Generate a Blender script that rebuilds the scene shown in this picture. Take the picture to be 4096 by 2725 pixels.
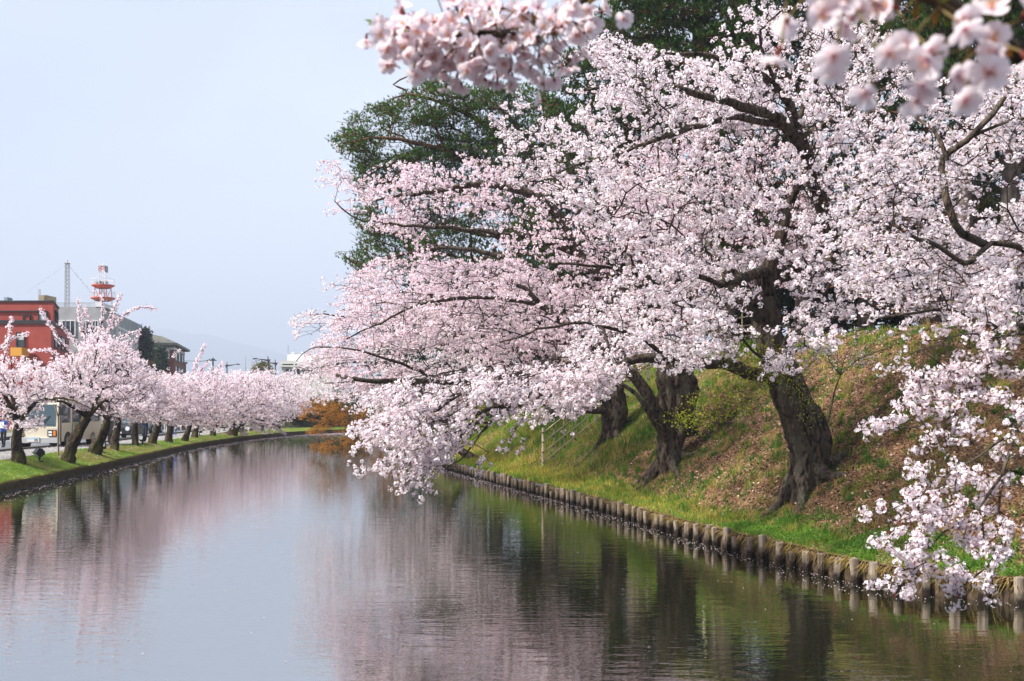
import bpy, math, random
import numpy as np
from mathutils import Vector, Matrix
R = math.radians
rng = np.random.default_rng(7)
random.seed(7)
for o in list(bpy.data.objects): bpy.data.objects.remove(o)
scene = bpy.context.scene
col = scene.collection

# ------------------------------------------------------------------ camera
FPX, HZ, CX, CH = 4000.0, 1608.0, 2048.0, 3.0       # focal length and horizon in photo pixels, camera height
cam = bpy.data.cameras.new('camera'); camo = bpy.data.objects.new('camera', cam); col.objects.link(camo)
camo.location = (0, 0, CH); camo.rotation_euler = (R(90), 0, 0)
cam.sensor_width = 36.0; cam.lens = 36.0 * FPX / 4096.0; cam.shift_y = (HZ - 1362.5) / 4096.0
cam.clip_start = 0.05; cam.clip_end = 20000
cam.dof.use_dof = True; cam.dof.focus_distance = 24.0; cam.dof.aperture_fstop = 7.0
scene.camera = camo
# ------------------------------------------------------------------ sky and sun
SUN_EL, SUN_AZ = R(43), R(-113)                       # azimuth from +Y, clockwise positive
world = bpy.data.worlds.new('World'); scene.world = world; world.use_nodes = True
wn = world.node_tree.nodes; wl = world.node_tree.links; wn.clear()
wo = wn.new('ShaderNodeOutputWorld'); bg = wn.new('ShaderNodeBackground'); bg.inputs[1].default_value = 1.0
sky = wn.new('ShaderNodeTexSky'); sky.sky_type = 'NISHITA'; sky.sun_disc = False
sky.sun_elevation = SUN_EL; sky.sun_rotation = SUN_AZ
sky.air_density = 1.0; sky.dust_density = 2.5; sky.ozone_density = 1.5; sky.altitude = 50
sc_ = wn.new('ShaderNodeMixRGB'); sc_.blend_type = 'MULTIPLY'; sc_.inputs[0].default_value = 1; sc_.inputs[2].default_value = (.074, .0695, .073, 1)
wl.new(sky.outputs[0], sc_.inputs[1])
# thin even veil of high cloud over the whole sky
tc = wn.new('ShaderNodeTexCoord'); nz = wn.new('ShaderNodeTexNoise'); nz.inputs['Scale'].default_value = 1.3; nz.inputs['Detail'].default_value = 4
mp = wn.new('ShaderNodeMapping'); mp.inputs['Scale'].default_value = (1, 1, 2.2); wl.new(tc.outputs['Generated'], mp.inputs[0]); wl.new(mp.outputs[0], nz.inputs['Vector'])
mr = wn.new('ShaderNodeMapRange'); mr.inputs[1].default_value = .3; mr.inputs[2].default_value = .7; mr.inputs[3].default_value = .42; mr.inputs[4].default_value = .86
wl.new(nz.outputs[0], mr.inputs[0])
vm = wn.new('ShaderNodeMixRGB'); vm.inputs[2].default_value = (.43, .47, .535, 1)
wl.new(mr.outputs[0], vm.inputs[0]); wl.new(sc_.outputs[0], vm.inputs[1]); wl.new(vm.outputs[0], bg.inputs[0]); wl.new(bg.outputs[0], wo.inputs[0])
sun = bpy.data.lights.new('sun', 'SUN'); suno = bpy.data.objects.new('sun', sun); col.objects.link(suno)
sun.energy = 5.0; sun.angle = R(4.0); sun.color = (1.0, .95, .88)
sdir = Vector((math.sin(SUN_AZ) * math.cos(SUN_EL), math.cos(SUN_AZ) * math.cos(SUN_EL), math.sin(SUN_EL)))
suno.rotation_euler = sdir.to_track_quat('Z', 'Y').to_euler()
vs = scene.view_settings; vs.view_transform = 'Standard'; vs.look = 'None'; vs.exposure = 1.3; vs.gamma = 1.0; vs.use_curve_mapping = False
cy = scene.cycles
cy.max_bounces = 9; cy.diffuse_bounces = 7; cy.glossy_bounces = 3; cy.transmission_bounces = 4; cy.transparent_max_bounces = 4; cy.volume_bounces = 0
cy.caustics_reflective = False; cy.caustics_refractive = False; cy.use_denoising = True
cy.sample_clamp_indirect = 6.0

# ------------------------------------------------------------------ helpers
def U(px, py, D):                                     # photo pixel at a chosen distance -> point in the place
    return np.array([(px - CX) / FPX * D, D, CH - (py - HZ) / FPX * D])
def proj(P):
    P = np.asarray(P, float); y = np.maximum(P[..., 1], .05)
    return CX + P[..., 0] / y * FPX, HZ - (P[..., 2] - CH) / y * FPX
def in_poly(px, py, poly):
    ins = np.zeros(px.shape, bool); n = len(poly); j = n - 1
    for i in range(n):
        xi, yi = poly[i]; xj, yj = poly[j]
        c = ((yi > py) != (yj > py)) & (px < (xj - xi) * (py - yi) / ((yj - yi) or 1e-9) + xi)
        ins ^= c; j = i
    return ins
def vnoise(x, y, s=0):                                # value noise, vectorised
    x = np.asarray(x, float); y = np.asarray(y, float)
    xi = np.floor(x).astype(np.int64); yi = np.floor(y).astype(np.int64); fx = x - xi; fy = y - yi
    fx = fx * fx * (3 - 2 * fx); fy = fy * fy * (3 - 2 * fy)
    def h(a, b):
        n = (a * 374761393 + b * 668265263 + s * 974634777) & 0x7fffffff
        n = ((n ^ (n >> 13)) * 1274126177) & 0x7fffffff
        return ((n ^ (n >> 16)) & 0xffff) / 65535.0
    return (h(xi, yi) * (1 - fx) + h(xi + 1, yi) * fx) * (1 - fy) + (h(xi, yi + 1) * (1 - fx) + h(xi + 1, yi + 1) * fx) * fy
def fbm(x, y, s=0, o=3):
    return sum(vnoise(x * 2 ** k, y * 2 ** k, s + k) / 2 ** k for k in range(o)) / sum(1 / 2 ** k for k in range(o))
def norm(v):
    return v / np.maximum(np.linalg.norm(v, axis=-1, keepdims=True), 1e-9)

def mesh_arrays(name, V, F, mats, C=None, smooth=False, mi=None):
    """V (n,3), F (m,k) or a list of such arrays."""
    Fs = F if isinstance(F, list) and len(F) and isinstance(F[0], np.ndarray) else [F]
    Fs = [np.asarray(f, np.int32) for f in Fs if len(f)]
    me = bpy.data.meshes.new(name); V = np.asarray(V, np.float32)
    me.vertices.add(len(V)); me.vertices.foreach_set('co', V.ravel())
    nl = sum(f.size for f in Fs); npoly = sum(len(f) for f in Fs)
    me.loops.add(nl); me.polygons.add(npoly)
    me.loops.foreach_set('vertex_index', np.concatenate([f.ravel() for f in Fs]))
    st = []; b = 0
    for f in Fs:
        st.append(b + np.arange(len(f), dtype=np.int32) * f.shape[1]); b += f.size
    me.polygons.foreach_set('loop_start', np.concatenate(st))
    me.polygons.foreach_set('use_smooth', np.full(npoly, smooth))
    if mi is not None: me.polygons.foreach_set('material_index', np.asarray(mi, np.int32))
    if C is not None:
        a = me.color_attributes.new('Col', 'FLOAT_COLOR', 'POINT'); C = np.asarray(C, np.float32)
        if C.shape[1] == 3: C = np.concatenate([C, np.ones((len(C), 1), np.float32)], 1)
        a.data.foreach_set('color', C.ravel())
    me.update(calc_edges=True)
    for m in (mats if isinstance(mats, (list, tuple)) else [mats]): me.materials.append(m)
    return me
def link(name, me, parent=None, loc=None, **k):
    o = bpy.data.objects.new(name, me); col.objects.link(o)
    if loc is not None: o.location = loc
    if parent is not None: o.parent = parent
    for a, b in k.items(): o[a] = b
    return o
def thing(name, label, cat, loc=(0, 0, 0), group=None, rz=0):
    o = bpy.data.objects.new(name, None); col.objects.link(o); o.location = loc; o.rotation_euler = (0, 0, rz)
    o.empty_display_size = .2
    o['label'] = label; o['category'] = cat
    if group: o['group'] = group
    return o
class MB:
    """collects boxes, bars and prisms into one mesh"""
    def __init__(s): s.v = []; s.f = []; s.m = []
    def add(s, V, F, m=0):
        b = len(s.v); s.v += [tuple(map(float, p)) for p in V]; s.f += [tuple(b + i for i in f) for f in F]; s.m += [m] * len(F); return s
    def box(s, x0, x1, y0, y1, z0, z1, m=0, M=None):
        V = [(x, y, z) for z in (z0, z1) for y in (y0, y1) for x in (x0, x1)]
        if M is not None: V = [M @ Vector(p) for p in V]
        return s.add(V, [(0, 2, 3, 1), (4, 5, 7, 6), (0, 1, 5, 4), (2, 6, 7, 3), (0, 4, 6, 2), (1, 3, 7, 5)], m)
    def bar(s, a, b, w, h=None, m=0, n=4, w2=None):
        a = Vector(a); b = Vector(b); h = h or w; w2 = w if w2 is None else w2; t = (b - a).normalized()
        u = t.cross(Vector((0, 0, 1)));
        if u.length < 1e-3: u = Vector((1, 0, 0))
        u.normalize(); v = u.cross(t).normalized(); V = []; off = math.pi / n
        for p, ww in ((a, w), (b, w2)):
            for k in range(n):
                an = off + 2 * math.pi * k / n; q = 1.41421 if n == 4 else 1
                V.append(p + (u * math.cos(an) * ww * .5 + v * math.sin(an) * (h if n == 4 else ww) * .5 * (ww / w)) * q)
        F = [(k, (k + 1) % n, n + (k + 1) % n, n + k) for k in range(n)] + [tuple(range(n))[::-1], tuple(range(n, 2 * n))]
        return s.add(V, F, m)
    def prism(s, pts, y0, y1, m=0, axis='y', M=None):
        n = len(pts); mk = {'y': lambda p, t: (p[0], t, p[1]), 'x': lambda p, t: (t, p[0], p[1]), 'z': lambda p, t: (p[0], p[1], t)}[axis]
        V = [mk(p, y0) for p in pts] + [mk(p, y1) for p in pts]
        if M is not None: V = [M @ Vector(p) for p in V]
        F = [(k, (k + 1) % n, n + (k + 1) % n, n + k) for k in range(n)] + [tuple(range(n))[::-1], tuple(range(n, 2 * n))]
        return s.add(V, F, m)
    def build(s, name, mats, parent=None, smooth=False, loc=None, **k):
        me = bpy.data.meshes.new(name); me.from_pydata(s.v, [], s.f)
        for m in (mats if isinstance(mats, (list, tuple)) else [mats]): me.materials.append(m)
        me.polygons.foreach_set('material_index', s.m); me.polygons.foreach_set('use_smooth', [smooth] * len(s.f)); me.update()
        return link(name, me, parent, loc, **k)

def catmull(P, step):
    P = [np.asarray(p, float) for p in P]
    if len(P) == 2: P = [P[0], (P[0] + P[1]) / 2, P[1]]
    Q = [2 * P[0] - P[1]] + P + [2 * P[-1] - P[-2]]; out = [P[0]]
    for i in range(1, len(Q) - 2):
        n = max(1, int(np.linalg.norm(Q[i + 1] - Q[i]) / step))
        for k in range(1, n + 1):
            t = k / n
            out.append(.5 * (2 * Q[i] + (Q[i + 1] - Q[i - 1]) * t + (2 * Q[i - 1] - 5 * Q[i] + 4 * Q[i + 1] - Q[i + 2]) * t * t + (3 * Q[i] - Q[i - 1] - 3 * Q[i + 1] + Q[i + 2]) * t ** 3))
    return np.array(out)
def tube_arrays(path, rad, n=10, rough=.12, seed=0, flute=0.0, cap=True):
    path = np.asarray(path, float); m = len(path); t = norm(np.gradient(path, axis=0))
    ref = np.array([0.3, 1., .1]); u = np.cross(t, ref); u = norm(u); v = np.cross(t, u)
    an = np.linspace(0, 2 * np.pi, n, endpoint=False); L = np.concatenate([[0], np.cumsum(np.linalg.norm(np.diff(path, axis=0), axis=1))])
    A, S = np.meshgrid(an, L)
    sc = max(.25, float(np.mean(rad)) * 2)
    nn = fbm(np.cos(A) * 1.7 + 9 + seed, np.sin(A) * 1.7 + S / sc * .9, seed) - .5
    n2 = 2.2 * (fbm(A * n / 6.283 * .45, S * 2.6 + 5, seed + 5) - .5)
    fl = np.cos(A * 5 + S * .6 + seed + 2 * nn) * flute
    r = np.asarray(rad)[:, None] * (1 + 2 * rough * nn + rough * n2 + fl)
    V = path[:, None, :] + (np.cos(A)[..., None] * u[:, None, :] + np.sin(A)[..., None] * v[:, None, :]) * r[..., None]
    V = V.reshape(-1, 3); i, j = np.meshgrid(np.arange(m - 1), np.arange(n), indexing='ij'); j2 = (j + 1) % n
    F = np.stack([i * n + j, i * n + j2, (i + 1) * n + j2, (i + 1) * n + j], -1).reshape(-1, 4)
    if cap:
        V = np.concatenate([V, path[-1:] + t[-1:] * rad[-1] * .3]); k = len(V) - 1; jj = np.arange(n)
        T = np.stack([(m - 1) * n + jj, (m - 1) * n + (jj + 1) % n, np.full(n, k)], -1)
        return V, [F, T]
    return V, [F]
# ------------------------------------------------------------------ materials
MAT = {}
def mat(name, base=(.5, .5, .5), rough=.7, spec=.3, metal=0.0, c2=None, scale=8, detail=5, stretch=None, bump=0.0, bscale=None, mid=(.35, .65), trans=0.0, vcol=False, c3=None, s3=2.0, coord='Object', bdist=.02):
    m = bpy.data.materials.new(name); m.use_nodes = True; N = m.node_tree.nodes; L = m.node_tree.links
    b = N['Principled BSDF']; b.inputs['Base Color'].default_value = (*base, 1); b.inputs['Roughness'].default_value = rough
    b.inputs['Metallic'].default_value = metal; b.inputs['Specular IOR Level'].default_value = spec
    csock = None; tcn = N.new('ShaderNodeTexCoord'); src = tcn.outputs[coord]
    if stretch:
        mpn = N.new('ShaderNodeMapping'); mpn.inputs['Scale'].default_value = stretch; L.new(src, mpn.inputs[0]); src = mpn.outputs[0]
    def noise(s, d=detail):
        n = N.new('ShaderNodeTexNoise'); n.inputs['Scale'].default_value = s; n.inputs['Detail'].default_value = d; L.new(src, n.inputs['Vector']); return n
    if vcol:
        a = N.new('ShaderNodeVertexColor'); a.layer_name = 'Col'; csock = a.outputs[0]
    if c2 is not None:
        n = noise(scale); r = N.new('ShaderNodeValToRGB'); r.color_ramp.elements[0].position = mid[0]; r.color_ramp.elements[1].position = mid[1]
        r.color_ramp.elements[0].color = (*base, 1); r.color_ramp.elements[1].color = (*c2, 1); L.new(n.outputs[0], r.inputs[0]); csock = r.outputs[0]
        if c3 is not None:
            n3 = noise(s3); r3 = N.new('ShaderNodeValToRGB'); r3.color_ramp.elements[0].position = .5; r3.color_ramp.elements[1].position = .62
            L.new(n3.outputs[0], r3.inputs[0]); mx = N.new('ShaderNodeMixRGB'); L.new(r3.outputs[0], mx.inputs[0]); L.new(csock, mx.inputs[1]); mx.inputs[2].default_value = (*c3, 1); csock = mx.outputs[0]
    if csock is not None: L.new(csock, b.inputs['Base Color'])
    if bump:
        bn = noise(bscale or scale * 2, 6); bp = N.new('ShaderNodeBump'); bp.inputs['Strength'].default_value = bump; bp.inputs['Distance'].default_value = bdist
        L.new(bn.outputs[0], bp.inputs['Height']); L.new(bp.outputs[0], b.inputs['Normal'])
    if trans:
        out = N['Material Output']; t = N.new('ShaderNodeBsdfTranslucent'); mx = N.new('ShaderNodeMixShader'); mx.inputs[0].default_value = trans
        if csock is not None: L.new(csock, t.inputs[0])
        else: t.inputs[0].default_value = (*base, 1)
        L.new(b.outputs[0], mx.inputs[1]); L.new(t.outputs[0], mx.inputs[2]); L.new(mx.outputs[0], out.inputs[0])
    MAT[name] = m; return m
mat('blossom', rough=.6, spec=.15, vcol=True, trans=.48)
mat('leaf', rough=.5, spec=.3, vcol=True, trans=.45)
mat('needle', rough=.55, spec=.25, vcol=True, trans=.2)
mat('grass', rough=.6, spec=.2, vcol=True, trans=.35)
mat('litter', rough=.85, spec=.1, vcol=True, trans=.1)
mat('petal_float', rough=.6, spec=.2, vcol=True)
# cherry bark: dark grey brown, horizontal bands, lichen spots
mat('bark', (.008, .0055, .0045), .9, .15, c2=(.125, .092, .068), scale=12, stretch=(1, 1, .4), bump=1.0, bscale=15, c3=(.085, .075, .055), s3=5.0, bdist=.1)
mat('bark_far', (.014, .010, .007), .9, .1, c2=(.07, .05, .034), scale=9, stretch=(1, 1, .5), bump=1.0, c3=(.095, .08, .03), s3=3.0, bdist=.08)
mat('twig', (.020, .013, .011), .8, .2, c2=(.045, .034, .03), scale=6)
mat('pine_bark', (.05, .028, .018), .95, .1, c2=(.17, .085, .05), scale=7, stretch=(1, 1, .45), bump=1.0, bscale=9, bdist=.06)
mat('pine_trunk', (.045, .038, .033), .95, .1, c2=(.13, .105, .09), scale=8, stretch=(1, 1, .35), bump=1.0, bscale=9, bdist=.06)
mat('wood_pile', (.12, .088, .064), .9, .15, c2=(.29, .24, .19), scale=9, stretch=(1, 1, .18), bump=.7, bscale=22)
mat('pile_wet', (.012, .009, .006), .45, .4, c2=(.03, .022, .014), scale=12)
mat('board', (.035, .024, .016), .9, .15, c2=(.10, .07, .045), scale=7, bump=.4)
mat('bamboo', (.40, .32, .19), .55, .3, c2=(.58, .50, .36), scale=9, stretch=(1, 1, .4), bump=.2)
mat('twine', (.035, .025, .018), .9, .1)
mat('earth', (.11, .064, .038), .95, .1, c2=(.23, .145, .09), scale=5, bump=.8, bscale=20, c3=(.06, .085, .022), s3=.55, bdist=.05)
mat('shaded_earth', (.025, .03, .012), .95, .1, c2=(.07, .075, .03), scale=2, bump=.6)  # far bank soil, with the shadow lying on it put into the colour
mat('turf', (.10, .19, .022), .95, .1, c2=(.20, .26, .045), scale=2.2, bump=.6, bscale=30, c3=(.22, .19, .075), s3=.7, bdist=.04)
mat('moss_wall', (.022, .016, .008), .9, .2, c2=(.07, .052, .016), scale=9, bump=1.0, bscale=20, bdist=.05)
mat('stone_dark', (.02, .018, .016), .8, .3, c2=(.055, .05, .045), scale=9, bump=.6)
mat('paving', (.19, .183, .175), .85, .2, c2=(.25, .243, .232), scale=2.0, bump=.15, bscale=60)
mat('asphalt', (.10, .105, .115), .8, .25, c2=(.135, .14, .15), scale=1.2, bump=.2, bscale=80)
mat('kerb_stone', (.045, .04, .035), .85, .2, c2=(.10, .09, .08), scale=4, bump=.3)
mat('white_line', (.75, .75, .73), .7, .2, c2=(.6, .6, .58), scale=5)
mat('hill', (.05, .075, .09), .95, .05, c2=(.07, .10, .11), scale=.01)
mat('far_ground', (.10, .11, .06), .95, .1, c2=(.13, .13, .09), scale=.05)
mat('red_render', (.27, .050, .038), .8, .2, c2=(.32, .062, .048), scale=1.5)
mat('dark_trim', (.018, .02, .025), .6, .3)
mat('concrete', (.27, .275, .28), .85, .2, c2=(.34, .345, .35), scale=.8, bump=.1)
mat('pale_panel', (.62, .63, .63), .7, .2, c2=(.68, .69, .69), scale=1.0)
mat('cream_wall', (.50, .49, .46), .8, .2, c2=(.56, .55, .52), scale=.6)
mat('brick', (.16, .052, .036), .85, .15, c2=(.22, .078, .055), scale=14, bump=.2)
mat('roof_grey', (.15, .145, .12), .8, .2, c2=(.21, .205, .175), scale=1.0)
mat('window_glass', (.035, .05, .06), .08, .6)
mat('window_blind', (.40, .46, .45), .3, .5)
mat('steel_grey', (.36, .37, .38), .45, .5, metal=.4)
mat('mast_grey', (.22, .22, .22), .6, .3, c2=(.30, .28, .25), scale=3)
mat('tower_red', (.55, .12, .08), .55, .3)
mat('tower_white', (.72, .73, .74), .55, .3)
mat('dish_grey', (.25, .31, .35), .6, .3)
mat('tan_block', (.42, .33, .21), .85, .1, c2=(.36, .28, .18), scale=1.2)
mat('orange_sign', (.62, .30, .05), .6, .2)
mat('lamp_black', (.012, .012, .014), .5, .4)
mat('lamp_glass', (.30, .33, .35), .1, .6)
mat('pole_brown', (.035, .028, .024), .5, .4)
mat('bus_cream', (.74, .66, .50), .35, .5)
mat('bus_grey', (.42, .42, .42), .4, .5)
mat('black_plastic', (.012, .012, .013), .5, .4)
mat('bus_green', (.03, .22, .07), .4, .4)
mat('bus_red', (.45, .035, .03), .4, .4)
mat('bus_glass', (.05, .085, .10), .05, .7)
mat('plate_white', (.70, .66, .62), .5, .3)
mat('plate_blue', (.42, .60, .68), .5, .3)
mat('plate_ink', (.03, .04, .09), .6, .2)
mat('lamp_amber', (.75, .22, .02), .25, .5)
mat('lamp_clear', (.75, .77, .78), .12, .7)
mat('tyre', (.014, .014, .014), .85, .2)
mat('rim', (.45, .46, .47), .35, .5, metal=.7)
mat('car_dark', (.022, .024, .028), .25, .6)
mat('car_silver', (.36, .37, .38), .28, .6, metal=.5)
mat('car_white', (.72, .72, .72), .3, .5)
mat('car_blue', (.05, .10, .24), .28, .6)
mat('skin', (.46, .28, .20), .6, .3)
mat('hair', (.018, .014, .012), .6, .3)
mat('navy', (.016, .03, .10), .8, .2)
mat('stripe_white', (.62, .63, .66), .8, .2)
mat('trouser_dark', (.030, .033, .045), .85, .15)
mat('mask_white', (.78, .79, .80), .85, .1)
mat('denim', (.05, .09, .17), .85, .15)
mat('shoe_blue', (.02, .13, .42), .6, .3)
mat('shoe_dark', (.02, .018, .018), .6, .3)
mat('cloth_blue', (.03, .09, .42), .8, .2)
mat('cloth_grey', (.17, .16, .15), .85, .1)
mat('cloth_brown', (.17, .12, .085), .85, .1)
mat('cloth_light', (.55, .56, .58), .85, .1)
mat('stake_wood', (.20, .165, .125), .85, .15, c2=(.28, .24, .19), scale=8, stretch=(1, 1, .2))
mat('rock', (.14, .085, .065), .9, .1, c2=(.2, .13, .10), scale=6, bump=.6)

def add_voronoi(m, scale, ramp, fac, bump=.5, dist=.03):
    """leaf-litter grain: small cells of differing browns, with relief"""
    N = m.node_tree.nodes; L = m.node_tree.links; b = N['Principled BSDF']; src = b.inputs['Base Color'].links[0].from_socket
    t = N.new('ShaderNodeTexCoord'); mp = N.new('ShaderNodeMapping'); mp.inputs['Scale'].default_value = (1, 1.0, 1.4); L.new(t.outputs['Object'], mp.inputs[0])
    nz = N.new('ShaderNodeTexNoise'); nz.inputs['Scale'].default_value = 9; L.new(mp.outputs[0], nz.inputs['Vector']); ad = N.new('ShaderNodeMixRGB'); ad.inputs[0].default_value = .12; L.new(mp.outputs[0], ad.inputs[1]); L.new(nz.outputs[1], ad.inputs[2])
    v = N.new('ShaderNodeTexVoronoi'); v.inputs['Scale'].default_value = scale; L.new(ad.outputs[0], v.inputs['Vector'])
    r = N.new('ShaderNodeValToRGB'); e = r.color_ramp.elements; e[0].color = (*ramp[0][1], 1); e[0].position = ramp[0][0]; e[1].color = (*ramp[-1][1], 1); e[1].position = ramp[-1][0]
    for p_, c_ in ramp[1:-1]: q = r.color_ramp.elements.new(p_); q.color = (*c_, 1)
    sp = N.new('ShaderNodeSeparateColor'); L.new(v.outputs['Color'], sp.inputs[0]); L.new(sp.outputs[0], r.inputs[0])
    mx = N.new('ShaderNodeMixRGB'); mx.inputs[0].default_value = fac; L.new(src, mx.inputs[1]); L.new(r.outputs[0], mx.inputs[2]); L.new(mx.outputs[0], b.inputs['Base Color'])
    bp = N.new('ShaderNodeBump'); bp.inputs['Strength'].default_value = bump; bp.inputs['Distance'].default_value = dist; bp.invert = True; L.new(v.outputs['Distance'], bp.inputs['Height'])
    if b.inputs['Normal'].links: L.new(b.inputs['Normal'].links[0].from_socket, bp.inputs['Normal'])
    L.new(bp.outputs[0], b.inputs['Normal'])
add_voronoi(MAT['earth'], 26, ((0, (.028, .014, .008)), (.3, (.085, .042, .022)), (.55, (.17, .085, .042)), (.8, (.26, .14, .072)), (1, (.40, .26, .17))), .72, .8, .04)
add_voronoi(MAT['turf'], 34, ((0, (.05, .11, .012)), (.4, (.12, .22, .02)), (.75, (.24, .30, .045)), (1, (.34, .29, .11))), .6, .6, .03)
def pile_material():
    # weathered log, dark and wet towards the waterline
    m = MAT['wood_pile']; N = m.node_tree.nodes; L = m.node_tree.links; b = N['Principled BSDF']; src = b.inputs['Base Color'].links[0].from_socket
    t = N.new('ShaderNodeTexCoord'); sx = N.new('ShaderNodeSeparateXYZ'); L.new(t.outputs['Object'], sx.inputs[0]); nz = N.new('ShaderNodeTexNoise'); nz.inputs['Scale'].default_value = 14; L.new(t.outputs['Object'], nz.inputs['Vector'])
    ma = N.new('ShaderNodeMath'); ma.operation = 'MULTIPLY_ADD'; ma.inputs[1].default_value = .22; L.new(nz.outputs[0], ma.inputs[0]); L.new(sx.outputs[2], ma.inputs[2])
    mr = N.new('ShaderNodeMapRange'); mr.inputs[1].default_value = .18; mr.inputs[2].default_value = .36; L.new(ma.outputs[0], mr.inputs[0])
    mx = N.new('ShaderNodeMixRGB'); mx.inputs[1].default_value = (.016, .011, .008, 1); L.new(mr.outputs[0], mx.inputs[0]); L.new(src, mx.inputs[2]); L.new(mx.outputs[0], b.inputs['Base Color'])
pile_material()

def water_material():
    m = bpy.data.materials.new('water'); m.use_nodes = True; N = m.node_tree.nodes; L = m.node_tree.links; N.clear()
    out = N.new('ShaderNodeOutputMaterial'); d = N.new('ShaderNodeBsdfDiffuse'); g = N.new('ShaderNodeBsdfGlossy'); mx = N.new('ShaderNodeMixShader')
    d.inputs[0].default_value = (.010, .012, .005, 1); g.inputs[0].default_value = (.93, .93, .93, 1); g.inputs['Roughness'].default_value = .03
    fr = N.new('ShaderNodeFresnel'); fr.inputs[0].default_value = 3.6
    t = N.new('ShaderNodeTexCoord')
    def nz(sc, detail, stretch, dist, prev=None, strength=1.0):
        mp = N.new('ShaderNodeMapping'); mp.inputs['Scale'].default_value = stretch; L.new(t.outputs['Object'], mp.inputs[0])
        n = N.new('ShaderNodeTexNoise'); n.inputs['Scale'].default_value = sc; n.inputs['Detail'].default_value = detail; n.inputs['Roughness'].default_value = .55; L.new(mp.outputs[0], n.inputs['Vector'])
        b = N.new('ShaderNodeBump'); b.inputs['Strength'].default_value = strength; b.inputs['Distance'].default_value = dist; L.new(n.outputs[0], b.inputs['Height'])
        if prev is not None: L.new(prev.outputs[0], b.inputs['Normal'])
        return b
    b1 = nz(2.4, 3, (.45, 1.7, 1), .0054)
    b2 = nz(8.0, 2, (.5, 1.6, 1), .0014, b1)
    for s in (g, fr, d): L.new(b2.outputs[0], s.inputs['Normal'])
    mrf = N.new('ShaderNodeMapRange'); mrf.inputs[3].default_value = .42; L.new(fr.outputs[0], mrf.inputs[0]); L.new(mrf.outputs[0], mx.inputs[0]); L.new(d.outputs[0], mx.inputs[1]); L.new(g.outputs[0], mx.inputs[2]); L.new(mx.outputs[0], out.inputs[0])
    MAT['water'] = m
water_material()

# ------------------------------------------------------------------ terrain
RB = np.array([(60, 9.5), (30, 10.5), (15, 12.2), (10.5, 13.6), (7.6, 14.8), (7.2, 15.0), (6.6, 15.3), (5.86, 16.2), (5.52, 17.1), (5.19, 18.2), (4.5, 19.9), (3.77, 22.4), (2.52, 27.0), (0, 34.8), (-3.0, 44.6), (-8.6, 66.0), (-11.5, 80), (-12.5, 92), (-13, 112)])
LB = np.array([(-15.2, -30), (-15.6, 10), (-16.7, 32.7), (-18.1, 45.5), (-19.7, 58), (-20.5, 65), (-20.8, 78.4), (-19.6, 90), (-17.0, 96.5), (-13.5, 98.5)])
def XR(y): return np.interp(y, RB[:, 1], RB[:, 0])
def XL(y): return np.interp(y, LB[:, 1], LB[:, 0])
def poly_dist(x, y, P):
    x = np.asarray(x, float); y = np.asarray(y, float); best = np.full(x.shape, 1e9)
    for a, b in zip(P[:-1], P[1:]):
        d = b - a; t = np.clip(((x - a[0]) * d[0] + (y - a[1]) * d[1]) / (d @ d), 0, 1)
        best = np.minimum(best, np.hypot(x - a[0] - t * d[0], y - a[1] - t * d[1]))
    return best
ZTOP = 5.3
def dR(x, y):
    d = poly_dist(x, y, RB); return np.where(np.asarray(x) >= XR(y), d, -d)
def zR(x, y):
    d = dR(x, y)
    s = .72 * np.log1p(np.exp((d - 1.35) * 4)) / 4
    z = .37 + .10 * np.clip(d, -1, 2) + s
    z = np.where(z > ZTOP - 1, ZTOP - np.exp(-(z - ZTOP + 1)), z)
    n = (fbm(np.asarray(x) * .9, np.asarray(y) * .9, 3) - .5) * .24 + (fbm(np.asarray(x) * 3.1, np.asarray(y) * 3.1, 8) - .5) * .12
    return z + n * np.clip(d * .6, 0, 1)
def zpath(y): return np.interp(y, [30, 45, 62, 140], [.80, .80, .52, .52])
def dL(x, y): return XL(y) - np.asarray(x)
GW, PW = 1.75, 2.9                                    # widths of the grass strip and of the footpath
def zL(x, y):
    d = np.clip(dL(x, y), 0, None); t = np.clip(d / GW, 0, 1); t = t * t * (3 - 2 * t) * .55 + t * .45
    return .30 + (zpath(y) + .03 - .30) * t
def ray_ground(px, py, fn, d0=8, d1=110):
    D = np.linspace(d0, d1, 3000); P = np.stack([(px - CX) / FPX * D, D, CH - (py - HZ) / FPX * D], -1)
    below = P[:, 2] <= fn(P[:, 0], P[:, 1]); i = int(np.argmax(below)); return P[i]
def hitR(px, py):
    p = ray_ground(px, py, lambda x, y: np.where(np.asarray(x) >= XR(y), zR(x, y), -9)); p[2] = zR(p[0], p[1]); return p
def hitL(px, py):
    p = ray_ground(px, py, lambda x, y: np.where(np.asarray(x) <= XL(y), zL(x, y), -9), 20, 140); p[2] = zL(p[0], p[1]); return p

def strip_mesh(name, rows_y, cols_fn, zfn, m, smooth=True, **k):
    ys = np.asarray(rows_y, float); X = np.array([cols_fn(y) for y in ys]); n = X.shape[1]; Y = np.repeat(ys[:, None], n, 1)
    Z = zfn(X, Y); V = np.stack([X, Y, Z], -1).reshape(-1, 3)
    i, j = np.meshgrid(np.arange(len(ys) - 1), np.arange(n - 1), indexing='ij')
    F = np.stack([i * n + j, i * n + j + 1, (i + 1) * n + j + 1, (i + 1) * n + j], -1).reshape(-1, 4)
    return link(name, mesh_arrays(name, V, F, m, smooth=smooth), kind='structure', **k)
# water: one sheet over the whole moat
me = mesh_arrays('water', [(-26, -30, 0), (70, -30, 0), (70, 14, 0), (20, 20, 0), (0, 112, 0), (-26, 112, 0)], [[0, 1, 2, 3, 4, 5]], MAT['water'])
link('water', me, kind='structure')
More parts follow.
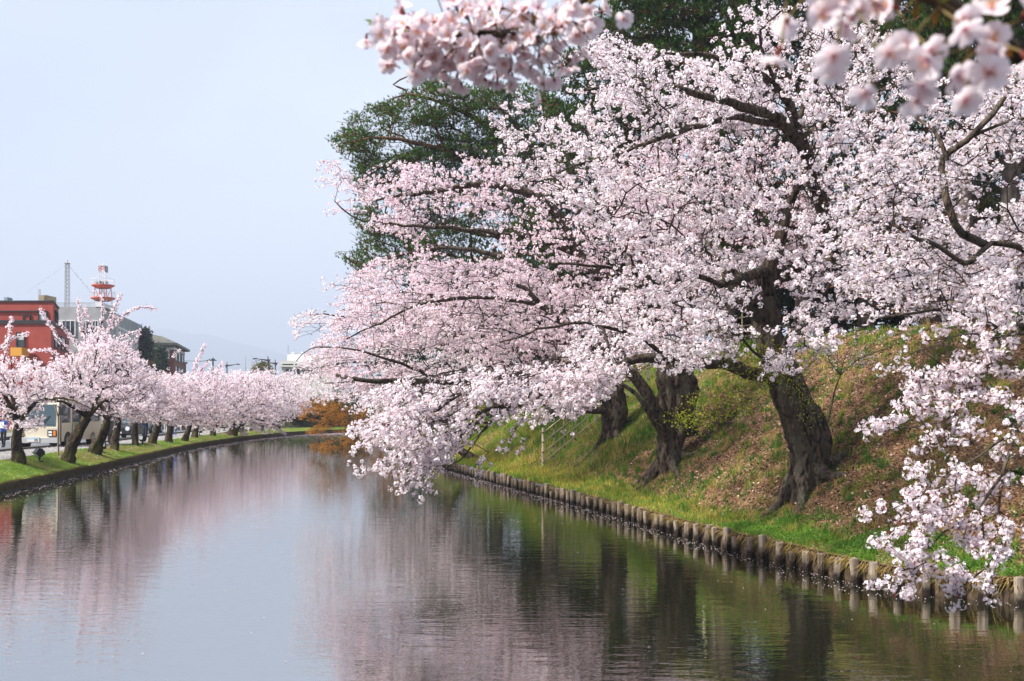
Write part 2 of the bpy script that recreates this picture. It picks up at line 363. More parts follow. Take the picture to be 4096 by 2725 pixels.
# earth under and behind everything, out to the horizon
me = mesh_arrays('ground', [(-9000, -9000, -.9), (9000, -9000, -.9), (9000, 9000, -.9), (-9000, 9000, -.9)], [[0, 1, 2, 3]], MAT['far_ground'])
link('ground', me, kind='structure')
rows = np.concatenate([np.linspace(9.6, 14.6, 30), np.linspace(14.8, 45, 200), np.linspace(45.4, 112, 130)])
offs = np.concatenate([np.linspace(0, 3, 18), np.linspace(3.3, 12, 34), np.linspace(12.6, 30, 16), np.linspace(33, 90, 10)])
strip_mesh('embankment', rows, lambda y: XR(y) + .02 + offs, zR, MAT['earth'])
far_off = np.concatenate([np.linspace(0, GW, 9), [GW + .02]])
rl = np.concatenate([np.linspace(4, 30, 20), np.linspace(30.5, 98.4, 170)])
strip_mesh('grass_bank', rl, lambda y: XL(y) - .02 - far_off[::-1], lambda x, y: zL(x, y) + (fbm(x * 2, y * 2, 4) - .5) * .08, MAT['turf'])
ryp = np.concatenate([np.linspace(0, 30, 6), np.linspace(32, 130, 60)])
XLs = lambda y: float(np.interp(y, [-30, 10, 32.7, 45.5, 58, 65, 78.4, 130], [-15.2, -15.6, -16.7, -18.1, -19.7, -20.5, -21.6, -25.5]))
strip_mesh('footpath', ryp, lambda y: np.array([XLs(y) - GW - PW, XLs(y) - GW - .8, XLs(y) - GW + .06]), lambda x, y: zpath(y), MAT['paving'])
strip_mesh('road', ryp, lambda y: np.array([XLs(y) - GW - PW - 9.2, XLs(y) - GW - PW - 4, XLs(y) - GW - PW - .18]), lambda x, y: zpath(y) - .13, MAT['asphalt'])
ks = link('kerb', None) if False else None
mbv = []; 
def kerb(name, off, w, m):
    V = []; F = []
    for y in ryp:
        x = XLs(y) - off; z = zpath(y)
        V += [(x - w, y, z - .14), (x - w, y, z + .09), (x, y, z + .09), (x, y, z - .05)]
    n = len(ryp)
    for i in range(n - 1):
        for k in range(3): F.append((4 * i + k, 4 * i + k + 1, 4 * i + 4 + k + 1, 4 * i + 4 + k))
    return link(name, mesh_arrays(name, V, F, m), kind='structure')
kerb('kerb', GW + PW, .18, MAT['kerb_stone'])
kerb('kerb', GW + PW + 9.2, .2, MAT['kerb_stone'])
strip_mesh('footpath', ryp, lambda y: np.array([XLs(y) - GW - PW - 14, XLs(y) - GW - PW - 9.4]), lambda x, y: zpath(y) + .004, MAT['paving'])
strip_mesh('ground', np.array([-20, 20, 60, 130, 400.]), lambda y: np.array([-900., -200, XLs(min(y, 130)) - GW - PW - 13.8]), lambda x, y: zpath(y) - .02, MAT['far_ground'])
me = mesh_arrays('ground', [(-200, 98.6, .45), (40, 98.6, .45), (900, 400, .45), (900, 6000, .45), (-900, 6000, .45)], [[0, 1, 2, 3, 4]], MAT['far_ground'])
link('ground', me, kind='structure')
# road paint: edge line and dashed centre line
for y in np.arange(34, 128, 5.0):
    for off, ln in ((GW + PW + 4.6, 2.6),):
        a = [(XLs(y) - off - .07, y, zpath(y) - .126), (XLs(y) - off + .07, y, zpath(y) - .126), (XLs(y + ln) - off + .07, y + ln, zpath(y + ln) - .126), (XLs(y + ln) - off - .07, y + ln, zpath(y + ln) - .126)]
        link('road_marking', mesh_arrays('road_marking', a, [[0, 1, 2, 3]], MAT['white_line']), kind='structure')
for off in (GW + PW + .75, GW + PW + 8.4):
    V = []; F = []
    for i, y in enumerate(ryp): V += [(XLs(y) - off - .07, y, zpath(y) - .126), (XLs(y) - off + .07, y, zpath(y) - .126)]
    F = [(2 * i, 2 * i + 1, 2 * i + 3, 2 * i + 2) for i in range(len(ryp) - 1)]
    link('road_marking', mesh_arrays('road_marking', V, F, MAT['white_line']), kind='structure')
# far bank that closes the moat where it bends away
xs = np.linspace(-30, 2, 60); ts = np.linspace(0, 1, 14)
V = np.array([[x, 98.2 + 9 * t, .25 + 2.6 * t + .25 * fbm(x * .6, t * 5, 2)] for x in xs for t in ts])
i, j = np.meshgrid(np.arange(59), np.arange(13), indexing='ij'); F = np.stack([i * 14 + j, (i + 1) * 14 + j, (i + 1) * 14 + j + 1, i * 14 + j + 1], -1).reshape(-1, 4)
V2 = np.array([[x, 98.2, -.3] for x in xs]); V = np.concatenate([V, V2]); F2 = np.array([[840 + a, 840 + a + 1, (a + 1) * 14, a * 14] for a in range(59)])
link('far_bank', mesh_arrays('far_bank', V, [F, F2], MAT['shaded_earth'], smooth=True), kind='structure')

# hills far off
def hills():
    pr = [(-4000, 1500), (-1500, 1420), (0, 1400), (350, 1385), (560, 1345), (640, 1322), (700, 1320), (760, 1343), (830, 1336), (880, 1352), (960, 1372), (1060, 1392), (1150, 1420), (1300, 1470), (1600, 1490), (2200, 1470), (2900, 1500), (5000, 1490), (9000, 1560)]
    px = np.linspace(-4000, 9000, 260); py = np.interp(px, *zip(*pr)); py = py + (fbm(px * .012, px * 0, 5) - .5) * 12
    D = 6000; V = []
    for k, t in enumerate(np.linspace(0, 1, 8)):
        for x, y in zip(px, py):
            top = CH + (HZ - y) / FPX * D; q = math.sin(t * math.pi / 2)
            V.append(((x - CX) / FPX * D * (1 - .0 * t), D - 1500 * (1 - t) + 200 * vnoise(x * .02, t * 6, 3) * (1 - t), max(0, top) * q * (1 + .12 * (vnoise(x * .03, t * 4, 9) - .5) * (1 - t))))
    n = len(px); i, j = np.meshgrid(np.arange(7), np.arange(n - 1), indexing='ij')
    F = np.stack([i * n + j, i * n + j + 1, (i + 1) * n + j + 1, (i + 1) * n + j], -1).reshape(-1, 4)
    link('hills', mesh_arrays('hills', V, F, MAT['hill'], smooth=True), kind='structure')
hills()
# ------------------------------------------------------------------ trees
def rand_dirs(n):
    v = rng.normal(size=(n, 3)); return norm(v)
def frames(N):
    ref = np.where(np.abs(N[:, 2:3]) < .9, np.array([[0, 0, 1.]]), np.array([[1., 0, 0]])); u = norm(np.cross(N, ref)); return u, np.cross(N, u)
def fans(C, N, Rr, col_c, col_p, k=5, cup=.28):
    """flowers as cupped k-fans: centre vertex and k rim vertices, k triangles each"""
    n = len(C); u, v = frames(N); a0 = rng.uniform(0, 6.28, n)
    V = np.empty((n, k + 1, 3)); V[:, 0] = C - N * (Rr * cup)[:, None]; CC = np.empty((n, k + 1, 3)); CC[:, 0] = col_c
    for j in range(k):
        a = a0 + 2 * np.pi * j / k + rng.normal(0, .12, n); r = Rr * rng.uniform(.82, 1.14, n)
        V[:, j + 1] = C + (u * np.cos(a)[:, None] + v * np.sin(a)[:, None]) * r[:, None] + N * (Rr * rng.uniform(-.12, .12, n))[:, None]; CC[:, j + 1] = col_p
    b = np.arange(n)[:, None] * (k + 1); j = np.arange(k)[None]
    F = np.stack([np.broadcast_to(b, (n, k)), b + 1 + j, b + 1 + (j + 1) % k], -1).reshape(-1, 3)
    return V.reshape(-1, 3), F, CC.reshape(-1, 3)
def quads(C, N, Rr, col_c, col_p):
    """small flowers: one folded four-cornered face each"""
    n = len(C); u, v = frames(N); a0 = rng.uniform(0, 6.28, n); V = np.empty((n, 4, 3)); CC = np.empty((n, 4, 3)); f = Rr * rng.uniform(.1, .5, n)
    for j in range(4):
        a = a0 + np.pi / 2 * j; r = Rr * 1.15 * rng.uniform(.8, 1.15, n); V[:, j] = C + (u * np.cos(a)[:, None] + v * np.sin(a)[:, None]) * r[:, None] + N * (f * (1 if j % 2 else -.4))[:, None]; CC[:, j] = col_p
    CC[:, 0] = col_p * .45 + col_c * .55
    return V.reshape(-1, 3), np.arange(4 * n).reshape(-1, 4)[:, [0, 1, 2, 0, 2, 3]].reshape(-1, 3), CC.reshape(-1, 3)
def stars(C, N, Rr, col_c, col_p):
    """near flowers: five separate petals, 10 triangles each"""
    n = len(C); u, v = frames(N); a0 = rng.uniform(0, 6.28, n); V = np.empty((n, 16, 3)); CC = np.empty((n, 16, 3))
    V[:, 0] = C - N * (Rr * .22)[:, None]; CC[:, 0] = col_c; F = []
    for j in range(5):
        a = a0 + 2 * np.pi * j / 5; lift = Rr * rng.uniform(-.05, .28, n)
        for q, (da, rr, hh) in enumerate(((-.50, .80, .6), (0, 1.04, 1.0), (.50, .80, .6))):
            aa = a + da; V[:, 1 + 3 * j + q] = C + (u * np.cos(aa)[:, None] + v * np.sin(aa)[:, None]) * (Rr * rr)[:, None] + N * (lift * hh)[:, None]; CC[:, 1 + 3 * j + q] = col_p
        b = 1 + 3 * j; F += [(0, b, b + 1), (0, b + 1, b + 2)]
    Fa = (np.arange(n)[:, None, None] * 16 + np.array(F)[None]).reshape(-1, 3)
    return V.reshape(-1, 3), Fa, CC.reshape(-1, 3)
def leafs(C, D, L, W, cols):
    """pointed folded leaves, 2 triangles"""
    n = len(C); u, v = frames(D); a = rng.uniform(0, 6.28, n)[:, None]; s = u * np.cos(a) + v * np.sin(a)
    V = np.stack([C, C + D * (L * .45)[:, None] + s * (W * .5)[:, None], C + D * L[:, None], C + D * (L * .45)[:, None] - s * (W * .5)[:, None]], 1)
    b = np.arange(n)[:, None] * 4; F = np.concatenate([b + np.array([[0, 1, 2]]), b + np.array([[0, 2, 3]])])
    return V.reshape(-1, 3), F, np.repeat(cols, 4, 0)
def join_arr(parts):
    V = []; F = []; C = []; b = 0
    for v, f, c in parts:
        V.append(v); F.append(f + b); C.append(c); b += len(v)
    return np.concatenate(V), np.concatenate(F), np.concatenate(C)
def prisms(A, B, ra, rb, n=4):
    t = norm(B - A); u, v = frames(t); m = len(A); V = np.empty((m, 2 * n, 3))
    for k in range(n):
        an = 2 * np.pi * k / n; q = u * np.cos(an) + v * np.sin(an)
        V[:, k] = A + q * ra[:, None]; V[:, n + k] = B + q * rb[:, None]
    b = np.arange(m)[:, None, None] * 2 * n; F = np.array([(k, (k + 1) % n, n + (k + 1) % n, n + k) for k in range(n)])[None]
    return V.reshape(-1, 3), (b + F).reshape(-1, 4)

PETAL_W = np.array([.96, .915, .935]); PETAL_P = np.array([.94, .74, .815]); HEART = np.array([.62, .22, .34])
class Tree:
    def __init__(s, name, label, cat, base, bark='bark', group=None, twig='twig'):
        s.base = np.asarray(base, float); s.o = thing(name, label, cat, tuple(s.base), group); s.bark = bark; s.twigm = twig
        s.P = np.zeros((60000, 3)); s.par = np.full(60000, -1); s.len = np.zeros(60000); s.rad = np.zeros(60000); s.draw = np.zeros(60000, bool); s.att = np.zeros(60000, bool); s.n = 0
        s.cl = []; s.ax = []; s.tips = []; s.seed = int(abs(base[0] * 37 + base[1] * 91)) % 997
    def node(s, p, par, r=0.0, draw=True, att=True):
        i = s.n; s.P[i] = p; s.par[i] = par; s.rad[i] = r; s.draw[i] = draw; s.att[i] = att
        s.len[i] = 0 if par < 0 else s.len[par] + np.linalg.norm(s.P[par] - p); s.n += 1; return i
    def limb(s, pts, r0, r1, name='limb', n=9, rough=.14, flute=0., power=1.0, step=.22, att=True, attach=True):
        path = catmull(pts, step); m = len(path)
        if name == 'limb': 
            k = np.arange(m); path = path + np.stack([fbm(k * .35, k * 0 + i, s.seed + s.n % 50) - .5 for i in range(3)], -1) * (.17 * np.minimum(1, k / 4))[:, None]
        t = np.linspace(0, 1, m) ** power; rad = r0 + (r1 - r0) * t
        par = -1 if s.n == 0 or not attach else int(np.argmin(np.linalg.norm(s.P[:s.n] - path[0], axis=1)))
        for p, r in zip(path, rad): par = s.node(p, par, r, False, att)
        V, F = tube_arrays(path - s.base, rad, n, rough, s.seed + s.n % 50, flute)
        me = mesh_arrays(name, V, F, MAT[s.bark], smooth=True); link(name, me, s.o); return path
    def trunk(s, pts, rads, n=20, rough=.16, flute=.05, step=.12, name='trunk'):
        path = catmull(pts, step); m = len(path)
        L = np.concatenate([[0], np.cumsum(np.linalg.norm(np.diff(np.array(pts), axis=0), axis=1))]); Lp = np.concatenate([[0], np.cumsum(np.linalg.norm(np.diff(path, axis=0), axis=1))]); Lp *= L[-1] / Lp[-1]
        rad = np.interp(Lp, L, rads); par = -1
        for p, r in zip(path, rad): par = s.node(p, par, r, False, False)
        V, F = tube_arrays(path - s.base, rad, n, rough, s.seed, flute)
        link(name, mesh_arrays(name, V, F, MAT[s.bark], smooth=True), s.o); return path
    def connect(s, P, bf=.25, sag=.06):
        n = s.n; d = np.linalg.norm(s.P[:n] - P, axis=1); c = d + bf * s.len[:n] + np.where(s.att[:n], 0, 1e6); i = int(np.argmin(c)); L = d[i]
        k = int(L / .3)
        A = s.P[i].copy(); par = i; bow = np.array([0, 0, rng.uniform(-.2, 1) * sag * L]) + rng.normal(0, .05, 3) * L
        for q in range(1, k + 1):
            t = q / (k + 1); par = s.node(A + (P - A) * t + bow * math.sin(math.pi * t) + rng.normal(0, .025, 3), par)
        return s.node(P, par)
    def spray(s, P, d, L, droop=.15, spacing=.085, twigs=3, start=.1, plane=None):
        """one flowering shoot with side twigs; clusters are strung along it"""
        d = norm(np.asarray(d, float)); par = s.connect(P); k = 5
        side = norm(np.cross(d, np.array([0, 0, 1.])) + rng.normal(0, .25, 3)); pts = [P]
        wob = rng.normal(0, .05, 3) * L
        for q in range(1, k + 1):
            t = q / k; p = P + d * L * t + np.array([0, 0, -droop * L]) * t * t + wob * math.sin(t * 3.1); par = s.node(p, par, .003, att=q < 3); pts.append(p)
        s.string(np.array(pts), spacing, start); pts = np.array(pts); idx0 = s.n - k - 1
        for w in range(twigs):
            q = rng.integers(1, k); sg = 1 if (w % 2) else -1; l = L * rng.uniform(.28, .5); dd = norm(d * .7 + side * sg * .75 + rng.normal(0, .25, 3))
            a = pts[q]; m1 = a + dd * l * .5; m2 = a + dd * l + np.array([0, 0, -droop * .5 * l]); i1 = s.node(m1, idx0 + q, .0025, att=False); s.node(m2, i1, .0022, att=False)
            s.string(np.array([a, m1, m2]), spacing, .2)
    def string(s, pts, spacing, start=.1):
        seg = np.linalg.norm(np.diff(pts, axis=0), axis=1); L = np.concatenate([[0], np.cumsum(seg)]); n = max(2, int(L[-1] * (1 - start) / spacing))
        q = np.linspace(start * L[-1], L[-1], n) + rng.normal(0, spacing * .2, n); c = np.stack([np.interp(q, L, pts[:, i]) for i in range(3)], -1)
        s.cl.append(c + rng.normal(0, .026, (n, 3)))
    def twig_mesh(s, tip=.0032, minr=0.0, cap=.10, exp=2.35, sides=3, scale=1.0):
        n = s.n; acc = np.zeros(n); r = np.zeros(n)
        for i in range(n - 1, -1, -1):
            a = acc[i] if acc[i] > 0 else tip ** exp
            r[i] = max(min(a ** (1 / exp), cap), s.rad[i] if s.draw[i] else 0); a = max(a, (tip) ** exp)
            p = s.par[i]
            if p >= 0: acc[p] += a
        idx = np.where(s.draw[:n] & (s.par[:n] >= 0) & (r >= minr))[0]; pa = s.par[idx]
        rb = r[idx] * scale; ra = np.minimum(np.where(s.draw[pa], r[pa] * scale, rb * 1.25), rb * 1.5)
        V, F = prisms(s.P[pa] - s.base, s.P[idx] - s.base, ra, rb, sides)
        link('twigs', mesh_arrays('twigs', V, F, MAT[s.twigm], smooth=True), s.o, kind='stuff')
    def blossoms(s, keep=None, per=10, rc=.05, fr=.0185, tint=0.0, mode='quad', leafy=1.0, heart=.75, name='crown', tvar=.25, kk=5):
        C = np.concatenate(s.cl)
        if keep is not None: C = C[keep(C)]
        n = len(C); k = per
        # flowers face outwards, rather more to below and aside than straight up
        d = rand_dirs(n * k); d[:, 2] -= .1; d = norm(d); CC = np.repeat(C, k, 0); rcv = np.repeat(rc * rng.uniform(.75, 1.2, n), k)
        P = CC + d * rcv[:, None] * rng.uniform(.75, 1.15, n * k)[:, None]; N = norm(d + rand_dirs(n * k) * .35); Rr = fr * rng.uniform(.85, 1.15, n * k)
        g = np.clip(np.repeat(tint + rng.normal(0, tvar, n) * .5, k) + rng.normal(0, .08, n * k), 0, 1)[:, None]
        pc = PETAL_W * (1 - g) + PETAL_P * g; hc = np.where(rng.uniform(size=(n * k, 1)) < heart, pc * .6 + HEART * .4, pc * .9)
        parts = []
        if mode == 'star': parts.append(stars(P - s.base, N, Rr, hc, pc))
        elif mode == 'quad': parts.append(quads(P - s.base, N, Rr, hc, pc))
        else: parts.append(fans(P - s.base, N, Rr, hc, pc, kk))
        nl = int(n * 1.5 * leafy)
        if nl:                                         # young bronze leaves, calyces and stalks between the flowers
            i = rng.integers(0, n, nl); dd = rand_dirs(nl); L = rng.uniform(.025, .05, nl) * (fr / .0185); q = rng.uniform(size=(nl, 1))
            lc = np.where(q < .35, np.array([[.17, .075, .012]]), np.where(q < .6, np.array([[.14, .15, .02]]), np.array([[.13, .035, .03]])))
            parts.append(leafs(C[i] + dd * rc * .4 - s.base, dd, L + rc * .6, L * .42, lc))
        V, F, K = join_arr(parts); link(name, mesh_arrays(name, V, F, MAT['blossom'], K), s.o, kind='stuff')
    def leaves(s, name, C, per, spread, L, W, cols, m='leaf'):
        n = len(C) * per; P = np.repeat(C, per, 0) + rng.normal(0, spread, (n, 3)); d = rand_dirs(n); d[:, 2] += .3; d = norm(d)
        q = rng.uniform(size=(n, 1)); cc = np.asarray(cols[0]) * (1 - q) + np.asarray(cols[1]) * q
        V, F, K = leafs(P - s.base, d, rng.uniform(.6, 1.2, n) * L, rng.uniform(.7, 1.2, n) * W, cc); link(name, mesh_arrays(name, V, F, MAT[m], K), s.o, kind='stuff')

def sample_poly(poly, n):
    p = np.array(poly, float); lo = p.min(0); hi = p.max(0); out = []; c = 0
    while c < n:
        q = rng.uniform(lo, hi, (n * 2, 2)); q = q[in_poly(q[:, 0], q[:, 1], poly)]; out.append(q); c += len(q)
    return np.concatenate(out)[:n]
def seg_dist(px, py, line):
    best = np.full(np.shape(px), 1e9); bd = np.zeros(np.shape(px))
    for a, b in zip(line[:-1], line[1:]):
        a = np.array(a, float); b = np.array(b, float); d = b[:2] - a[:2]; t = np.clip(((px - a[0]) * d[0] + (py - a[1]) * d[1]) / (d @ d), 0, 1)
        q = np.hypot(px - a[0] - t * d[0], py - a[1] - t * d[1]); m = q < best; best = np.where(m, q, best); bd = np.where(m, a[2] + t * (b[2] - a[2]), bd)
    return best, bd
def fill(T, poly, n, D0, D1, centre, L=(.6, 1.1), flat=.55, droop=.15, bias=(0, 0, 0), spacing=.085, twigs=3, shows=(), holes=(), jit=.35, dfun=None):
    """flowering shoots all through a crown: uniform over its outline, spread through its depth"""
    q = sample_poly(poly, n); D = rng.uniform(D0, D1, n) if dfun is None else dfun(q[:, 0], q[:, 1], n)
    for line, r in shows:                              # bare boughs that stay in view: what grows there grows behind them
        ds, bd = seg_dist(q[:, 0], q[:, 1], line); m = (ds < r) & (D < bd + .4); D = np.where(m, bd + rng.uniform(.5, 2.0, n), D)
    keep = np.ones(n, bool)
    for (hx, hy, rx, ry, pr) in holes: keep &= ~((((q[:, 0] - hx) / rx) ** 2 + ((q[:, 1] - hy) / ry) ** 2 < 1) & (rng.uniform(size=n) < pr))
    q = q[keep]; D = D[keep]
    P = np.stack([U(a, b, d) for (a, b), d in zip(q, D)]); c = np.asarray(centre, float)
    dirs = norm(P - c); dirs[:, 2] *= flat; dirs = norm(dirs + np.asarray(bias) + rng.normal(0, jit, dirs.shape) * np.array([1, 1, .6]))
    Ls = rng.uniform(L[0], L[1], len(P)); B = P - dirs * (Ls * .55)[:, None]
    base = T.P[:T.n][T.att[:T.n]]; step = max(1, len(base) // 400); bs = base[::step]
    dist = np.min(np.linalg.norm(B[:, None, :] - bs[None], axis=2), 1)
    for i in np.argsort(dist): T.spray(B[i], dirs[i], Ls[i], droop, spacing, twigs)

def clumpy(C, th, sc=75., seed=3):
    """leave gaps between the flowering masses, as wide as a hand or a head"""
    q = norm(C) * 0 + C; a = fbm(C[:, 0] * 1.9 + C[:, 1] * .6, C[:, 2] * 2.3 + C[:, 1] * .9, seed, 2); return a > th + rng.normal(0, .03, len(C))
SH = []
# ---- the big leaning cherry on the right bank
b1 = hitR(3222, 1950); D1 = b1[1]
T1 = Tree('cherry_tree', 'big cherry tree with thick dark trunk leaning left, nearest whole trunk on the embankment', 'tree', b1, group='cherry trees on the embankment')
u = lambda x, y, d=0: U(x, y, D1 + d)
T1.trunk([b1 - np.array([0, 0, .35]), u(3232, 1870), u(3240, 1790), u(3225, 1720), u(3190, 1640), u(3150, 1540), u(3110, 1450), u(3082, 1380), u(3068, 1320), u(3062, 1260), u(3062, 1190)],
         [.40, .36, .41, .43, .38, .33, .29, .27, .27, .31, .24], n=60, rough=.24, flute=.05, step=.06)
T1.limb([u(3062, 1270), u(3000, 1210, -.2), u(2952, 1150, -.3), u(2900, 1060, -.2), u(2830, 960, .3)], .25, .10)
T1.limb([u(3062, 1200), u(3060, 1120), u(3090, 1040, -.2), u(3120, 950, -.4), u(3170, 800, -.6), u(3230, 650, -1)], .21, .05)
la = [u(3085, 1085, -.15), u(3000, 1100, -.5), u(2930, 1120, -.9), u(2865, 1140, -1.1)]; T1.limb(la, .125, .085); SH.append(([(3126, 1078, D1 - .2), (2865, 1139, D1 - 1.1)], 55))
T1.limb([u(2875, 1136, -1.1), u(2760, 1090, -1.6), u(2600, 1110, -2.2), u(2400, 1080, -2.8), u(2200, 1050, -3.2)], .06, .02)
lb = [u(3075, 1110, .1), u(3200, 1080, .3), u(3330, 1050, .4), u(3345, 990, .2), u(3305, 870, -.4), u(3250, 700, -1.2), u(3200, 575, -1.8)]; T1.limb(lb, .19, .125); SH.append(([(3345, 1000, D1), (3305, 870, D1 - .4), (3248, 687, D1 - 1.2), (3195, 565, D1 - 1.8)], 34))
lc = [u(3200, 575, -1.8), u(3140, 510, -2.2), u(3074, 461, -2.6), u(2970, 426, -3.0), u(2865, 391, -3.4), u(2700, 350, -3.9), u(2500, 330, -4.4), u(2330, 360, -4.8)]; T1.limb(lc, .115, .02); SH.append(([(3200, 575, D1 - 1.8), (3074, 461, D1 - 2.6), (2865, 391, D1 - 3.4)], 42))
ld = [u(3200, 575, -1.8), u(3187, 504, -2.0), u(3152, 417, -2.3), u(3091, 339, -2.6), u(3013, 278, -3.0), u(2850, 230, -3.4), u(2650, 210, -3.8)]; T1.limb(ld, .105, .02); SH.append(([(3195, 565, D1 - 1.8), (3152, 417, D1 - 2.3), (3040, 300, D1 - 2.9)], 38))
T1.limb([u(3120, 500, -2.2), u(2950, 475, -3), u(2800, 500, -3.6), u(2620, 560, -4.2), u(2400, 640, -4.8), u(2180, 700, -5.2)], .07, .015); SH.append(([(3135, 513, D1 - 2.2), (2950, 475, D1 - 3), (2800, 500, D1 - 3.6)], 22))
T1.limb([u(3187, 520, -1.9), u(3230, 380, -2), u(3300, 250, -2.2), u(3360, 120, -2.6)], .07, .02)
T1.limb([u(3152, 417, -2.3), u(3060, 250, -3), u(3040, 120, -3.6), u(3120, 40, -4)], .05, .015)
T1.limb([u(3190, 560, -1.8), u(3330, 470, -2.2), u(3480, 380, -3), u(3620, 330, -3.6)], .06, .02)
T1.limb([u(3300, 880, -.3), u(3440, 850, -1.0), u(3620, 870, -2.0), u(3800, 950, -2.8)], .06, .02)
T1.limb([u(3345, 1000, .3), u(3500, 1030, -.5), u(3680, 1000, -1.4), u(3850, 960, -2.2)], .09, .025)
T1.limb([u(3110, 1470, -.1), u(3140, 1360, -1.0), u(3200, 1250, -1.8), u(3300, 1200, -2.4)], .07, .02)
# low bough that reaches left over the water
lw = [u(3100, 1500, -.05), u(3030, 1495, -.3), u(2917, 1462, -.6), u(2804, 1449, -.9), u(2674, 1434, -1.3), u(2560, 1440, -1.7), u(2470, 1468, -2.0), u(2390, 1510, -2.3), u(2300, 1540, -2.7), u(2150, 1580, -3.2), u(1980, 1640, -3.8), u(1800, 1700, -4.3)]
T1.limb(lw, .16, .022, power=.9, n=12); SH.append(([(2640, 1436, D1 - 1.4), (2535, 1447, D1 - 1.8), (2420, 1495, D1 - 2.2)], 34))
T1.limb([u(2440, 1485, -2.1), u(2300, 1480, -2.8), u(2100, 1500, -3.4), u(1900, 1560, -4.0), u(1700, 1650, -4.4), u(1500, 1720, -4.6)], .05, .012)
T1.limb([u(2150, 1580, -3.2), u(2060, 1620, -3.6), u(1960, 1700, -4), u(1900, 1780, -4.2), u(1850, 1850, -4.3), u(1780, 1890, -4.4)], .035, .01)
T1.limb([u(2674, 1440, -1.3), u(2560, 1350, -2.2), u(2400, 1300, -3.0), u(2200, 1310, -3.8), u(2000, 1380, -4.4)], .05, .012)
POLY_C = [(1960, 480), (2080, 360), (2240, 300), (2250, 200), (2420, 130), (2560, 190), (2760, 200), (2900, 60), (3050, 0), (3480, 10), (3640, 250), (3900, 300), (4096, 250), (4140, 1250), (3950, 1350), (3800, 1270), (3650, 1290), (3560, 1200), (3400, 1290), (3330, 1400), (3150, 1530), (3060, 1500), (3030, 1400), (2950, 1440), (2800, 1480), (2680, 1500), (2560, 1440), (2420, 1600), (2340, 1660), (2250, 1500), (2300, 1250), (2480, 1080), (2350, 900), (2200, 780), (2050, 720), (1990, 600)]
holes1 = [(3720, 420, 190, 130, .6), (3930, 700, 150, 140, .6), (3560, 900, 140, 110, .5), (2190, 340, 230, 190, .72), (3060, 1240, 125, 150, .93), (3000, 1330, 150, 60, .8), (2250, 480, 170, 130, .6), (2950, 140, 120, 60, .6), (2600, 520, 120, 90, .5), (3500, 700, 110, 130, .6), (3700, 560, 120, 110, .45), (3480, 1180, 150, 60, .7), (2500, 820, 120, 70, .5), (3850, 1120, 130, 60, .6), (3150, 900, 60, 120, .5), (2700, 330, 160, 70, .35), (3450, 350, 130, 90, .4)]
def dC(px, py, n):
    return D1 + rng.uniform(-6.2, 1.6, n)
fill(T1, POLY_C, 1400, 0, 0, u(3180, 1150, 0), (.55, 1.15), .6, .16, shows=SH, holes=holes1, dfun=dC, spacing=.118)
POLY_E = [(1430, 1640), (1430, 1570), (1700, 1480), (2100, 1450), (2480, 1480), (2390, 1590), (2300, 1630), (2170, 1640), (2060, 1640), (1960, 1600), (1880, 1640), (1870, 1740), (1800, 1830), (1750, 1890), (1680, 1890), (1600, 1810), (1500, 1790), (1470, 1740), (1450, 1690)]
SHE = [([(2276, 1634, 20.5), (2145, 1617, 20.5), (2024, 1640, 20.5)], 22)]
fill(T1, POLY_E, 300, D1 - 5.2, D1 - 2.6, u(2900, 1350, -1), (.5, 1.0), .5, .32, bias=(-.35, -.1, -.22), shows=SHE, spacing=.11, holes=[(2150, 1680, 120, 40, .6), (1960, 1800, 60, 50, .5), (1500, 1640, 90, 40, .6), (1600, 1740, 90, 30, .5)])
# hanging strands and tips over the water
for line in ([(2150, 1680), (2060, 1700), (2020, 1760), (1970, 1820), (1910, 1880), (1885, 1920)], [(1600, 1830), (1540, 1870), (1480, 1885), (1410, 1908)], [(1720, 1880), (1690, 1930), (1680, 1960)]):
    pth = catmull([U(x, y, D1 - 4.2) for x, y in line], .12)
    for i in range(len(pth) - 1):
        d = norm(pth[i + 1] - pth[i] + rng.normal(0, .05, 3)); T1.spray(pth[i] + rng.normal(0, .05, 3), d, rng.uniform(.2, .34), .1, .1, 1)
for x, y in ((1690, 1985), (1720, 1945), (1655, 1860), (2080, 1800), (2300, 1660), (2150, 1640)):
    P = U(x, y, D1 - 4.2); d = norm(np.array([-.3, 0, -.6])); T1.spray(P - d * .2, d, .25, .1, .09, 1)
pC = lambda C: (lambda p: in_poly(p[0] + rng.normal(0, 14, len(C)), p[1] + rng.normal(0, 14, len(C)), POLY_C) | in_poly(p[0] + rng.normal(0, 14, len(C)), p[1] + rng.normal(0, 14, len(C)), POLY_E) | (p[1] > 1640) & (p[0] < 2350) & (p[0] > 1395) & (rng.uniform(size=len(C)) < .75))(proj(C))
T1.twig_mesh(); T1.blossoms(lambda C: pC(C) & clumpy(C, .32), 11, .044, .0200, .14, leafy=.65, tvar=.3)
# fresh green shoots round its trunk
lv = sample_poly([(2640, 1690), (2800, 1560), (2880, 1420), (3000, 1340), (3120, 1400), (3160, 1480), (3060, 1560), (3000, 1640), (2860, 1700), (2760, 1720)], 170)
C = np.stack([U(a, b, D1 - rng.uniform(.1, 1.2)) for a, b in lv]); lv2 = sample_poly([(3080, 1480), (3180, 1500), (3330, 1640), (3230, 1700)], 16); C2 = np.stack([U(a, b, D1 - .6) for a, b in lv2])
T1.leaves('young_leaves', np.concatenate([C, C2]), 14, .09, .06, .028, ((.42, .44, .03), (.24, .30, .02)))
A = C[::3]; Bn = A + np.stack([rng.uniform(.15, .5, len(A)), rng.uniform(0, .3, len(A)), rng.uniform(-.3, .25, len(A))], -1)
V, F = prisms(A - T1.base, Bn - T1.base, np.full(len(A), .004), np.full(len(A), .007)); link('shoots', mesh_arrays('shoots', V, F, MAT['twig']), T1.o, kind='stuff')
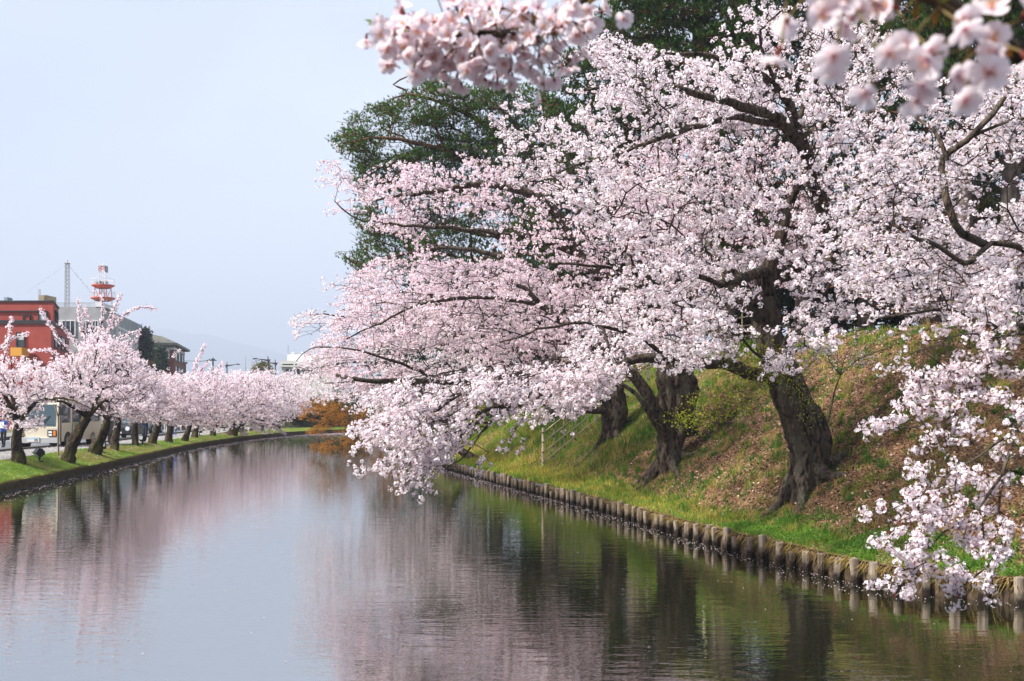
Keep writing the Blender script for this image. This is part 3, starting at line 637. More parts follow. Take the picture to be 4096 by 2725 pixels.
print('T1', T1.n, sum(map(len, T1.cl)))

def roots(T, b, r, n, reach, a0=0.):
    for k in range(n):
        a = a0 + 6.283 * k / n + rng.uniform(-.3, .3); L = reach * rng.uniform(.7, 1.2); c, s_ = math.cos(a), math.sin(a); P = []
        for t, up in ((.25, .55), (.6, .22), (.9, .07), (1.25, -.02), (1.6, -.12)):
            x, y = b[0] + c * r * .5 + c * L * (t - .25), b[1] + s_ * r * .5 + s_ * L * (t - .25); P.append(np.array([x, y, float(zR(x, y)) + up * r * 1.6]))
        T.limb(P, r * .42, r * .07, name='root', n=9, rough=.25, step=.08, att=False, attach=False)
roots(T1, b1, .42, 6, .75)
# ---- second cherry: very thick furrowed trunk with several stems
b2 = hitR(2672, 1868); D2 = b2[1]
T2 = Tree('cherry_tree', 'cherry tree with very thick furrowed trunk and slanting side stems beside the big leaning one', 'tree', b2, group='cherry trees on the embankment')
u = lambda x, y, d=0: U(x, y, D2 + d)
T2.trunk([b2 - np.array([0, 0, .35]), u(2672, 1820), u(2682, 1750), u(2700, 1680), u(2706, 1600), u(2700, 1520), u(2690, 1450)], [.36, .31, .33, .38, .46, .50, .42], n=60, rough=.26, flute=.10, step=.06)
T2.limb([u(2765, 1745, .4), u(2757, 1680, .4), u(2748, 1600, .4), u(2740, 1480, .4)], .24, .2, n=14)
T2.limb([u(2668, 1745, -.15), u(2625, 1650, -.35), u(2580, 1570, -.5), u(2530, 1500, -.6), u(2440, 1420, -.8), u(2300, 1330, -1.2), u(2206, 1243, -1.4), u(2100, 1160, -1.6), u(1980, 1100, -1.8)], .21, .03, n=13)
T2.limb([u(2660, 1760, -.3), u(2618, 1690, -.5), u(2560, 1610, -.7), u(2480, 1530, -.9), u(2380, 1480, -1.3), u(2200, 1440, -1.8)], .085, .02)
T2.limb([u(2695, 1480), u(2600, 1330, -.2), u(2480, 1180, -.4), u(2400, 1100, -.5), u(2302, 1017, -.7), u(2260, 920, -.8), u(2210, 850, -1), u(2120, 780, -1.3), u(1950, 730, -1.6), u(1750, 760, -2), u(1500, 800, -2.4)], .26, .025, n=11)
T2.limb([u(2302, 1017, -.7), u(2150, 950, -1.2), u(1950, 930, -1.8), u(1700, 900, -2.4), u(1450, 880, -2.8), u(1340, 800, -3)], .09, .015)
T2.limb([u(2206, 1243, -1.4), u(2050, 1200, -1.8), u(1800, 1190, -2.4), u(1600, 1250, -3.0), u(1450, 1330, -3.4), u(1380, 1350, -3.5)], .07, .015)
T2.limb([u(2700, 1460), u(2760, 1300, .5), u(2780, 1120, .8), u(2700, 950, .6), u(2600, 820, .2)], .2, .03)
T2.limb([u(2260, 920, -.8), u(2350, 780, -.5), u(2380, 700, -.4)], .07, .02)
roots(T2, b2, .38, 6, .8, .4)
# third cherry, behind the bamboo fence's upper end
b3 = hitR(2452, 1745); D3 = b3[1]
T3 = Tree('cherry_tree', 'cherry tree with dark trunk standing at the top end of the bamboo fence', 'tree', b3, group='cherry trees on the embankment')
u = lambda x, y, d=0: U(x, y, D3 + d)
T3.trunk([b3 - np.array([0, 0, .3]), u(2456, 1700), u(2462, 1650), u(2450, 1590), u(2440, 1520), u(2430, 1450)], [.36, .36, .42, .42, .34, .28], n=32, rough=.26, flute=.07, step=.1)
T3.limb([u(2440, 1620, -.2), u(2400, 1590, -.3), u(2372, 1560, -.4), u(2330, 1490, -.6), u(2250, 1420, -1)], .13, .04)
T3.limb([u(2430, 1460), u(2300, 1440, -.4), u(2100, 1480, -1.4), u(1930, 1520, -2.2), u(1763, 1532, -3.0), u(1620, 1522, -3.6), u(1458, 1521, -4.2), u(1340, 1500, -4.4)], .22, .05, n=11)
T3.limb([u(2420, 1640, -.2), u(2340, 1645, -.9), u(2276, 1636, -1.6), u(2210, 1615, -2.2), u(2145, 1615, -2.8), u(2024, 1636, -3.4), u(1928, 1672, -3.8), u(1880, 1750, -4)], .13, .02)
T3.limb([u(2430, 1450), u(2250, 1320, -.3), u(2058, 1382, -1.2), u(1971, 1252, -1.6), u(1850, 1130, -2)], .15, .03)
T3.limb([u(2430, 1450), u(2300, 1250, .4), u(2100, 1080, .6), u(1900, 1000, .3), u(1650, 1010, 0), u(1480, 1060, -.4)], .18, .025)
T3.limb([u(1971, 1252, -1.6), u(1800, 1200, -2), u(1600, 1170, -2.6), u(1400, 1220, -3), u(1350, 1250, -3)], .06, .012)
T3.limb([u(1763, 1532, -3), u(1600, 1450, -3.6), u(1400, 1400, -4.2), u(1250, 1400, -4.6), u(1190, 1440, -4.8)], .06, .012)
roots(T3, b3, .38, 5, .7, .9)
POLY_D2 = [(1300, 640), (1330, 640), (1430, 690), (1600, 650), (1760, 650), (1900, 600), (2050, 690), (2300, 640), (2600, 700), (2760, 900), (2850, 1200), (2800, 1420), (2550, 1430), (2300, 1440), (1950, 1350), (1600, 1380), (1420, 1320), (1340, 1140), (1480, 1040), (1700, 990), (1500, 930), (1420, 870), (1330, 820), (1420, 790), (1330, 730)]
POLY_D3 = [(1350, 1140), (1500, 1030), (1650, 980), (1800, 1000), (2000, 1050), (2300, 1150), (2450, 1330), (2420, 1440), (2250, 1500), (2050, 1480), (1700, 1520), (1500, 1570), (1350, 1530), (1240, 1490), (1190, 1430), (1260, 1390), (1320, 1290), (1370, 1200)]
SH2 = [([(2302, 1017, D2 - .7), (2224, 861, D2 - 1)], 26), ([(2206, 1243, D2 - 1.4), (2060, 1140, D2 - 1.7)], 26), ([(2500, 1480, D2 - .8), (2700, 1480, D2)], 60), ([(2690, 1600, D2), (2690, 1480, D2)], 100)]
SH3 = [([(1763, 1532, D3 - 3), (1620, 1522, D3 - 3.6), (1520, 1521, D3 - 4)], 26), ([(2058, 1382, D3 - 1.2), (1971, 1252, D3 - 1.6)], 24), ([(2276, 1636, D3 - 1.6), (2024, 1636, D3 - 3.4)], 30)]
fill(T2, POLY_D2, 760, D2 - 4.2, D2 + 1.8, U(2750, 1250, D2), (.7, 1.4), .55, .12, bias=(-.25, 0, .02), shows=SH2, spacing=.125, holes=[(1900, 930, 180, 50, .8), (2400, 760, 90, 60, .5), (1800, 1010, 220, 50, .85), (2600, 1000, 120, 80, .45), (2100, 1010, 100, 40, .6), (1500, 960, 120, 40, .8)])
fill(T3, POLY_D3, 640, D3 - 5.0, D3 + 1.5, U(2600, 1330, D3), (.7, 1.4), .55, .16, bias=(-.3, 0, -.05), shows=SH3, spacing=.132, holes=[(1850, 1440, 160, 30, .5), (2100, 1290, 60, 60, .4), (1650, 1330, 60, 50, .5), (1750, 1020, 180, 30, .7)])
for x, y in ((1300, 650), (1330, 690), (1305, 730), (1340, 800), (1350, 1140), (1380, 1110), (1420, 1330)):
    P = U(x, y, D2 - 2.6); d = norm(np.array([-1, 0, rng.uniform(-.1, .5)])); T2.spray(P - d * .4, d, .6, .1, .16, 2)
kd2 = lambda C: (lambda p: in_poly(p[0] + rng.normal(0, 14, len(C)), p[1] + rng.normal(0, 14, len(C)), POLY_D2) | (p[0] < 1360))(proj(C))
kd3 = lambda C: (lambda p: in_poly(p[0] + rng.normal(0, 14, len(C)), p[1] + rng.normal(0, 14, len(C)), POLY_D3))(proj(C))
T2.twig_mesh(minr=.0034); T2.blossoms(lambda C: kd2(C) & clumpy(C, .36, seed=8), 8, .046, .0235, .50, leafy=.5, tvar=.3)
T3.twig_mesh(minr=.0034); T3.blossoms(lambda C: kd3(C) & clumpy(C, .36, seed=9), 8, .046, .0245, .52, leafy=.45, tvar=.3)
print('T2', T2.n, sum(map(len, T2.cl)), 'T3', T3.n, sum(map(len, T3.cl)))

# ---- low cherry leaning out over the water from the foot of the bank
b4 = hitR(1915, 1836); D4 = b4[1]
T4 = Tree('cherry_tree', 'small cherry leaning low over the water beside the log piles', 'tree', b4, group='cherry trees on the embankment')
u = lambda x, y, d=0: U(x, y, D4 + d)
T4.trunk([b4 - np.array([-.2, 0, .2]), u(1880, 1828), u(1840, 1800), u(1805, 1760, -.2), u(1790, 1700, -.3)], [.22, .2, .17, .15, .10], n=12)
T4.limb([u(1800, 1750, -.2), u(1720, 1700, -.6), u(1620, 1690, -1), u(1520, 1720, -1.4)], .07, .012); T4.limb([u(1790, 1700, -.3), u(1760, 1620, -.6), u(1650, 1560, -1), u(1500, 1550, -1.4), u(1350, 1600, -1.8)], .08, .012); T4.limb([u(1790, 1700, -.3), u(1800, 1620, 0), u(1780, 1560, .3)], .06, .015)
POLY_4 = [(1400, 1570), (1500, 1500), (1800, 1520), (1870, 1600), (1850, 1700), (1700, 1780), (1560, 1790), (1470, 1740), (1420, 1660), (1400, 1620)]
fill(T4, POLY_4, 130, D4 - 4, D4 + .6, u(1900, 1650), (.7, 1.2), .5, .3, bias=(-.3, 0, -.15), spacing=.13, twigs=2, holes=[(1360, 1620, 150, 90, .9), (1440, 1740, 130, 60, .85)])
T4.twig_mesh(minr=.004); T4.blossoms(lambda C: (lambda p: in_poly(p[0], p[1], POLY_4))(proj(C)), 6, .06, .027, .25, leafy=.4, kk=4)

# ---- cherries farther along the embankment, partly hidden
def back_cherry(b, poly, n, label, limbs, dd=(-4, 2), tint=.3, lean=-.4):
    D = b[1]; T = Tree('cherry_tree', label, 'tree', b, group='cherry trees on the embankment'); u = lambda x, y, d=0: U(x, y, D + d)
    top = b + np.array([lean, 0, 1.9]); T.trunk([b - np.array([0, 0, .25]), b + np.array([lean * .3, 0, .8]), top], [.36, .30, .24], n=14)
    for l in limbs: T.limb([top] + [u(*q) for q in l], .14, .02, n=7)
    fill(T, poly, n, D + dd[0], D + dd[1], top, (.8, 1.5), .5, .18, bias=(-.2, 0, 0), spacing=.16, twigs=2)
    T.twig_mesh(scale=1.2, minr=.0045); T.blossoms(lambda C: (lambda p: in_poly(p[0], p[1], poly))(proj(C)), 5, .07, .036, tint, leafy=.4, kk=4); return T
back_cherry(hitR(2215, 1680), [(1160, 1290), (1200, 1240), (1290, 1240), (1370, 1270), (1450, 1180), (1700, 1150), (2100, 1150), (2100, 1500), (1700, 1620), (1300, 1600), (1190, 1500), (1210, 1400), (1330, 1330), (1250, 1290), (1200, 1330), (1180, 1370)], 300, 'grey pink cherry partly hidden behind the others, its arching tip against the sky',
            [[(2000, 1450, -.5), (1700, 1350, -1.5), (1400, 1270, -2.5), (1250, 1250, -3)], [(2000, 1350), (1800, 1200, -.5), (1600, 1140, -1)], [(1900, 1550, -1), (1600, 1530, -2), (1300, 1530, -3)]], (-4.5, 1), .25)
back_cherry(hitR(2010, 1660), [(1180, 1420), (1300, 1360), (1500, 1330), (1900, 1350), (1950, 1560), (1700, 1620), (1350, 1640), (1230, 1600), (1160, 1520)], 190, 'pale cherry low behind the orange leaved maple', [[(1800, 1500, -1), (1500, 1450, -2), (1250, 1470, -3)], [(1700, 1570, -1.5), (1400, 1570, -3)]], (-4, 2), .15)
back_cherry(np.array([7.4, 34.5, zR(7.4, 34.5)]), [(2400, 760), (2600, 560), (2900, 480), (3200, 560), (3300, 700), (3350, 900), (3200, 1150), (2800, 1150), (2500, 1000)], 330, 'pinker cherry on top of the embankment seen through the big cherry', [[(2800, 1000), (2600, 800, .5)], [(2950, 900), (3000, 650)], [(3050, 1000), (3250, 800, .5)]], (-1.5, 3), .95, .1)
back_cherry(np.array([13.2, 31.5, zR(13.2, 31.5)]), [(3350, 900), (3500, 800), (3800, 850), (4096, 950), (4096, 1240), (3600, 1260), (3350, 1180)], 200, 'cherry on the embankment top at the right of the picture', [[(3600, 1100), (3450, 1000)], [(3850, 1050), (4000, 1000)]], (-2, 2), .35, .1)
# ---- near cherry whose boughs come in from the right
bn = np.array([10.6, 15.4, 0]); bn[2] = zR(bn[0], bn[1])
TN = Tree('cherry_tree', 'near cherry reaching in from the right edge with hanging white sprays over the bank', 'tree', bn, group='cherry trees on the embankment')
TN.trunk([bn - np.array([0, 0, .3]), bn + np.array([-.2, -.3, 1.2]), bn + np.array([-.7, -.8, 2.6]), bn + np.array([-1.2, -1.6, 4.0])], [.42, .36, .3, .24], n=18)
tp = bn + np.array([-1.2, -1.6, 4.0]); tm = bn + np.array([-.7, -.8, 2.6])
def un(x, y, d): return U(x, y, d)
for pts, r0, r1 in (
    ([tp, un(4300, 1080, 11.5), un(4096, 1010, 11.0), un(3950, 985, 10.8), un(3860, 1060, 10.6), un(3700, 960, 10.4), un(3560, 900, 10.2)], .14, .02),
    ([un(3950, 985, 10.8), un(3800, 900, 10.6), un(3790, 720, 10.5), un(3770, 620, 10.6), un(3860, 560, 10.4), un(3960, 460, 10.3), un(4040, 350, 10.2), un(4110, 280, 10.2)], .075, .03),
    ([un(3790, 640, 10.5), un(3740, 520, 10.6), un(3640, 450, 10.8)], .04, .015),
    ([un(3860, 560, 10.4), un(3990, 500, 10.3), un(4140, 460, 10.2)], .035, .015),
    ([tm, un(4250, 1330, 11.2), un(4096, 1290, 10.8), un(3950, 1300, 10.5), un(3800, 1240, 10.3), un(3650, 1260, 10.2), un(3500, 1290, 10.1)], .13, .015),
    ([tm, un(4220, 1330, 11.0), un(4000, 1350, 10.3), un(3945, 1450, 10.0), un(3900, 1540, 9.9), un(3840, 1620, 9.8), un(3760, 1700, 9.7), un(3620, 1715, 9.6)], .06, .01),
    ([tm, un(4300, 1560, 10.8), un(4180, 1650, 10.0), un(4060, 1700, 9.6), un(3930, 1800, 9.3), un(3800, 1900, 9.1), un(3650, 2020, 9.0), un(3530, 2080, 9.0)], .06, .008),
    ([un(4060, 1700, 9.6), un(4020, 1850, 9.3), un(3930, 2020, 9.1), un(3800, 2130, 9.0), un(3680, 2240, 8.9), un(3640, 2330, 8.9)], .03, .006),
    ([un(4020, 1850, 9.3), un(4010, 2050, 9.2), un(4030, 2180, 9.1), un(3960, 2280, 9.1), un(3880, 2340, 9.0)], .025, .006),
    ([un(3900, 1540, 9.9), un(3760, 1470, 9.7), un(3650, 1380, 9.6)], .02, .006),
    ([un(4000, 1350, 10.3), un(3880, 1340, 10.0), un(3780, 1360, 9.9), un(3700, 1400, 9.8)], .02, .006)):
    TN.limb(pts, r0 * .62, r1 * .8, n=8, step=.15)
def strand(pts, D, n, L=.25, spacing=.088, side=.10, droop=.25, tw=2):
    """short flowering spurs strung along a visible hanging spray"""
    path = catmull([un(x, y, D) for x, y in pts], .05); k = len(path)
    for t in np.linspace(.02, .98, max(2, int(n * .72))):
        i = min(k - 2, int(t * (k - 1))); d = norm(path[i + 1] - path[i]); P = path[i] + rng.normal(0, side * .6, 3)
        TN.spray(P, norm(d * .8 + rng.normal(0, .6, 3) + np.array([0, 0, .1])), L * rng.uniform(.5, 1.2), droop, spacing, tw)
for a in (([(4096, 1290), (3900, 1320), (3780, 1350), (3660, 1400)], 10.0, 16), ([(3960, 1390), (3840, 1440), (3740, 1520)], 10.0, 10), ([(3700, 1490), (3660, 1500), (3640, 1490)], 9.9, 3),
          ([(3800, 1380), (3770, 1480), (3750, 1560)], 9.9, 9), ([(4096, 1380), (3980, 1400), (3930, 1440)], 9.8, 6), ([(3800, 1520), (3720, 1505), (3640, 1500)], 9.8, 7), ([(4096, 1530), (3990, 1540), (3880, 1540), (3830, 1530)], 9.8, 8), ([(4060, 1420), (3990, 1450), (3960, 1460)], 9.7, 4),
          ([(3860, 1600), (3780, 1590), (3740, 1540)], 9.8, 6), ([(3810, 1620), (3740, 1640), (3660, 1640)], 9.7, 7), ([(3900, 1630), (3880, 1660), (3870, 1690)], 9.7, 5), ([(4080, 1600), (3960, 1620), (3900, 1570)], 9.6, 8),
          ([(3720, 1690), (3650, 1700), (3560, 1730), (3490, 1705)], 9.6, 11), ([(3760, 1660), (3740, 1700), (3770, 1730)], 9.6, 4), ([(4000, 1700), (3920, 1740), (3850, 1720)], 9.5, 6), ([(4096, 1640), (4030, 1650)], 9.5, 3),
          ([(4096, 1790), (4000, 1830), (3930, 1850)], 9.3, 7), ([(3920, 1860), (3800, 1890), (3700, 1910)], 9.2, 9), ([(3850, 1920), (3760, 1960), (3680, 2000), (3590, 2010)], 9.1, 10), ([(3700, 2020), (3600, 2060), (3510, 2055)], 9.0, 7), ([(3880, 2000), (3800, 2050), (3700, 2100)], 9.0, 9),
          ([(4096, 1950), (4030, 1970), (3960, 1990)], 9.1, 6), ([(4040, 2050), (3990, 2060), (4010, 2110)], 9.1, 5), ([(3960, 2080), (3900, 2150), (3940, 2200)], 9.0, 7), ([(3790, 2090), (3720, 2150), (3640, 2180)], 9.0, 7), ([(3560, 2190), (3530, 2220), (3540, 2260)], 8.9, 4),
          ([(3690, 2210), (3640, 2260), (3630, 2310)], 8.9, 7), ([(3820, 2180), (3790, 2240), (3780, 2300)], 8.9, 6), ([(3520, 2290), (3545, 2320), (3530, 2340)], 8.9, 3), ([(3980, 2190), (3930, 2230), (3880, 2260), (3900, 2330)], 9.0, 8), ([(4040, 2140), (4010, 2200), (3990, 2250)], 9.0, 5), ([(3850, 2330), (3860, 2355)], 9.0, 2), ([(4080, 1900), (4050, 1920)], 9.2, 2)):
    strand(*a)
pr = [(3330, 760), (3500, 560), (3700, 430), (3900, 330), (4120, 300), (4120, 640), (3960, 680), (3850, 720), (3700, 760), (3600, 1000), (3800, 1000), (4120, 880), (4120, 1260), (3800, 1260), (3500, 1290), (3480, 1230), (3400, 1000)]
fill(TN, pr, 95, 9.6, 11.8, un(4200, 950, 11), (.4, .75), .7, .12, spacing=.085, shows=[([(3790, 800, 10.5), (3770, 620, 10.6), (3860, 560, 10.4), (4040, 350, 10.2)], 26), ([(3860, 1060, 10.6), (3950, 985, 10.8), (4096, 1010, 11)], 20)], holes=[(3680, 880, 70, 90, .8), (3900, 800, 90, 60, .5), (3850, 1120, 110, 50, .6)])
TN.twig_mesh(tip=.0024); TN.blossoms(lambda C: clumpy(C, .33, seed=5), 10, .043, .0178, .10, mode='star', leafy=1.2, heart=.8, tvar=.2)
print('TN', TN.n, sum(map(len, TN.cl)))

# ---- young cherry shoot beside the big trunk, with a few leaves and flowers
sp = hitR(3300, 1706); SD = sp[1]
TS = Tree('cherry_sapling', 'thin young cherry shoot beside the big leaning trunk, green leaves and few flowers', 'sapling', sp)
TS.limb([sp - np.array([0, 0, .1]), U(3322, 1640, SD), U(3340, 1560, SD - .05), U(3362, 1500, SD - .1), U(3375, 1440, SD - .1), U(3400, 1390, SD - .1)], .035, .01, name='trunk', n=7)
TS.limb([U(3362, 1500, SD - .1), U(3320, 1450, SD - .2), U(3300, 1400, SD - .3)], .02, .006); TS.limb([U(3362, 1500, SD - .1), U(3430, 1440, SD - .2), U(3540, 1400, SD - .4), U(3640, 1350, SD - .5)], .018, .005)
fill(TS, [(3260, 1420), (3300, 1340), (3460, 1330), (3560, 1370), (3480, 1450), (3400, 1480), (3300, 1470)], 18, SD - .7, SD + .3, U(3360, 1500, SD), (.25, .45), .8, .1, spacing=.12, twigs=1)
TS.twig_mesh(); TS.blossoms(None, 4, .04, .018, .05, leafy=.5)
TS.leaves('leaves', np.concatenate(TS.cl), 7, .07, .05, .022, ((.20, .26, .02), (.10, .16, .012)))

# ---- pines on the embankment
def pine(label, base, limbs, polys, n, trunk_pts, trunk_r, col0=(.035, .09, .018), col1=(.13, .23, .035), needle=.15, nw=.017, seed=0, pad=(.5, .9), per=9, holes=(), tm='pine_trunk', tufts=26, centre=None):
    T = Tree('pine_tree', label, 'tree', base, bark=tm, group='pines on the embankment', twig='pine_bark')
    T.trunk(trunk_pts, trunk_r, n=16, rough=.12, flute=.03, step=.3); T.att[:T.n] = True; T.bark = 'pine_bark'
    for l, r in limbs: T.limb(l, r, .03, n=8, step=.3)
    parts = []; sx = []; Dm = base[1]
    for poly, nn, d0, d1 in polys:
        q = sample_poly(poly, nn); D = Dm + rng.uniform(d0, d1, nn); keep = np.ones(nn, bool)
        for (hx, hy, rx, ry, pr_) in holes: keep &= ~((((q[:, 0] - hx) / rx) ** 2 + ((q[:, 1] - hy) / ry) ** 2 < 1) & (rng.uniform(size=nn) < pr_))
        P = np.stack([U(a, b, d) for (a, b), d in zip(q, D)])[keep]
        base_pts = T.P[:T.n][T.att[:T.n]]; dist = np.min(np.linalg.norm(P[:, None] - base_pts[None, ::max(1, len(base_pts) // 300)], axis=2), 1)
        for i in np.argsort(dist):
            c = P[i]; k = T.connect(c - np.array([0, 0, .12]), .3, .1); r = rng.uniform(*pad)
            m = tufts; off = rng.normal(0, 1, (m, 3)) * np.array([r * .42, r * .42, r * .16]); tpz = c + off
            for p in tpz[::6]: T.node(p - np.array([0, 0, .03]), k, .006, att=False)
            sx.append(tpz)
    S = np.concatenate(sx); px, py = proj(S); ok = np.zeros(len(S), bool)
    for poly, nn, d0, d1 in polys: ok |= in_poly(px + rng.normal(0, 12, len(S)), py + rng.normal(0, 12, len(S)), poly)
    S = S[ok]; n_ = len(S); kk = per
    ax = norm(rng.normal(0, .45, (n_, 3)) + np.array([-.1, -.15, .9])); axr = np.repeat(ax, kk, 0); d = norm(axr + rand_dirs(n_ * kk) * .95); C = np.repeat(S, kk, 0)
    Ln = needle * rng.uniform(.8, 1.2, n_ * kk); u_, v_ = frames(d); w = nw
    V = np.stack([C - u_ * w, C + u_ * w, C + d * Ln[:, None]], 1).reshape(-1, 3); F = np.arange(len(V)).reshape(-1, 3)
    g = np.clip(np.repeat(rng.uniform(0, 1, n_), kk) * .7 + rng.uniform(0, .3, n_ * kk), 0, 1)[:, None]; cc = np.array(col0) * (1 - g) + np.array(col1) * g
    brown = np.repeat(rng.uniform(size=n_) < .05, kk)[:, None]; cc = np.where(brown, np.array([.11, .06, .02]), cc)
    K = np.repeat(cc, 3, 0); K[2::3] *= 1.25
    T.twig_mesh(tip=.008, cap=.07, scale=1.1); link('crown', mesh_arrays('crown', V - T.base, F, MAT['needle'], K), T.o, kind='stuff'); print('pine', n_ * kk); return T
def gz(x, y): return np.array([x, y, float(zR(x, y)) - .3])
# the old red pine whose crown stands out against the sky
bp = gz(3.6, 47.0); u = lambda x, y, d=0: U(x, y, 47 + d)
pine('old pine with spreading crown standing out against the sky above the pink cherries', bp,
     [([u(2150, 620), u(1950, 500, -.5), u(1800, 420, -.8), u(1650, 380, -1), u(1560, 400, -1.2)], .2), ([u(2180, 760), u(1980, 680, -.6), u(1780, 600, -1.2), u(1600, 560, -1.6), u(1450, 560, -2), u(1360, 570, -2.2)], .2),
      ([u(2190, 900), u(2000, 830, -.5), u(1800, 750, -1), u(1620, 680, -1.4), u(1560, 760, -1.6), u(1540, 850, -1.6)], .17), ([u(1640, 430, -1), u(1620, 360, -1.1), u(1570, 340, -1.2), u(1640, 305, -1.2)], .06), ([u(2200, 1000), u(2000, 950, -.5), u(1700, 900, -1), u(1500, 900, -1.5)], .15),
      ([u(2210, 1150), u(1900, 1080), u(1600, 1050, -.6), u(1440, 1060, -1), u(1370, 1010, -1.2)], .13), ([u(2150, 600), u(2250, 480, .5), u(2400, 380, .8)], .15), ([u(1780, 600, -1.2), u(1740, 500, -1.3), u(1720, 420, -1.3)], .08), ([u(1560, 760, -1.6), u(1450, 800, -1.8)], .06)],
     [([(1310, 560), (1380, 520), (1400, 450), (1460, 430), (1560, 400), (1700, 330), (1700, 310), (1780, 310), (1830, 340), (2000, 330), (2150, 330), (2250, 420), (2300, 520), (2250, 650), (2000, 640), (1850, 640), (1700, 640), (1560, 640), (1540, 740), (1420, 730), (1400, 640), (1330, 590)], 460, -2.5, 2),
      ([(1440, 640), (1700, 600), (2000, 600), (2300, 600), (2300, 1000), (1900, 1000), (1560, 1120), (1430, 1110), (1400, 1060), (1350, 1030), (1340, 1005), (1400, 1020), (1440, 960), (1410, 880), (1420, 800), (1410, 700)], 560, -2, 2.5)],
     0, [bp, u(2225, 1400), u(2220, 1100), u(2190, 850), u(2160, 650), u(2080, 520), u(1980, 420)], [.42, .4, .36, .3, .24, .16, .08], holes=[(1500, 480, 60, 40, .8), (1640, 520, 80, 40, .8), (1560, 620, 70, 30, .5), (1480, 690, 50, 40, .4), (1500, 850, 60, 60, .5)], pad=(.6, 1.05), nw=.021, needle=.16)
# pines behind the crowns, up to the top of the picture
def tall_pine(label, x, y, polys, topz, lean=0., r=.36, n_limb=5, **k):
    b = gz(x, y); pts = [b, b + np.array([lean * .3, 0, topz * .35]), b + np.array([lean * .7, 0, topz * .7]), b + np.array([lean, 0, topz])]
    limbs = []
    for i in range(n_limb):
        t = .45 + .5 * i / n_limb; a = b + np.array([lean * t, 0, topz * t]); an = rng.uniform(0, 6.28); L = rng.uniform(1.8, 3.2); e = a + np.array([math.cos(an) * L, math.sin(an) * L, rng.uniform(-.2, .8)]); limbs.append(([a, (a + e) / 2 + np.array([0, 0, .3]), e], .10))
    return pine(label, b, limbs, polys, 0, pts, [r, r * .92, r * .7, r * .25], **k)
dk = dict(col0=(.016, .045, .010), col1=(.08, .15, .025), needle=.26, nw=.034, per=6, tufts=20)
tall_pine('dark pine rising behind the top of the big cherry', 8.4, 40.0, [([(2150, 330), (2300, 200), (2440, 0), (2400, -200), (2750, -300), (3100, -200), (3100, 250), (2900, 420), (2600, 600), (2300, 720), (2200, 560)], 660, -2.5, 3)], 16, -1.2, .4, 7, pad=(.7, 1.2), **dk)
tall_pine('pine with ragged crown at the top of the picture, behind the upper cherry boughs', 13.6, 38.5, [([(2950, -300), (3300, -400), (3750, -300), (3700, 250), (3500, 380), (3300, 520), (3050, 500), (2900, 250)], 520, -2, 3)], 15, .5, .34, 6, pad=(.7, 1.2), **dk)
tall_pine('pine with straight grey trunk behind the blossom near the right edge', 16.4, 33.0, [([(3650, -250), (4150, -250), (4250, 300), (3950, 420), (3650, 350)], 260, -2, 2)], 14, .2, .30, 5, pad=(.7, 1.2), **dk)
tall_pine('slender pine trunk close to the straight grey one', 15.2, 33.6, [([(3400, 100), (3900, 50), (3800, 420), (3500, 460)], 110, -1, 2)], 13, .1, .27, 4, pad=(.6, 1.), **dk)
tall_pine('pine with bright green low tufts at the right edge', 20.8, 36.0, [([(3850, 550), (4200, 480), (4200, 1000), (3980, 960), (3860, 800)], 150, -2, 1), ([(3900, -100), (4300, -100), (4300, 400), (4000, 450)], 140, -2, 2)], 14, -.3, .27, 4, pad=(.6, 1.), col0=(.03, .06, .014), col1=(.09, .15, .03))
tall_pine('reddish pine trunk in the middle of the blossom', 10.6, 36.5, [([(2700, 650), (3150, 500), (3350, 650), (3300, 1000), (2900, 1050), (2650, 950)], 260, 0, 4), ([(2500, 200), (3000, 100), (3100, 500), (2600, 650)], 160, 0, 3)], 13, .3, .30, 5, pad=(.7, 1.1), **dk)
tall_pine('dark pine deep behind the middle of the cherries', 5.2, 42.0, [([(2250, 600), (2700, 600), (2800, 1000), (2700, 1250), (2200, 1300), (2000, 1150), (2050, 900)], 330, 0, 4)], 12, -.4, .32, 5, pad=(.7, 1.2), **dk)
tall_pine('dark pine deep behind the lower cherry boughs', 2.0, 53.0, [([(1750, 1000), (2200, 1050), (2500, 1200), (2500, 1480), (2000, 1480), (1650, 1350)], 260, -1, 4)], 9, -.4, .32, 4, pad=(.8, 1.4), **dk)
tall_pine('dark pine deep behind the blossom at the upper right', 19.0, 42.0, [([(3300, 450), (3900, 400), (3950, 900), (3850, 1250), (3350, 1250), (3250, 800)], 330, 0, 5)], 12, .2, .3, 5, pad=(.8, 1.3), **dk)

# ---- orange leaved maple hanging over the far water
bm = hitR(1640, 1740); Dm = bm[1]
TM = Tree('maple_tree', 'maple with new orange leaves drooping over the water behind the white cherry', 'tree', bm, bark='bark_far')
u = lambda x, y, d=0: U(x, y, Dm + d)
TM.trunk([bm - np.array([0, 0, .2]), bm + np.array([-.3, 0, .7]), bm + np.array([-.8, -.1, 1.5])], [.2, .16, .11], n=10)
tpm = bm + np.array([-.8, -.1, 1.5])
for l in ([(1500, 1620), (1400, 1590, -.6), (1280, 1610, -1), (1210, 1640, -1.2)], [(1500, 1680, -.3), (1400, 1690, -.8), (1300, 1690, -1.2), (1230, 1690, -1.4)], [(1500, 1740, -.3), (1400, 1755, -.8), (1300, 1780, -1.2), (1250, 1770, -1.4)], [(1550, 1600), (1480, 1560), (1380, 1560)]): TM.limb([tpm] + [u(*q) for q in l], .06, .008, n=6)
POLY_M = [(1190, 1640), (1230, 1600), (1330, 1570), (1480, 1560), (1640, 1590), (1640, 1700), (1560, 1780), (1420, 1810), (1290, 1815), (1225, 1780), (1290, 1755), (1220, 1730), (1290, 1690), (1200, 1680)]
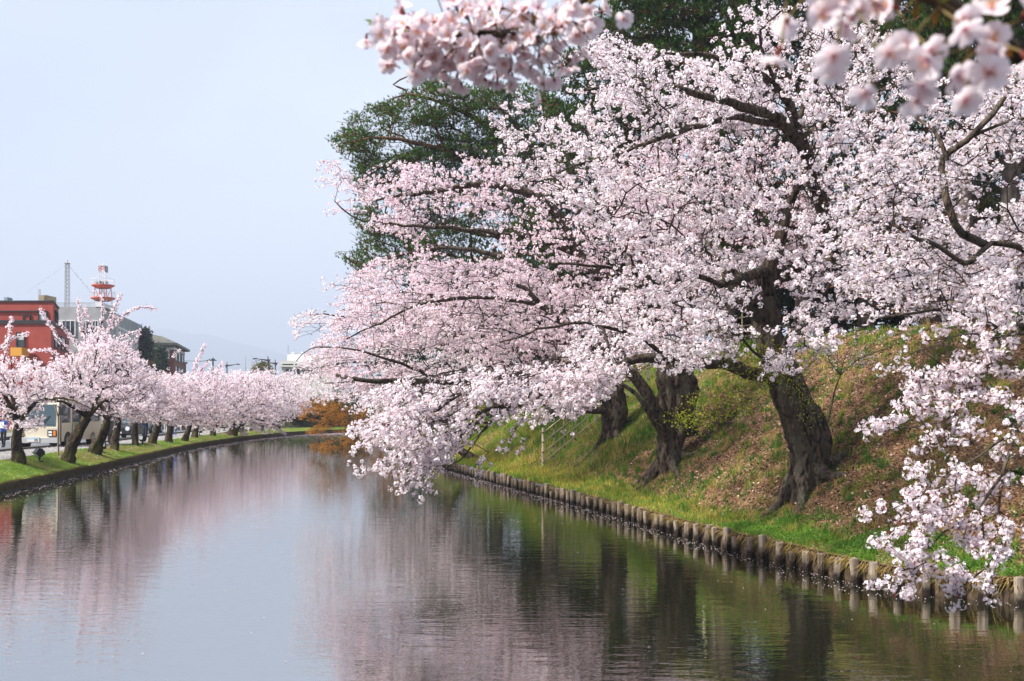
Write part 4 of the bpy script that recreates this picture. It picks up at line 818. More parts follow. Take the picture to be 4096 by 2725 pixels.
fill(TM, POLY_M, 210, Dm - 2.5, Dm + .8, tpm, (.6, 1.1), .35, .25, bias=(-.4, 0, -.12), spacing=.1, twigs=3, holes=[(1330, 1735, 60, 25, .8)])
TM.twig_mesh(tip=.005); Cm = np.concatenate(TM.cl); pm = proj(Cm); Cm = Cm[in_poly(pm[0], pm[1], POLY_M)]
TM.leaves('crown', Cm, 8, .07, .085, .045, ((.56, .23, .012), (.36, .16, .014)))

# ---- cherries along the footpath on the left bank
def bank_cherry(label, foot, top_px, crown, n, limbs=(), r=.34, far=False, tint=.2, dd=(-3.2, 3.2), whips=(), dbase=None):
    b = hitL(*foot); D = b[1]; T = Tree('cherry_tree', label, 'tree', b, bark='bark_far', group='cherry trees along the footpath')
    f = lambda x, y, d=0: U(x, y, D + d); top = f(*top_px); mid = (b + top) / 2 + np.array([rng.uniform(-.12, .12), 0, 0])
    T.trunk([b - np.array([0, 0, .2]), b + (mid - b) * .35, mid, top], [r * .98, r * .72, r * .64, r * .45], n=16, rough=.32, flute=.07, step=.14)
    for l, r0 in limbs: T.limb([top] + [f(*q) for q in l], r0, .015, n=6, step=.35)
    cx = np.mean([p[0] for p in crown]); y0 = min(p[1] for p in crown); y1 = max(p[1] for p in crown); x0 = min(p[0] for p in crown); x1 = max(p[0] for p in crown)
    for i in range(5):                                 # limbs that spread through the crown's depth
        an = i * 1.257 + rng.uniform(-.3, .3); e = top + np.array([math.cos(an) * (x1 - x0) / FPX * D * .33, math.sin(an) * 2.6, rng.uniform(.6, 1.4)]); T.limb([top, (top + e) / 2 + np.array([0, 0, .35]), e], .11, .02, n=6, step=.35)
    sp_ = .17 if far else .13
    fill(T, crown, n, D + dd[0], D + dd[1], top + np.array([0, 0, -.3]), (.7, 1.3), .6, .05, bias=(0, 0, .05), spacing=sp_, twigs=2)
    T.cl = [np.concatenate(T.cl)]; pq = proj(T.cl[0]); nn_ = len(T.cl[0]); T.cl[0] = T.cl[0][in_poly(pq[0] + rng.normal(0, 13, nn_), pq[1] + rng.normal(0, 13, nn_), crown) & clumpy(T.cl[0] * .8, .30, seed=12)]
    for w in whips:
        path = catmull([f(*q) for q in w], .3); T.limb([f(*q) for q in w], .03, .008, n=5, step=.35); T.string(path, .075, .0); T.string(path + rng.normal(0, .04, path.shape), .09, .15)
    T.twig_mesh(tip=.006 if far else .005, scale=1.15, minr=.0078 if far else .0062)
    T.blossoms(None, 5 if far else 7, .085 if far else .065, .046 if far else .031, tint, leafy=.35, tvar=.25, heart=.25, kk=4); return T
L_ = [
 ('cherry with upright trunk at the left edge, beside the front of the bus', (75, 1850), (75, 1690), [(-250, 1500), (-60, 1440), (60, 1430), (170, 1450), (230, 1490), (260, 1560), (200, 1600), (150, 1640), (230, 1690), (130, 1720), (50, 1715), (-60, 1690), (-250, 1660)], 210, [([(160, 1600), (300, 1600), (380, 1650)], .07), ([(0, 1600), (-120, 1560)], .09), ([(60, 1560), (40, 1440)], .07)], .30, False, .35, (-2.2, 2.2), [[(10, 1460), (30, 1380), (40, 1300), (48, 1275)], [(0, 1400), (60, 1345), (110, 1335)]]),
 ('tall cherry with thick trunk leaning right beside a thin stake, tallest of the path row', (265, 1845), (350, 1670), [(110, 1540), (180, 1470), (230, 1420), (300, 1400), (340, 1350), (400, 1310), (470, 1330), (520, 1370), (560, 1420), (600, 1470), (630, 1500), (630, 1600), (560, 1650), (470, 1660), (400, 1620), (330, 1655), (290, 1620), (200, 1600), (110, 1590)], 330, [([(370, 1500), (390, 1400, .3), (410, 1280, .4)], .12), ([(320, 1500, -.5), (260, 1400, -.8), (200, 1330, -1)], .1), ([(430, 1520, -.4), (510, 1440, -.8), (560, 1380, -1)], .1)], .36, False, .42, (-2.8, 2.8),
  [[(300, 1430), (230, 1350), (195, 1295), (158, 1240)], [(290, 1480), (210, 1410), (150, 1400), (120, 1405)], [(330, 1400), (280, 1340), (240, 1290)], [(360, 1380), (330, 1320), (330, 1250)], [(420, 1380), (440, 1290), (470, 1260)], [(480, 1400), (530, 1370), (560, 1340)], [(330, 1340), (320, 1270), (312, 1205)], [(370, 1330), (350, 1260), (335, 1230)], [(400, 1320), (412, 1240), (410, 1190)], [(440, 1320), (500, 1260), (560, 1228), (618, 1234)], [(430, 1290), (470, 1210), (482, 1175)], [(480, 1350), (540, 1330), (560, 1325)]]),
 ('cherry with leaning trunk just behind the tall one', (372, 1812), (430, 1680), [(330, 1580), (420, 1500), (520, 1470), (640, 1490), (660, 1560), (600, 1670), (480, 1680), (380, 1660)], 190, [], .33, False, .42, (-2.5, 2.5), []),
 ('cherry with forked trunk in front of the dark car', (455, 1798), (475, 1680), [(400, 1570), (480, 1500), (620, 1480), (700, 1510), (700, 1600), (620, 1680), (520, 1690), (420, 1680)], 190, [], .27, False, .42, (-2.5, 2.5), []),
 ('cherry with slim straight trunk beside the man in navy', (542, 1782), (540, 1670), [(470, 1570), (560, 1510), (660, 1490), (725, 1490), (760, 1530), (760, 1620), (680, 1690), (520, 1690)], 190, [], .24, False, .42, (-2.5, 2.5), [[(690, 1430), (720, 1400)]]),
 ('cherry with leaning trunk hiding the man in navy\'s leg', (606, 1775), (640, 1670), [(560, 1580), (640, 1520), (740, 1505), (800, 1550), (800, 1640), (740, 1700), (600, 1690)], 170, [], .28, True, .45, (-2.5, 2.5), []),
 ('cherry with thick knotty trunk beside the walker in jeans', (676, 1770), (680, 1680), [(620, 1570), (700, 1515), (800, 1485), (860, 1550), (850, 1650), (780, 1700), (650, 1700)], 170, [], .30, True, .45, (-2.5, 2.5), [[(770, 1500), (800, 1420), (820, 1378)], [(790, 1500), (830, 1450)]]),
 ('cherry with short trunk next to the floodlight, past the walker in jeans', (735, 1764), (760, 1700), [(680, 1570), (760, 1490), (860, 1470), (930, 1550), (900, 1660), (820, 1710), (700, 1710)], 170, [], .27, True, .45, (-2.6, 2.6), [[(860, 1500), (890, 1450)]]),
 ('cherry with dark trunk and a floodlight at its foot', (778, 1750), (790, 1690), [(720, 1580), (800, 1500), (900, 1480), (980, 1560), (950, 1660), (870, 1720), (760, 1720)], 170, [], .30, True, .45, (-2.6, 2.6), []),
 ('cherry with a thin prop behind its trunk', (852, 1744), (868, 1690), [(790, 1590), (880, 1500), (980, 1490), (1050, 1560), (1040, 1660), (950, 1710), (830, 1710)], 170, [], .30, True, .45, (-2.8, 2.8), []),
 ('old cherry with the widest leaning trunk, its low bough sweeping toward the water', (925, 1742), (975, 1660), [(850, 1580), (930, 1500), (1040, 1480), (1120, 1540), (1140, 1640), (1120, 1720), (1060, 1730), (1000, 1740), (970, 1700), (880, 1690)], 250, [([(1040, 1680, -1), (1100, 1700, -1.5), (1140, 1735, -2)], .10)], .50, True, .45, (-3.5, 2.8), [[(1000, 1690), (1080, 1700), (1142, 1738)], [(960, 1720), (990, 1735), (960, 1740)]]),
 ('cherry with dark trunk right behind the old leaning one', (958, 1730), (990, 1660), [(930, 1570), (1010, 1490), (1120, 1490), (1180, 1560), (1170, 1660), (1080, 1690), (960, 1690)], 170, [], .34, True, .45, (-2, 3), []),
 ('cherry low at the far end of the bank, in the bend of the moat', (1035, 1722), (1060, 1660), [(1000, 1570), (1080, 1500), (1180, 1500), (1240, 1560), (1240, 1640), (1150, 1690), (1030, 1690)], 200, [], .34, True, .42, (-2.5, 3), []),
]
for a in L_: bank_cherry(*a)
# farther cherries in the same row, beyond the bend
for i, (px, d, lab) in enumerate(((1110, 97, 'farthest cherry of the path row, at the end of the water'), (1010, 104, 'cherry of the path row behind the bend, crown only showing'), (900, 108, 'pale cherry crown beyond the footpath row'))):
    b = np.array([(px - CX) / FPX * d, d, .5]); T = Tree('cherry_tree', lab, 'tree', b, bark='bark_far', group='cherry trees along the footpath'); top = b + np.array([.3, 0, 1.8])
    T.trunk([b - np.array([0, 0, .2]), (b + top) / 2, top], [.36, .3, .24], n=10)
    for k in range(5): an = k * 1.26; e = top + np.array([math.cos(an) * 2.6, math.sin(an) * 2.4, rng.uniform(1, 2)]); T.limb([top, (top + e) / 2 + np.array([0, 0, .3]), e], .12, .02, n=6, step=.4)
    x, y = proj(top); fill(T, [(x - 130, y), (x - 110, y - 90), (x - 40, y - 150), (x + 60, y - 145), (x + 120, y - 80), (x + 130, y + 10), (x, y + 30)], 170, d - 3, d + 3, top, (.8, 1.4), .6, .05, spacing=.2, twigs=2)
    T.twig_mesh(tip=.006, minr=.009); T.blossoms(None, 5, .09, .052, .36, leafy=.3, heart=.2, kk=4)
# ------------------------------------------------------------------ log pile revetment along the right bank
def arc_points(P, spacing, jitter=0.0, start=0):
    seg = np.hypot(*np.diff(P, axis=0).T); L = np.concatenate([[0], np.cumsum(seg)]); q = np.arange(start, L[-1], spacing); q = q + rng.normal(0, jitter, len(q))
    return np.stack([np.interp(q, L, P[:, 0]), np.interp(q, L, P[:, 1])], -1)
RBv = RB[RB[:, 1] >= 12.2]; RBv = RBv[RBv[:, 1] <= 80]
rev = thing('log_revetment', 'row of weathered log piles holding the foot of the right bank', 'revetment', (RBv[4][0], RBv[4][1], 0))
ro = np.array(rev.location)
def pile_mesh(h, r, seed):
    n = 11; V = []; F = []
    zs = [-.5, .09 + .02 * (seed % 3), .11 + .02 * (seed % 3), h * .7, h - .012, h]
    rs = [r, r, r, r * .99, r * .97, r * .88]
    for z, q in zip(zs, rs):
        for k in range(n):
            a = 2 * math.pi * k / n; w = 1 + .07 * math.sin(3 * a + seed) + .04 * math.sin(7 * a + 2 * seed)
            V.append((q * w * math.cos(a), q * w * math.sin(a), z + (.012 * math.sin(a * 2 + seed) if z > .2 else 0)))
    m = []
    for i in range(5):
        for k in range(n): F.append((i * n + k, i * n + (k + 1) % n, (i + 1) * n + (k + 1) % n, (i + 1) * n + k)); m.append(0)
    F.append(tuple(range(5 * n, 6 * n))); m.append(0)
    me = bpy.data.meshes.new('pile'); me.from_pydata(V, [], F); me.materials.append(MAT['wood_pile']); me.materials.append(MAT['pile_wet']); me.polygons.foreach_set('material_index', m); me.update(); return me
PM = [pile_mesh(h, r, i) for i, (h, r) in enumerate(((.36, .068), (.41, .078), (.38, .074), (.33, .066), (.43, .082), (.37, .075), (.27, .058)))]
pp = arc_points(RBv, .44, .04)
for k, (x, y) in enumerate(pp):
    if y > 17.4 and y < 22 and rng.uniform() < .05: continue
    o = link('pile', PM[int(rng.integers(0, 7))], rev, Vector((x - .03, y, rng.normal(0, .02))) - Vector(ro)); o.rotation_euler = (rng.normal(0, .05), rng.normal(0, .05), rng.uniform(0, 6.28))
    if rng.uniform() < .06: o2 = link('pile', PM[6], rev, Vector((x + .02, y + .14, -.02)) - Vector(ro))
# boards behind the piles
q = arc_points(RBv, .7); V = []; F = []
for x, y in q: V += [(x + .07 - ro[0], y - ro[1], -.4), (x + .07 - ro[0], y - ro[1], .24 + rng.uniform(-.03, .03)), (x + .13 - ro[0], y - ro[1], .26)]
for i in range(len(q) - 1): F += [(3 * i, 3 * i + 1, 3 * i + 4, 3 * i + 3), (3 * i + 1, 3 * i + 2, 3 * i + 5, 3 * i + 4)]
link('backing_board', mesh_arrays('backing_board', V, F, MAT['board']), rev)

# ------------------------------------------------------------------ mossy edge of the left bank
lb = arc_points(LB[LB[:, 1] > 0], .35)
V = []; F = []; m = []
ed = thing('moat_edging', 'low dark mossy stone edging along the left waterline', 'edging', (lb[0][0], lb[0][1], 0)); e0 = np.array(ed.location)
for i, (x, y) in enumerate(lb):
    a = fbm(i * .5, 0.3, 2) - .5; b = fbm(i * .8, 4.3, 6) - .5
    V += [(x + .10 + .08 * a, y, -.3), (x + .08 + .10 * a, y, .06 + .04 * b), (x + .03 + .12 * b, y, .20 + .06 * a), (x - .02, y, .315 + .05 * b), (x - .22, y, .335)]
for i in range(len(lb) - 1):
    for k in range(4): F.append((5 * i + k, 5 * i + k + 1, 5 * i + 5 + k + 1, 5 * i + 5 + k)); m.append(1 if k == 0 else 0)
link('edging_stones', mesh_arrays('edging_stones', np.array(V) - e0, F, [MAT['moss_wall'], MAT['stone_dark']], smooth=True, mi=m), ed)

# ------------------------------------------------------------------ bamboo fences
def bamboo_fence(label, pts, h, rails, name='bamboo_fence', post_r=.05, ur=.026, group=None):
    p0 = np.array(pts[0]); o = thing(name, label, 'fence', tuple(p0)); P = [np.array(p) - p0 for p in pts]
    def stick(nm, a, b, r, mt='bamboo'):
        mb = MB(); k = max(2, int((Vector(b) - Vector(a)).length / .28)); a = Vector(a); b = Vector(b)
        for i in range(k): mb.bar(a.lerp(b, i / k), a.lerp(b, (i + .96) / k), r * 2, n=7)
        for i in range(1, k): c = a.lerp(b, i / k); mb.bar(c - (b - a).normalized() * .008, c + (b - a).normalized() * .008, r * 2.35, n=7)
        return mb.build(nm, MAT[mt], o, smooth=False)
    n = len(P)
    for i, p in enumerate(P):
        big = i % 5 == 0; hh = h * (1.06 if big else .97) + rng.uniform(-.04, .04)
        stick('post' if big else 'upright', p + np.array([0, 0, -.15]), p + np.array([rng.uniform(-.03, .03), 0, hh]), post_r if big else ur)
    for z in rails:
        for i in range(0, n - 1, 5):
            j = min(n - 1, i + 5); stick('rail', P[i] + np.array([0, -.03, h * z]), P[j] + np.array([0, -.03, h * z + rng.uniform(-.03, .03)]), ur * .95)
        for i in range(n):
            c = P[i] + np.array([0, -.015, h * z]); MB().bar(c - np.array([0, 0, .022]), c + np.array([0, 0, .022]), .062 if i % 5 else .09, n=6).build('twine_knot', MAT['twine'], o)
    return o
f0 = hitR(2172, 1868); fp = []
nrm = np.array([.925, .38])
for k in range(12):
    s_ = k * .43 ; x, y = f0[0] + nrm[0] * s_, f0[1] + nrm[1] * s_; fp.append((x, y, float(zR(x, y))))
bamboo_fence('lattice bamboo fence climbing the grassy slope', fp, 1.30, (.12, .40, .68, .94))
fq = []
for k in range(14):
    x, y = 7.2 + k * .42, 37.5 + .25 * k; fq.append((x, y, float(zR(x, y))))
bamboo_fence('bamboo fence on top of the embankment behind the trunks', fq, 1.2, (.3, .62, .92))

# ------------------------------------------------------------------ grass, dead leaves, tufts
def blades(name, P, H, W, lean, cols, m='grass', tip=1.25, **k):
    n = len(P); a = rng.uniform(0, 6.28, n); d = np.stack([np.cos(a), np.sin(a), np.zeros(n)], -1); l = rng.uniform(0, 6.28, n); ld = np.stack([np.cos(l), np.sin(l), np.zeros(n)], -1)
    V = np.stack([P - d * W[:, None] * .5, P + d * W[:, None] * .5, P + ld * (H * lean)[:, None] + np.array([0, 0, 1.]) * (H * np.sqrt(np.maximum(.05, 1 - lean ** 2)))[:, None]], 1).reshape(-1, 3)
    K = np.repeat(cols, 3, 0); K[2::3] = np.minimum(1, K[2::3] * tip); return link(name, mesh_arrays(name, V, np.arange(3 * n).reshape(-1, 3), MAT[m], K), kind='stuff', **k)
def scatterR(n, y0, y1, dmax, dmin=.02):
    y = rng.uniform(y0, y1, n) ; x = XR(y) + rng.uniform(dmin, dmax * 1.25, n); d = dR(x, y); ok = (d < dmax) & (d > dmin * .5); x, y = x[ok], y[ok]; return x, y, d[ok]
G1 = np.array([.06, .20, .010]); G2 = np.array([.14, .29, .018]); YL = np.array([.50, .40, .07]); DRY = np.array([.33, .22, .11]); DK = np.array([.03, .085, .012])
def greenness(x, y, d):
    g = np.clip((y - 26) / 9, 0, 1) * .95 + np.clip(1 - (d - .9) / .7, 0, 1) * np.clip((y - 14.5) / 2, .55, 1) * .85
    g = g + (fbm(x * .8, y * .8, 21) - .5) * 1.25 + .02
    return np.clip(g, 0, 1)
# lush green and yellowish grass, where it grows
x, y, d = scatterR(620000, 13.4, 62, 8.5); g = greenness(x, y, d); w = np.clip(18 / y, .25, 1); keep = rng.uniform(size=len(x)) < (np.clip(g * 1.5 - .42, 0, 1)) * w; x, y, d, g = x[keep], y[keep], d[keep], g[keep]
n = len(x); P = np.stack([x, y, zR(x, y) - .01], -1); q = rng.uniform(size=(n, 1)); cols = G1 * (1 - q) + G2 * q
yl = (rng.uniform(size=n) < np.clip(.42 * np.exp(-((d - 1.0) / .9) ** 2) * (y > 21) + .10 + .25 * (fbm(x * 1.2, y * 1.2, 31) > .58), 0, .7))[:, None]; cols = np.where(yl, YL * rng.uniform(.6, 1.1, (n, 1)), cols)
dk = ((fbm(x * .5, y * .5, 55) > .56) & (d > 1.6))[:, None]; cols = np.where(dk & ~yl, DK * (1 - q) + G1 * q, cols)
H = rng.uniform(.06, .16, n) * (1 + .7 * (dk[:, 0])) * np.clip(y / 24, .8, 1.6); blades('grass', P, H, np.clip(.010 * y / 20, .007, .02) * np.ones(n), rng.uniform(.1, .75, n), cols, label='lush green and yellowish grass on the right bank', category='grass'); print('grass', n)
# low clover patch near the near piles
x, y, d = scatterR(42000, 14.6, 21, 1.5); keep = (fbm(x * 1.1, y * .9, 41) > .47) & (d > .12); x, y, d = x[keep], y[keep], d[keep]; n = len(x)
P = np.stack([x, y, zR(x, y) + rng.uniform(0, .06, n)], -1); dd = rand_dirs(n); dd[:, 2] = np.abs(dd[:, 2]) * .5; V, F, K = leafs(P, norm(dd), rng.uniform(.02, .045, n), rng.uniform(.018, .03, n), (np.array([.05, .16, .014]) + rng.uniform(0, .12, (n, 1)) * np.array([1, 1, .2])))
link('ground_cover', mesh_arrays('ground_cover', V, F, MAT['grass'], K), kind='stuff', label='bright green low clover by the near log piles', category='ground cover')
# separate grass tufts on the brown slope
x, y, d = scatterR(5200, 13.6, 33, 8.2, .5); keep = rng.uniform(size=len(x)) < .55; x, y = x[keep], y[keep]; nt = len(x); per = 20
sz = rng.uniform(.5, 1.3, nt); c = np.stack([x, y], -1).repeat(per, 0) + rng.normal(0, .045, (nt * per, 2)) * sz.repeat(per)[:, None]; P = np.stack([c[:, 0], c[:, 1], zR(c[:, 0], c[:, 1]) - .01], -1); n = len(P)
kind = rng.uniform(size=nt).repeat(per)[:, None]; q = rng.uniform(size=(n, 1)); cols = np.where(kind < .62, G1 * (1 - q) + DK * q, np.where(kind < .85, G2 * (1 - q) + YL * .6 * q, DRY * (1 - q) + YL * q * .8))
blades('grass_tufts', P, rng.uniform(.11, .27, n) * sz.repeat(per), np.full(n, .016), rng.uniform(.1, .85, n), cols, label='scattered grass tufts on the brown slope', category='grass')
# dry grass hanging over the log piles
q_ = arc_points(RBv, .006, .01); n = len(q_); x = q_[:, 0] + rng.uniform(-.04, .16, n); y = q_[:, 1]; P = np.stack([x, y, .33 + rng.uniform(-.03, .06, n)], -1); L = rng.uniform(.10, .30, n) * np.where(q_[:, 1] < 20, 1.25, .9)
t = rng.uniform(size=(n, 1)); cols = np.where(t < .7, DRY * rng.uniform(.6, 1.25, (n, 1)), YL * .8); tipP = P + np.stack([-rng.uniform(.06, .20, n), rng.normal(0, .09, n), -L * rng.uniform(.15, .95, n)], -1); s = np.array([[0, .010, 0]])
V = np.stack([P - s, P + s, tipP], 1).reshape(-1, 3); link('dry_grass', mesh_arrays('dry_grass', V, np.arange(3 * n).reshape(-1, 3), MAT['grass'], np.repeat(cols, 3, 0)), kind='stuff', label='dry straw coloured grass hanging over the log piles', category='grass')
# dead leaves and needles
x, y, d = scatterR(150000, 13.2, 40, 8.6, .3); g = greenness(x, y, d); keep = rng.uniform(size=len(x)) < np.clip(1.15 - g * 1.2, .04, 1) * np.clip(17 / y, .3, 1) * .95; x, y = x[keep], y[keep]; n = len(x)
P = np.stack([x, y, zR(x, y) + rng.uniform(0, .03, n)], -1); dd = rand_dirs(n); dd[:, 2] *= .45; q = rng.uniform(size=(n, 1)); cols = np.where(q < .45, np.array([.135, .070, .040]), np.where(q < .68, np.array([.27, .160, .10]), np.where(q < .86, np.array([.04, .020, .012]), np.array([.55, .41, .31])))) * rng.uniform(.75, 1.25, (n, 1))
needle = rng.uniform(size=n) < .45; V, F, K = leafs(P, norm(dd), np.where(needle, rng.uniform(.08, .18, n), rng.uniform(.04, .09, n)), np.where(needle, .009, rng.uniform(.03, .06, n)), cols)
link('leaf_litter', mesh_arrays('leaf_litter', V, F, MAT['litter'], K), kind='stuff', label='brown dead leaves and pine needles on the slope', category='leaf litter'); print('litter', n)
# left bank grass
y = rng.uniform(28, 97, 130000); dd_ = rng.uniform(.0, GW + .05, len(y)); x = XL(y) - dd_; keep = rng.uniform(size=len(y)) < np.clip(34 / y, .3, 1); x, y, dd_ = x[keep], y[keep], dd_[keep]; n = len(x); q = rng.uniform(size=(n, 1))
cols = np.array([.10, .23, .016]) * (1 - q) + np.array([.19, .32, .028]) * q; yl = ((fbm(x * .9, y * .6, 61) + rng.normal(0, .12, n)) > .54)[:, None]; cols = np.where(yl, np.array([.31, .26, .09]) * rng.uniform(.7, 1.1, (n, 1)), cols)
moss = (dd_ < .16)[:, None]; cols = np.where(moss, np.array([.15, .115, .018]) * rng.uniform(.4, 1.1, (n, 1)), cols)
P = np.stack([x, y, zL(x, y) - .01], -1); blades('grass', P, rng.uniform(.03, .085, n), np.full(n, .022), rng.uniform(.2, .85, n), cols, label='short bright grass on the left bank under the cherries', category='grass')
# petals on the water
def float_petals():
    out = []
    y = rng.uniform(13.5, 80, 3400); x = XR(y) - np.abs(rng.normal(0, 1, len(y))) * np.where(y < 20, .45, .35) - .08; out.append(np.stack([x, y], -1))
    y = rng.uniform(30, 97, 2000); x = XL(y) + .14 + np.abs(rng.normal(0, .7, len(y))); out.append(np.stack([x, y], -1))
    y = 98 - np.abs(rng.normal(0, 9, 5000)); x = rng.uniform(XL(np.clip(y, 0, 98)), XR(y)); out.append(np.stack([x, y], -1))
    y = 10 + 85 * rng.uniform(size=1900) ** .8; x = XL(y) + (XR(np.maximum(y, 14.8)) - XL(y)) * rng.uniform(size=len(y)); out.append(np.stack([x, y], -1))
    P = np.concatenate(out); P = P[(P[:, 0] > XL(P[:, 1]) + .1) & (P[:, 0] < XR(P[:, 1]) - .05)]; n = len(P); s = rng.uniform(.008, .015, n) * np.clip(P[:, 1] / 26, .7, 2.4); a = rng.uniform(0, 6.28, n); V = np.empty((n, 4, 3))
    for k in range(4):
        an = a + k * 1.5708; V[:, k, 0] = P[:, 0] + np.cos(an) * s * (1 if k % 2 else 1.5); V[:, k, 1] = P[:, 1] + np.sin(an) * s * (1 if k % 2 else 1.5); V[:, k, 2] = .004 + rng.uniform(0, .006, n)
    c = np.repeat(np.array([.80, .66, .71]) * rng.uniform(.75, 1.1, (n, 1)), 4, 0); link('floating_petals', mesh_arrays('floating_petals', V.reshape(-1, 3), np.arange(4 * n).reshape(-1, 4), MAT['petal_float'], c), kind='stuff', label='fallen pink petals floating on the moat', category='petals')
float_petals()
# petals fallen on the banks and the path
def fallen():
    x, y, d = scatterR(9000, 13.5, 40, 7, .1); P1_ = np.stack([x, y, zR(x, y) + .012 + rng.uniform(0, .03, len(x))], -1)
    y2 = rng.uniform(30, 95, 3500); x2 = XL(y2) - rng.uniform(.1, GW + 2.6, len(y2)); P2_ = np.stack([x2, y2, zL(x2, y2) + .02 + np.where(dL(x2, y2) < GW, .03, 0)], -1); P = np.concatenate([P1_, P2_]); n = len(P); d = rand_dirs(n); d[:, 2] *= .3
    V, F, K = leafs(P, norm(d), rng.uniform(.014, .024, n) * np.clip(P[:, 1] / 26, .8, 1.8), rng.uniform(.012, .018, n) * np.clip(P[:, 1] / 26, .8, 1.8), np.array([.86, .74, .79]) * rng.uniform(.8, 1.05, (n, 1))); link('fallen_petals', mesh_arrays('fallen_petals', V, F, MAT['petal_float'], K), kind='stuff', label='fallen cherry petals scattered on both banks', category='petals')
fallen()
# leafy rosettes on the right slope, and a stone
def rosette(px, py, size, col_, label):
    p = hitR(px, py); o = thing('leafy_plant', label, 'plant', tuple(p), 'leafy plants on the slope'); n = 17
    for i in range(n):
        a = i * 2.4 + rng.uniform(-.2, .2); el = rng.uniform(.25, 1.2); L = size * rng.uniform(.7, 1.1); w = size * .16; V = []
        for t in (0, .35, .7, 1.0):
            r = L * t * math.cos(el) ; z = L * (math.sin(el) * t - .35 * t * t * math.cos(el)); ww = w * (math.sin(math.pi * min(1, .15 + t * .85)) if t < 1 else .05); c, s = math.cos(a), math.sin(a)
            V += [(r * c - ww * s, r * s + ww * c, z + .15 * ww), (r * c, r * s, z - .1 * ww), (r * c + ww * s, r * s - ww * c, z + .15 * ww)]
        F = [(3 * k + j, 3 * k + j + 1, 3 * k + j + 4, 3 * k + j + 3) for k in range(3) for j in range(2)]; q = rng.uniform(.7, 1.3); K = np.tile(np.array(col_) * q, (12, 1)); link('leaf', mesh_arrays('leaf', V, F, MAT['leaf'], K, smooth=True), o)
for px, py, s, lab in ((4035, 1700, .32, 'large dark green rosette plant high on the right slope'), (3975, 1660, .14, 'small green rosette uphill of the large dark one'), (3880, 1780, .15, 'green rosette low between the hanging white sprays'), (4062, 1730, .17, 'small green rosette just below the large dark one'), (3745, 1770, .13, 'green rosette under the lone horizontal spray'), (4075, 1895, .22, 'pale green leafy plant at the right edge, lower slope'), (3700, 1745, .10, 'tiny green rosette above its twin under the lone spray')):
    rosette(px, py, s, (.045, .12, .03) if s > .2 else (.07, .17, .03), lab)
p = hitR(3652, 1330); V = []
for i in range(6):
    for j in range(9):
        th = math.pi * i / 5; ph = 2 * math.pi * j / 9; r = .16 * (1 + .35 * (vnoise(i * 1.3, j * 1.1, 4) - .5)); V.append((r * 1.3 * math.sin(th) * math.cos(ph), r * math.sin(th) * math.sin(ph), r * .6 * math.cos(th)))
F = [(i * 9 + j, i * 9 + (j + 1) % 9, (i + 1) * 9 + (j + 1) % 9, (i + 1) * 9 + j) for i in range(5) for j in range(9)]
link('stone', mesh_arrays('stone', V, F, MAT['rock']), loc=(p[0], p[1], p[2] + .02), label='single reddish stone near the crest of the slope', category='stone')
# ------------------------------------------------------------------ buildings beyond the road
def wallq(mb, a, b, z0, z1, m=0, th=.0):
    (ax, ay), (bx, by) = a, b; return mb.add([(ax, ay, z0), (bx, by, z0), (bx, by, z1), (ax, ay, z1)], [(0, 1, 2, 3)], m)
def zz(py, D): return CH - (py - HZ) / FPX * D
def xx(px, D): return (px - CX) / FPX * D
def block(mb, fp, z0, z1, m=0, top=0):
    n = len(fp); V = [(x, y, z0) for x, y in fp] + [(x, y, z1) for x, y in fp]
    return mb.add(V, [(k, (k + 1) % n, n + (k + 1) % n, n + k) for k in range(n)] + [tuple(range(n, 2 * n))], m)
def window_on(o, p0, p1, u0, u1, z0, z1, frame='dark_trim', glass='window_glass', mull=0, blind=None, base=np.zeros(3), depth=.12, fw=.09, name='window'):
    """window set on the wall from plan point p0 to p1, u in metres along it; frame stands proud, glass sits back"""
    p0 = np.array(p0); p1 = np.array(p1); d = (p1 - p0) / np.linalg.norm(p1 - p0); nrm_ = np.array([d[1], -d[0]]);
    if nrm_ @ (np.array([0, 0]) - p0) < 0: nrm_ = -nrm_
    def bx(mb, ua, ub, za, zb, o0, o1, m=0):
        V = [tuple(np.append(p0 + d * uu + nrm_ * oo, z_) - base) for z_ in (za, zb) for oo in (o0, o1) for uu in (ua, ub)]
        mb.add(V, [(0, 2, 3, 1), (4, 5, 7, 6), (0, 1, 5, 4), (2, 6, 7, 3), (0, 4, 6, 2), (1, 3, 7, 5)], m)
    f = MB()
    for q in ((u0 - fw, u1 + fw, z1, z1 + fw), (u0 - fw, u1 + fw, z0 - fw * 1.4, z0), (u0 - fw, u0, z0, z1), (u1, u1 + fw, z0, z1)): bx(f, *q, .003, depth)
    for i in range(mull): uu = u0 + (u1 - u0) * (i + 1) / (mull + 1); bx(f, uu - fw * .4, uu + fw * .4, z0, z1, .02, depth * .9)
    w = f.build(name, MAT[frame], o); g = MB(); bx(g, u0, u1, z0, z1, .004, .03); g.build('pane', MAT[glass], w)
    if blind: b = MB(); bx(b, u0, u1, z0 + (z1 - z0) * blind, z1, .031, .04); b.build('blind', MAT['window_blind'], w)
    return w
